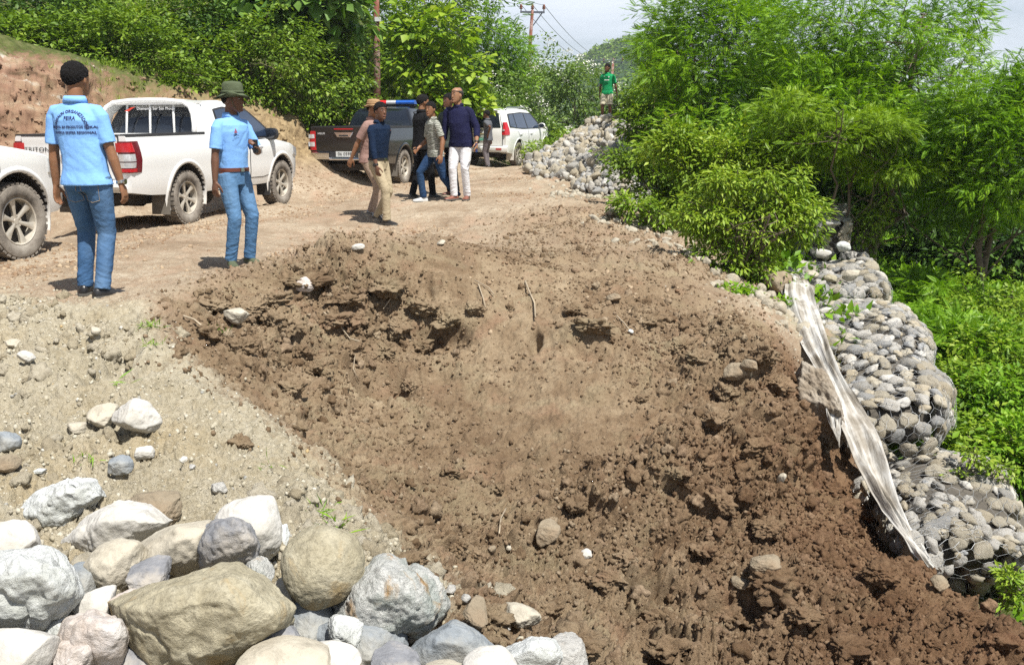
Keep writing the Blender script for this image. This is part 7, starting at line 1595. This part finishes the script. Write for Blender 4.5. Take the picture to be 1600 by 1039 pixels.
plant('feathery_tree', 'deep green tree at the back between the tall one and the far hill', 'tree', [(1045,95,80,120),(1040,180,70,70),(1080,210,100,110)], 25, 351, 16, 0.230, 'frond', 'acacia', 6, .5, (4.6,25.5), .1, 1, G1, nlimb=14)
plant('feathery_tree', 'added backing tree far behind the right hand trees, shade put into its dark leaves', 'tree', [(1200,230,260,180),(1420,190,320,260),(1620,260,260,260),(1300,330,220,110),(1500,300,260,160)], 22, 837, 13, 0.245, 'frond', 'dark', 7, .62, (9.5,22.5), .14, 3, G1, nlimb=26, fill=.5)  # backing tree added so gaps look dark; shade is in its leaf colour
# --- shrubs on the shoulder
G2 = 'shrubs along the edge of the slip'
plant('shrub', 'big lime green shrub with drooping narrow leaves beside the top of the geotextile', 'shrub', [(1180,350,130,90),(1140,395,100,90),(1235,330,80,70),(1195,425,90,60),(1100,330,80,60),(1262,350,50,70),(1130,290,70,60),(1195,285,80,60),(1250,290,50,50),(1075,350,50,40),(1160,455,60,34),(1275,320,36,36)], 10.6, 420, 30, .080, 'ovate', 'lime', 11, .18, (2.75,10.9), .045, 7, G2, .34, .55, .3, nlimb=40, dep=.7, twigs=90)
plant('shrub', 'mid green leafy shrub right below the roadside rock pile', 'shrub', [(1000,265,80,50),(975,250,50,34),(1045,290,90,60),(1085,250,80,70)], 15, 240, 26, .10, 'ovate', 'bush', 12, .24, (2.4,15.3), .03, 5, G2, .45, .2, nlimb=20)
plant('shrub', 'small lime shrub on the rubbly shoulder above the smooth slide', 'shrub', [(985,318,60,40),(1035,340,80,50)], 13, 70, 24, .09, 'ovate', 'lime', 13, .17, (2.0,13.1), .02, 4, G2, .4, .4, nlimb=12)
plant('shrub', 'tall bright shrub standing between the rock pile and the big lime one', 'shrub', [(1105,265,110,90),(1060,225,90,60),(1150,240,100,80),(1200,250,90,50)], 13.4, 380, 24, .095, 'ovate', 'lime', 14, .26, (3.2,14.3), .035, 5, G2, .42, .25, nlimb=22)
plant('shrub', 'low creeping weed with round bright leaves at the foot of the lime shrub', 'shrub', [(1150,455,60,26),(1190,490,50,24),(1225,478,50,24),(1240,505,26,16)], 9.6, 60, 20, .055, 'ovate', 'cover', 15, .10, (2.7,9.7), .01, 4, G2, .7, .1, nlimb=10)
plant('shrub', 'thin leafy sapling growing close behind the square stone basket', 'shrub', [(1355,365,50,80),(1375,335,40,50),(1350,410,40,30)], 13.6, 60, 18, .09, 'ovate', 'lime', 16, .16, (5.4,13.8), .02, 3, G2, .42, .5, nlimb=14)
plant('shrub', 'bushy sprig growing through the wire at the far end of the bulging basket', 'shrub', [(1520,710,50,30),(1560,735,50,30),(1490,745,30,20)], 7.0, 46, 14, .05, 'ovate', 'lime', 17, .09, (3.7,7.3), .008, 4, G2, .45, .3, nlimb=12)
plant('shrub', 'small weed at the bottom right corner below the lowest basket', 'shrub', [(1590,925,40,50),(1575,900,30,20)], 5.7, 40, 16, .05, 'ovate', 'lime', 18, .08, (3.3,5.8), .006, 3, G2, .4, .2, nlimb=8)
# --- green bank right of the wall
rs = np.random.RandomState(77); G3 = 'low bushes on the green bank right of the wall'
bank_specs = [(1420,455,13.2,90,50,'bushy mound nearest the tree shade on the green bank'),(1480,470,12.6,100,60,'bright bush directly under the dark trees'),(1560,460,12,110,60,'round bush at the upper right edge of the bank'),(1440,520,11,100,80,'bush touching the back of the bulging basket'),
 (1510,540,10.4,110,80,'wide bush in the middle of the green bank'),(1580,540,10,100,80,'bush at the right edge level with the bulging basket'),(1500,600,9.3,90,80,'yellowish bush behind the bulge of the big basket'),(1560,620,8.9,110,90,'leafy bush halfway down the right edge'),
 (1545,690,8.2,90,70,'lower bush above the lowest basket'),(1600,700,8.0,90,80,'bush low on the right edge above the lowest basket'),(1640,600,9,120,140,'bush cut by the right edge of the photo')]
for i, (px, py, d, w_, h, lb) in enumerate(bank_specs):
    k = ['cover', 'cover', 'lime'][i % 3] if py < 580 else ['lime', 'cover'][i % 2]
    plant('bank_bush', lb, 'bush', [(px, py, w_*1.35, h*1.0), (px+w_*.35, py+h*.35, w_, h*.8), (px-w_*.3, py+h*.3, w_, h*.7)], d, 150, 22, .17 if k == 'cover' and py < 560 else .075, 'frond' if k == 'cover' and py < 560 else 'ovate', k, 100+i, .20, None, .02, 4, G3, .5, .1, nlimb=8, dep=1.0, twigs=8)
# --- left bank and hillside
G4 = 'bushes along the top of the cut bank'; G5 = 'trees on the hillside behind the vehicles'
plant('bank_shrub', 'dense yellow green shrub on the bank above the white pickup', 'shrub', [(150,70,150,110),(230,95,150,110),(290,120,100,70),(110,115,90,50),(200,50,120,80),(210,138,150,40),(60,92,90,36),(20,80,70,30)], 20.5, 520, 26, .125, 'ovate', 'bush', 21, .32, (-8.8,21), .05, 6, G4, .5, .2, nlimb=24)
plant('bank_shrub', 'sprawling shrub with bare arching stems above the hood of the white pickup', 'shrub', [(400,110,130,110),(470,110,130,120),(380,150,130,60),(440,165,90,40),(430,60,120,80),(350,95,70,70)], 21.8, 400, 26, .125, 'ovate', 'bush', 22, .32, (-6.0,22.4), .05, 6, G4, .5, .35, nlimb=30, twigs=60)
plant('bank_shrub', 'green leafy shrub on the bank left of the black pickup', 'shrub', [(530,130,110,130),(510,180,90,60),(540,85,70,90)], 24.5, 280, 26, .135, 'ovate', 'bush', 23, .36, (-4.7,25), .05, 5, G4, .5, .2, nlimb=18)
plant('bank_shrub', 'dark green thicket at the top left corner', 'shrub', [(30,40,140,90),(90,20,120,90),(-40,60,120,120),(20,72,110,40),(90,88,80,36)], 22, 330, 26, .13, 'ovate', 'dark', 24, .36, (-12,22.5), .05, 5, G4, .5, .2, nlimb=18)
plant('bank_shrub', 'low bright shrub in the gap between the two larger bank shrubs', 'shrub', [(320,130,60,50),(300,70,70,70),(335,50,70,80)], 22.5, 150, 24, .13, 'ovate', 'dark', 25, .34, (-7.6,23), .04, 4, G4, .5, .2, nlimb=12)
plant('bank_shrub', 'pale green shrub behind the light bar of the black pickup', 'shrub', [(600,150,90,70),(650,180,90,50),(580,190,60,40)], 30, 190, 24, .15, 'ovate', 'lime', 26, .4, (-3.8,30.5), .04, 4, G4, .5, .2, nlimb=12)
plant('broadleaf_tree', 'tree with very large round leaves at the top centre left of the red pole', 'tree', [(480,15,150,60),(530,20,80,50),(420,-5,140,50),(470,-40,140,60)], 24, 150, 9, .42, 'ovate', 'teak', 27, .5, (-5.2,26), .09, 1, G5, .78, .5, .2, nlimb=14)
plant('yellowing_tree', 'slender yellow green tree with big leaves right of the red pole', 'tree', [(680,60,120,110),(650,110,110,90),(710,120,110,90),(690,160,110,50),(640,40,80,70),(735,165,50,40)], 29, 300, 12, .30, 'ovate', 'yellow', 28, .45, (-2.0,29.5), .075, 1, G5, .72, .5, .2, nlimb=20, fork=.3)
for i, (bl, d, kk, lb) in enumerate([([(40,60,130,60),(110,75,110,40),(-30,50,120,70)],20.6,'bush','low shrub on the grassy lip behind the man seen from behind'),([(200,20,160,60),(270,50,120,60),(330,20,120,70)],24.5,'bush','leafy shrub higher up the slope above the yellow green one'),
  ([(60,10,180,60),(140,35,140,50),(-20,10,120,70)],25.5,'dark','dark shrub high on the slope at the top left corner'),([(380,40,120,60),(330,70,90,50),(440,30,120,60)],25,'bush','shrub behind and above the sprawling one')]):
    plant('bank_shrub', lb, 'shrub', bl, d, 330, 24, .15, 'ovate', kk, 210+i, .36, None, .05, 5, G4, .5, .2, nlimb=14)
hills_t = [(60,-10,30,240,120,'dark','tall dark tree behind the top left thicket'),(200,-10,30,240,120,'bush','leafy tree on the slope above the yellow green shrub'),(340,0,29,200,140,'dark','dark tree between the two bank shrubs'),(420,40,31,200,110,'bush','tree close behind the sprawling shrub'),
 (560,30,34,170,130,'dark','dark tree directly behind the red pole'),(610,70,37,150,140,'bush','tree filling the gap right of the red pole'),(760,70,44,130,120,'acacia','feathery dark tree behind the yellowing one'),(720,30,46,130,120,'dark','tall dark tree at the top above the yellowing one'),
 (800,110,50,110,110,'bush','rounded tree left of the tall power pole'),(660,-10,42,180,90,'bush','high tree crown cut by the top edge above the yellowing tree'),(250,60,34,200,120,'dark','shaded tree deep behind the yellow green shrub'),(500,90,30,140,120,'dark','shaded tree behind the shrub left of the black pickup')]
for i, (px, py, d, w_, h, k, lb) in enumerate(hills_t):
    fr = k == 'acacia'; c_ = P(px, 200, d+1)
    plant('hillside_tree', lb, 'tree', [(px, py, w_, h), (px-w_*.3, py+h*.3, w_*.7, h*.7), (px+w_*.3, py+h*.35, w_*.7, h*.7), (px, py+h*.6, w_*.8, h*.6)], d, 300, 20 if not fr else 12, .20 if not fr else .42, 'ovate' if not fr else 'frond', k, 140+i, .55, (c_.x, c_.y), .12, 1, G5, .5, .2, nlimb=12)
G6 = 'white flowering bushes along the road beyond the cars'
for i, (bl, d, base_, nf, lb) in enumerate([
 ([(740,180,110,90),(700,215,90,50),(780,200,90,80)], 36, (-1.2,36.5), 16, 'pale bush behind the roof of the white four wheel drive car'),
 ([(830,150,130,100),(800,200,110,80),(870,190,100,90)], 40, (.9,40.5), 60, 'big white flowering bush right of the tall power pole'),
 ([(900,150,110,90),(930,190,100,70),(880,120,80,60)], 38, (2.9,38.5), 70, 'white flowering bush nearest left of the boy'),
 ([(840,215,100,60),(870,230,90,50)], 34, (1.2,34.5), 30, 'low flowering bush beside the bonnet of the far white car'),
 ([(985,170,60,60),(965,190,50,50)], 34, (4.6,34.5), 16, 'small flowering bush right of the boy'),
 ([(790,130,90,90),(760,150,80,80)], 46, (-.6,46.5), 26, 'taller flowering bush behind the foot of the tall power pole')]):
    plant('flowering_bush', lb, 'bush', bl, d, 230, 22, .19, 'ovate', 'pale', 60+i, .5, base_, .05, 4, G6, .45, .2, nlimb=12, flowers=nf)
plant('bank_shrub', 'bright yellow green weeds right of the far white car', 'shrub', [(860,235,80,34),(900,225,80,40),(845,245,40,20)], 30, 120, 22, .14, 'ovate', 'lime', 41, .28, (1.8,30.4), .02, 5, G4, .4, .2, nlimb=10)
plant('shrub', 'tangle of light green leaves between the boy and the tall tree', 'shrub', [(1010,190,70,60),(1040,160,70,80),(1000,160,40,40)], 22, 170, 22, .14, 'ovate', 'lime', 42, .3, (3.6,22.6), .04, 5, G2, .45, .25, nlimb=12)
for i, (px, py, d, w_, h) in enumerate([(1330,425,18,260,60),(1500,415,17,240,60),(1600,400,16,200,80),(1100,300,21,200,60),(1230,330,19,160,70)]):
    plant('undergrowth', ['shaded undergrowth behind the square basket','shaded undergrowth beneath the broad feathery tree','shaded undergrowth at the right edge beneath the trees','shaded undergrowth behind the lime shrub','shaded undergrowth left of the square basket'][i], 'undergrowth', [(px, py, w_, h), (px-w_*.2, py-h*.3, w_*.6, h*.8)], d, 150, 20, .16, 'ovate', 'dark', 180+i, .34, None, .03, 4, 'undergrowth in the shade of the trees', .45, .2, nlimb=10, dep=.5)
# --- grass and small weeds nobody could count
def grass(name, label, wt, n, h, rs, mat, wid=.05):
    wt = wt*area; wt = wt/wt.sum(); k = rs.choice(len(wt), n, p=wt); pos = GV[k]; b = 9
    pos = np.repeat(pos, b, 0)+rs.normal(size=(n*b, 3))*np.array([.05, .05, 0]); dr = rs.normal(size=(n*b, 3))*.35+np.array([0, 0, 1.]); V, F = leaves(pos, dr, h*(.4+.9*rs.rand(n*b)), rs, 'simple', wid)
    tag(mobj(name, mesh_np(name, V, F, True, [mat])), label, 'grass', kind='stuff')
rg_ = np.hypot(GV[:, 0], GV[:, 1])
grass('grass', 'short grass on the lip of the cut bank and the green slopes', np.clip(zgr-.3, 0, 1)*(rg_ < 40)*INV*(1+3*(GV[:, 0] < 0)), 16000, .13, rs, LM['lime'], .07)
grass('grass_sprigs', 'sparse grass sprigs in the road verge', np.clip(zgr-.15, 0, 1)*(rg_ < 34)*(rg_ > 24)*INV*(np.abs(GV[:, 0]) < 6), 2500, .22, rs, LM['cover'], .06)
k = np.nonzero((zgr > .5) & (rg_ < 45) & (rg_ > 5) & INV & (GV[:, 0] > 2.5))[0]
k = rs.choice(k, 9000, p=area[k]/area[k].sum()); pos = np.repeat(GV[k], 8, 0)+rs.normal(size=(72000, 3))*np.array([.12, .12, .06])+np.array([0, 0, .1]); V, F = leaves(pos, rs.normal(size=(72000, 3))+np.array([0, 0, .8]), .10+.08*rs.rand(72000), rs, 'ovate', .5)
tag(mobj('ground_cover', mesh_np('ground_cover', V, F, True, [LM['cover']])), 'leafy ground cover on the slope beyond the wall', 'ground cover', kind='stuff')
for i, (px, py, n, h, lb) in enumerate([(232,508,26,.10,'bright green weed tuft on the lip of the gravel mound'),(238,540,18,.09,'second weed tuft just below the bright one on the gravel'),(345,520,14,.12,'pale dry sprig in the hollow near the gravel'),(135,718,10,.08,'small grass sprig in the left gravel'),(500,800,14,.12,'trailing weed at the lower edge of the gravel'),
   (530,825,14,.12,'trailing weed just above the round cobble'),(415,728,6,.10,'single grass blade on the gravel edge'),(195,600,5,.14,'thin bent stalk in the gravel below the mound lip')]):
    p = hit(px, py); pos = np.array(p)+rs.normal(size=(n*2, 3))*np.array([.03, .03, .008]); V, F = leaves(pos, rs.normal(size=(n*2, 3))*.8+np.array([0, 0, .6]), .7*h*(.4+.8*rs.rand(n*2)), rs, 'simple', .10); tag(mobj('weed', mesh_np('weed', V-np.array(p), F, True, [LM['cover']]), loc=p), lb, 'weed')
# roots and sticks in the slip
for i, (pts, r, lb) in enumerate([([(290,495),(305,503),(320,515)],.008,'pale bent stick at the left end of the slip'),([(508,490),(530,510),(548,532),(563,537)],.007,'pale root trailing over the scarp above the overhang'),([(822,440),(825,455),(834,476),(836,500)],.008,'flat splintered root standing in the smooth slide'),
    ([(748,445),(755,470),(758,482)],.006,'short pale root above the smooth slide'),([(742,440),(765,455),(772,462)],.005,'straw coloured root beside the short one'),([(963,495),(975,508),(985,520)],.006,'dark stick right of centre high on the slip'),([(600,485),(612,470),(622,455)],.006,'thin pale twig pointing up near the scarp'),
    ([(790,795),(786,812),(780,835)],.005,'thin reddish root low in the middle of the slip'),([(560,540),(556,580),(562,600)],.004,'thin root hanging beside the overhang')]):
    mb = MB(); P_ = [hit(*q)+Vector((0, -.02, .02+.01*(j % 2))) for j, q in enumerate(pts)]; o = P_[0].copy(); mb.tube([q-o for q in P_], [r]*len(pts), 7); ob = mb.obj('root', [TWIG], smooth=True); ob.location = o; tag(ob, lb, 'root')
mb = MB(); rb = np.random.RandomState(3)
for i in range(26):
    a = P(955+rb.rand()*30, 186-rb.rand()*6, 25.5); e = P(975+rb.rand()*70, 150+rb.rand()*36, 25.5+rb.rand()); pth = limb_path(a, e, rb, 6); mb.tube([Vector(q) for q in pth], list(np.linspace(.016, .004, 6)), 5)
tag(mb.obj('brushwood', [TWIG], smooth=True), 'pile of dry bare branches beside the boy on the rocks', 'brushwood')
# --- far hill
hx = np.linspace(-180, 330, 300); hy = np.linspace(260, 620, 150); HX, HY = np.meshgrid(hx, hy)
def hill_z(x, y):
    r1 = 43*np.exp(-((x-50)/50)**2-((y-400)/75)**2); r2 = 40*np.exp(-((x-130)/60)**2-((y-430)/90)**2); r3 = 40*np.exp(-((x-5)/60)**2-((y-480)/90)**2); r4 = 26*np.exp(-((x-240)/80)**2-((y-420)/90)**2)
    return -12+np.maximum(np.maximum(r1, r2), np.maximum(r3, r4))*(1+.12*fbm(x, y, 0, .02, 4, 900))+2
HZ = hill_z(HX, HY); F1, F2, ID = worley(HX.ravel(), HY.ravel(), .16, 55); HZ = HZ+ (np.sqrt(np.clip(1-F1**2, 0, 1))*2.6*(.4+ID)).reshape(HX.shape)+1.2*fbm(HX, HY, 0, .3, 3, 56)
i = np.arange(149)[:, None]*300; j = np.arange(299)[None]; q = np.stack([i+j, i+j+1, i+j+301, i+j+300], -1).reshape(-1, 4)
HM = Mt('forested hill', (.05, .1, .03), .95, spec=.1); HM.color(HM.ramp(HM.mix(.5, HM.noise(.06, 6, .7, 'Position'), HM.noise(.5, 5, .7, 'Position')), [(.32, (.025, .06, .02)), (.5, (.06, .12, .035)), (.68, (.12, .20, .06))])); HM.bump(HM.noise(.9, 6, .7, 'Position'), 1, 2.0)
tag(mobj('hill', mesh_np('hill', np.stack([HX, HY, HZ], -1).reshape(-1, 3), q, True, [HM.m])), kind='structure')
kx = rs.uniform(-60, 200, 5200); ky = rs.uniform(300, 470, 5200); kz = hill_z(kx, ky)+2.0
idx = np.repeat(np.arange(5200), 16); v = rs.normal(size=(len(idx), 3)); v[:, 2] = np.abs(v[:, 2]); v /= np.linalg.norm(v, axis=1, keepdims=True)
pos = np.stack([kx, ky, kz], -1)[idx]+v*(1.6+1.6*rs.rand(5200))[idx][:, None]*np.array([1, 1, .9]); V, F = leaves(pos, v+rs.normal(size=v.shape)*.5, 1.0+.6*rs.rand(len(idx)), rs, 'simple', .9)
tag(mobj('far_forest', mesh_np('far_forest', V, F, True, [LM['bush']])), 'dense forest covering the distant hill', 'forest', kind='stuff')
# ================================================================ AIR
hz_ = bpy.data.materials.new('haze air'); hz_.use_nodes = True; t_ = hz_.node_tree; t_.nodes.clear()
vo = t_.nodes.new('ShaderNodeVolumePrincipled'); oo = t_.nodes.new('ShaderNodeOutputMaterial'); t_.links.new(vo.outputs[0], oo.inputs['Volume'])
vo.inputs['Color'].default_value = (.80, .88, 1, 1); vo.inputs['Density'].default_value = .00045; vo.inputs['Anisotropy'].default_value = .2
mb = MB(); mb.box((0, 0, -2), (730, 730, 62)); tag(mb.obj('haze', [hz_]), kind='stuff')
sc.cycles.volume_bounces = 0
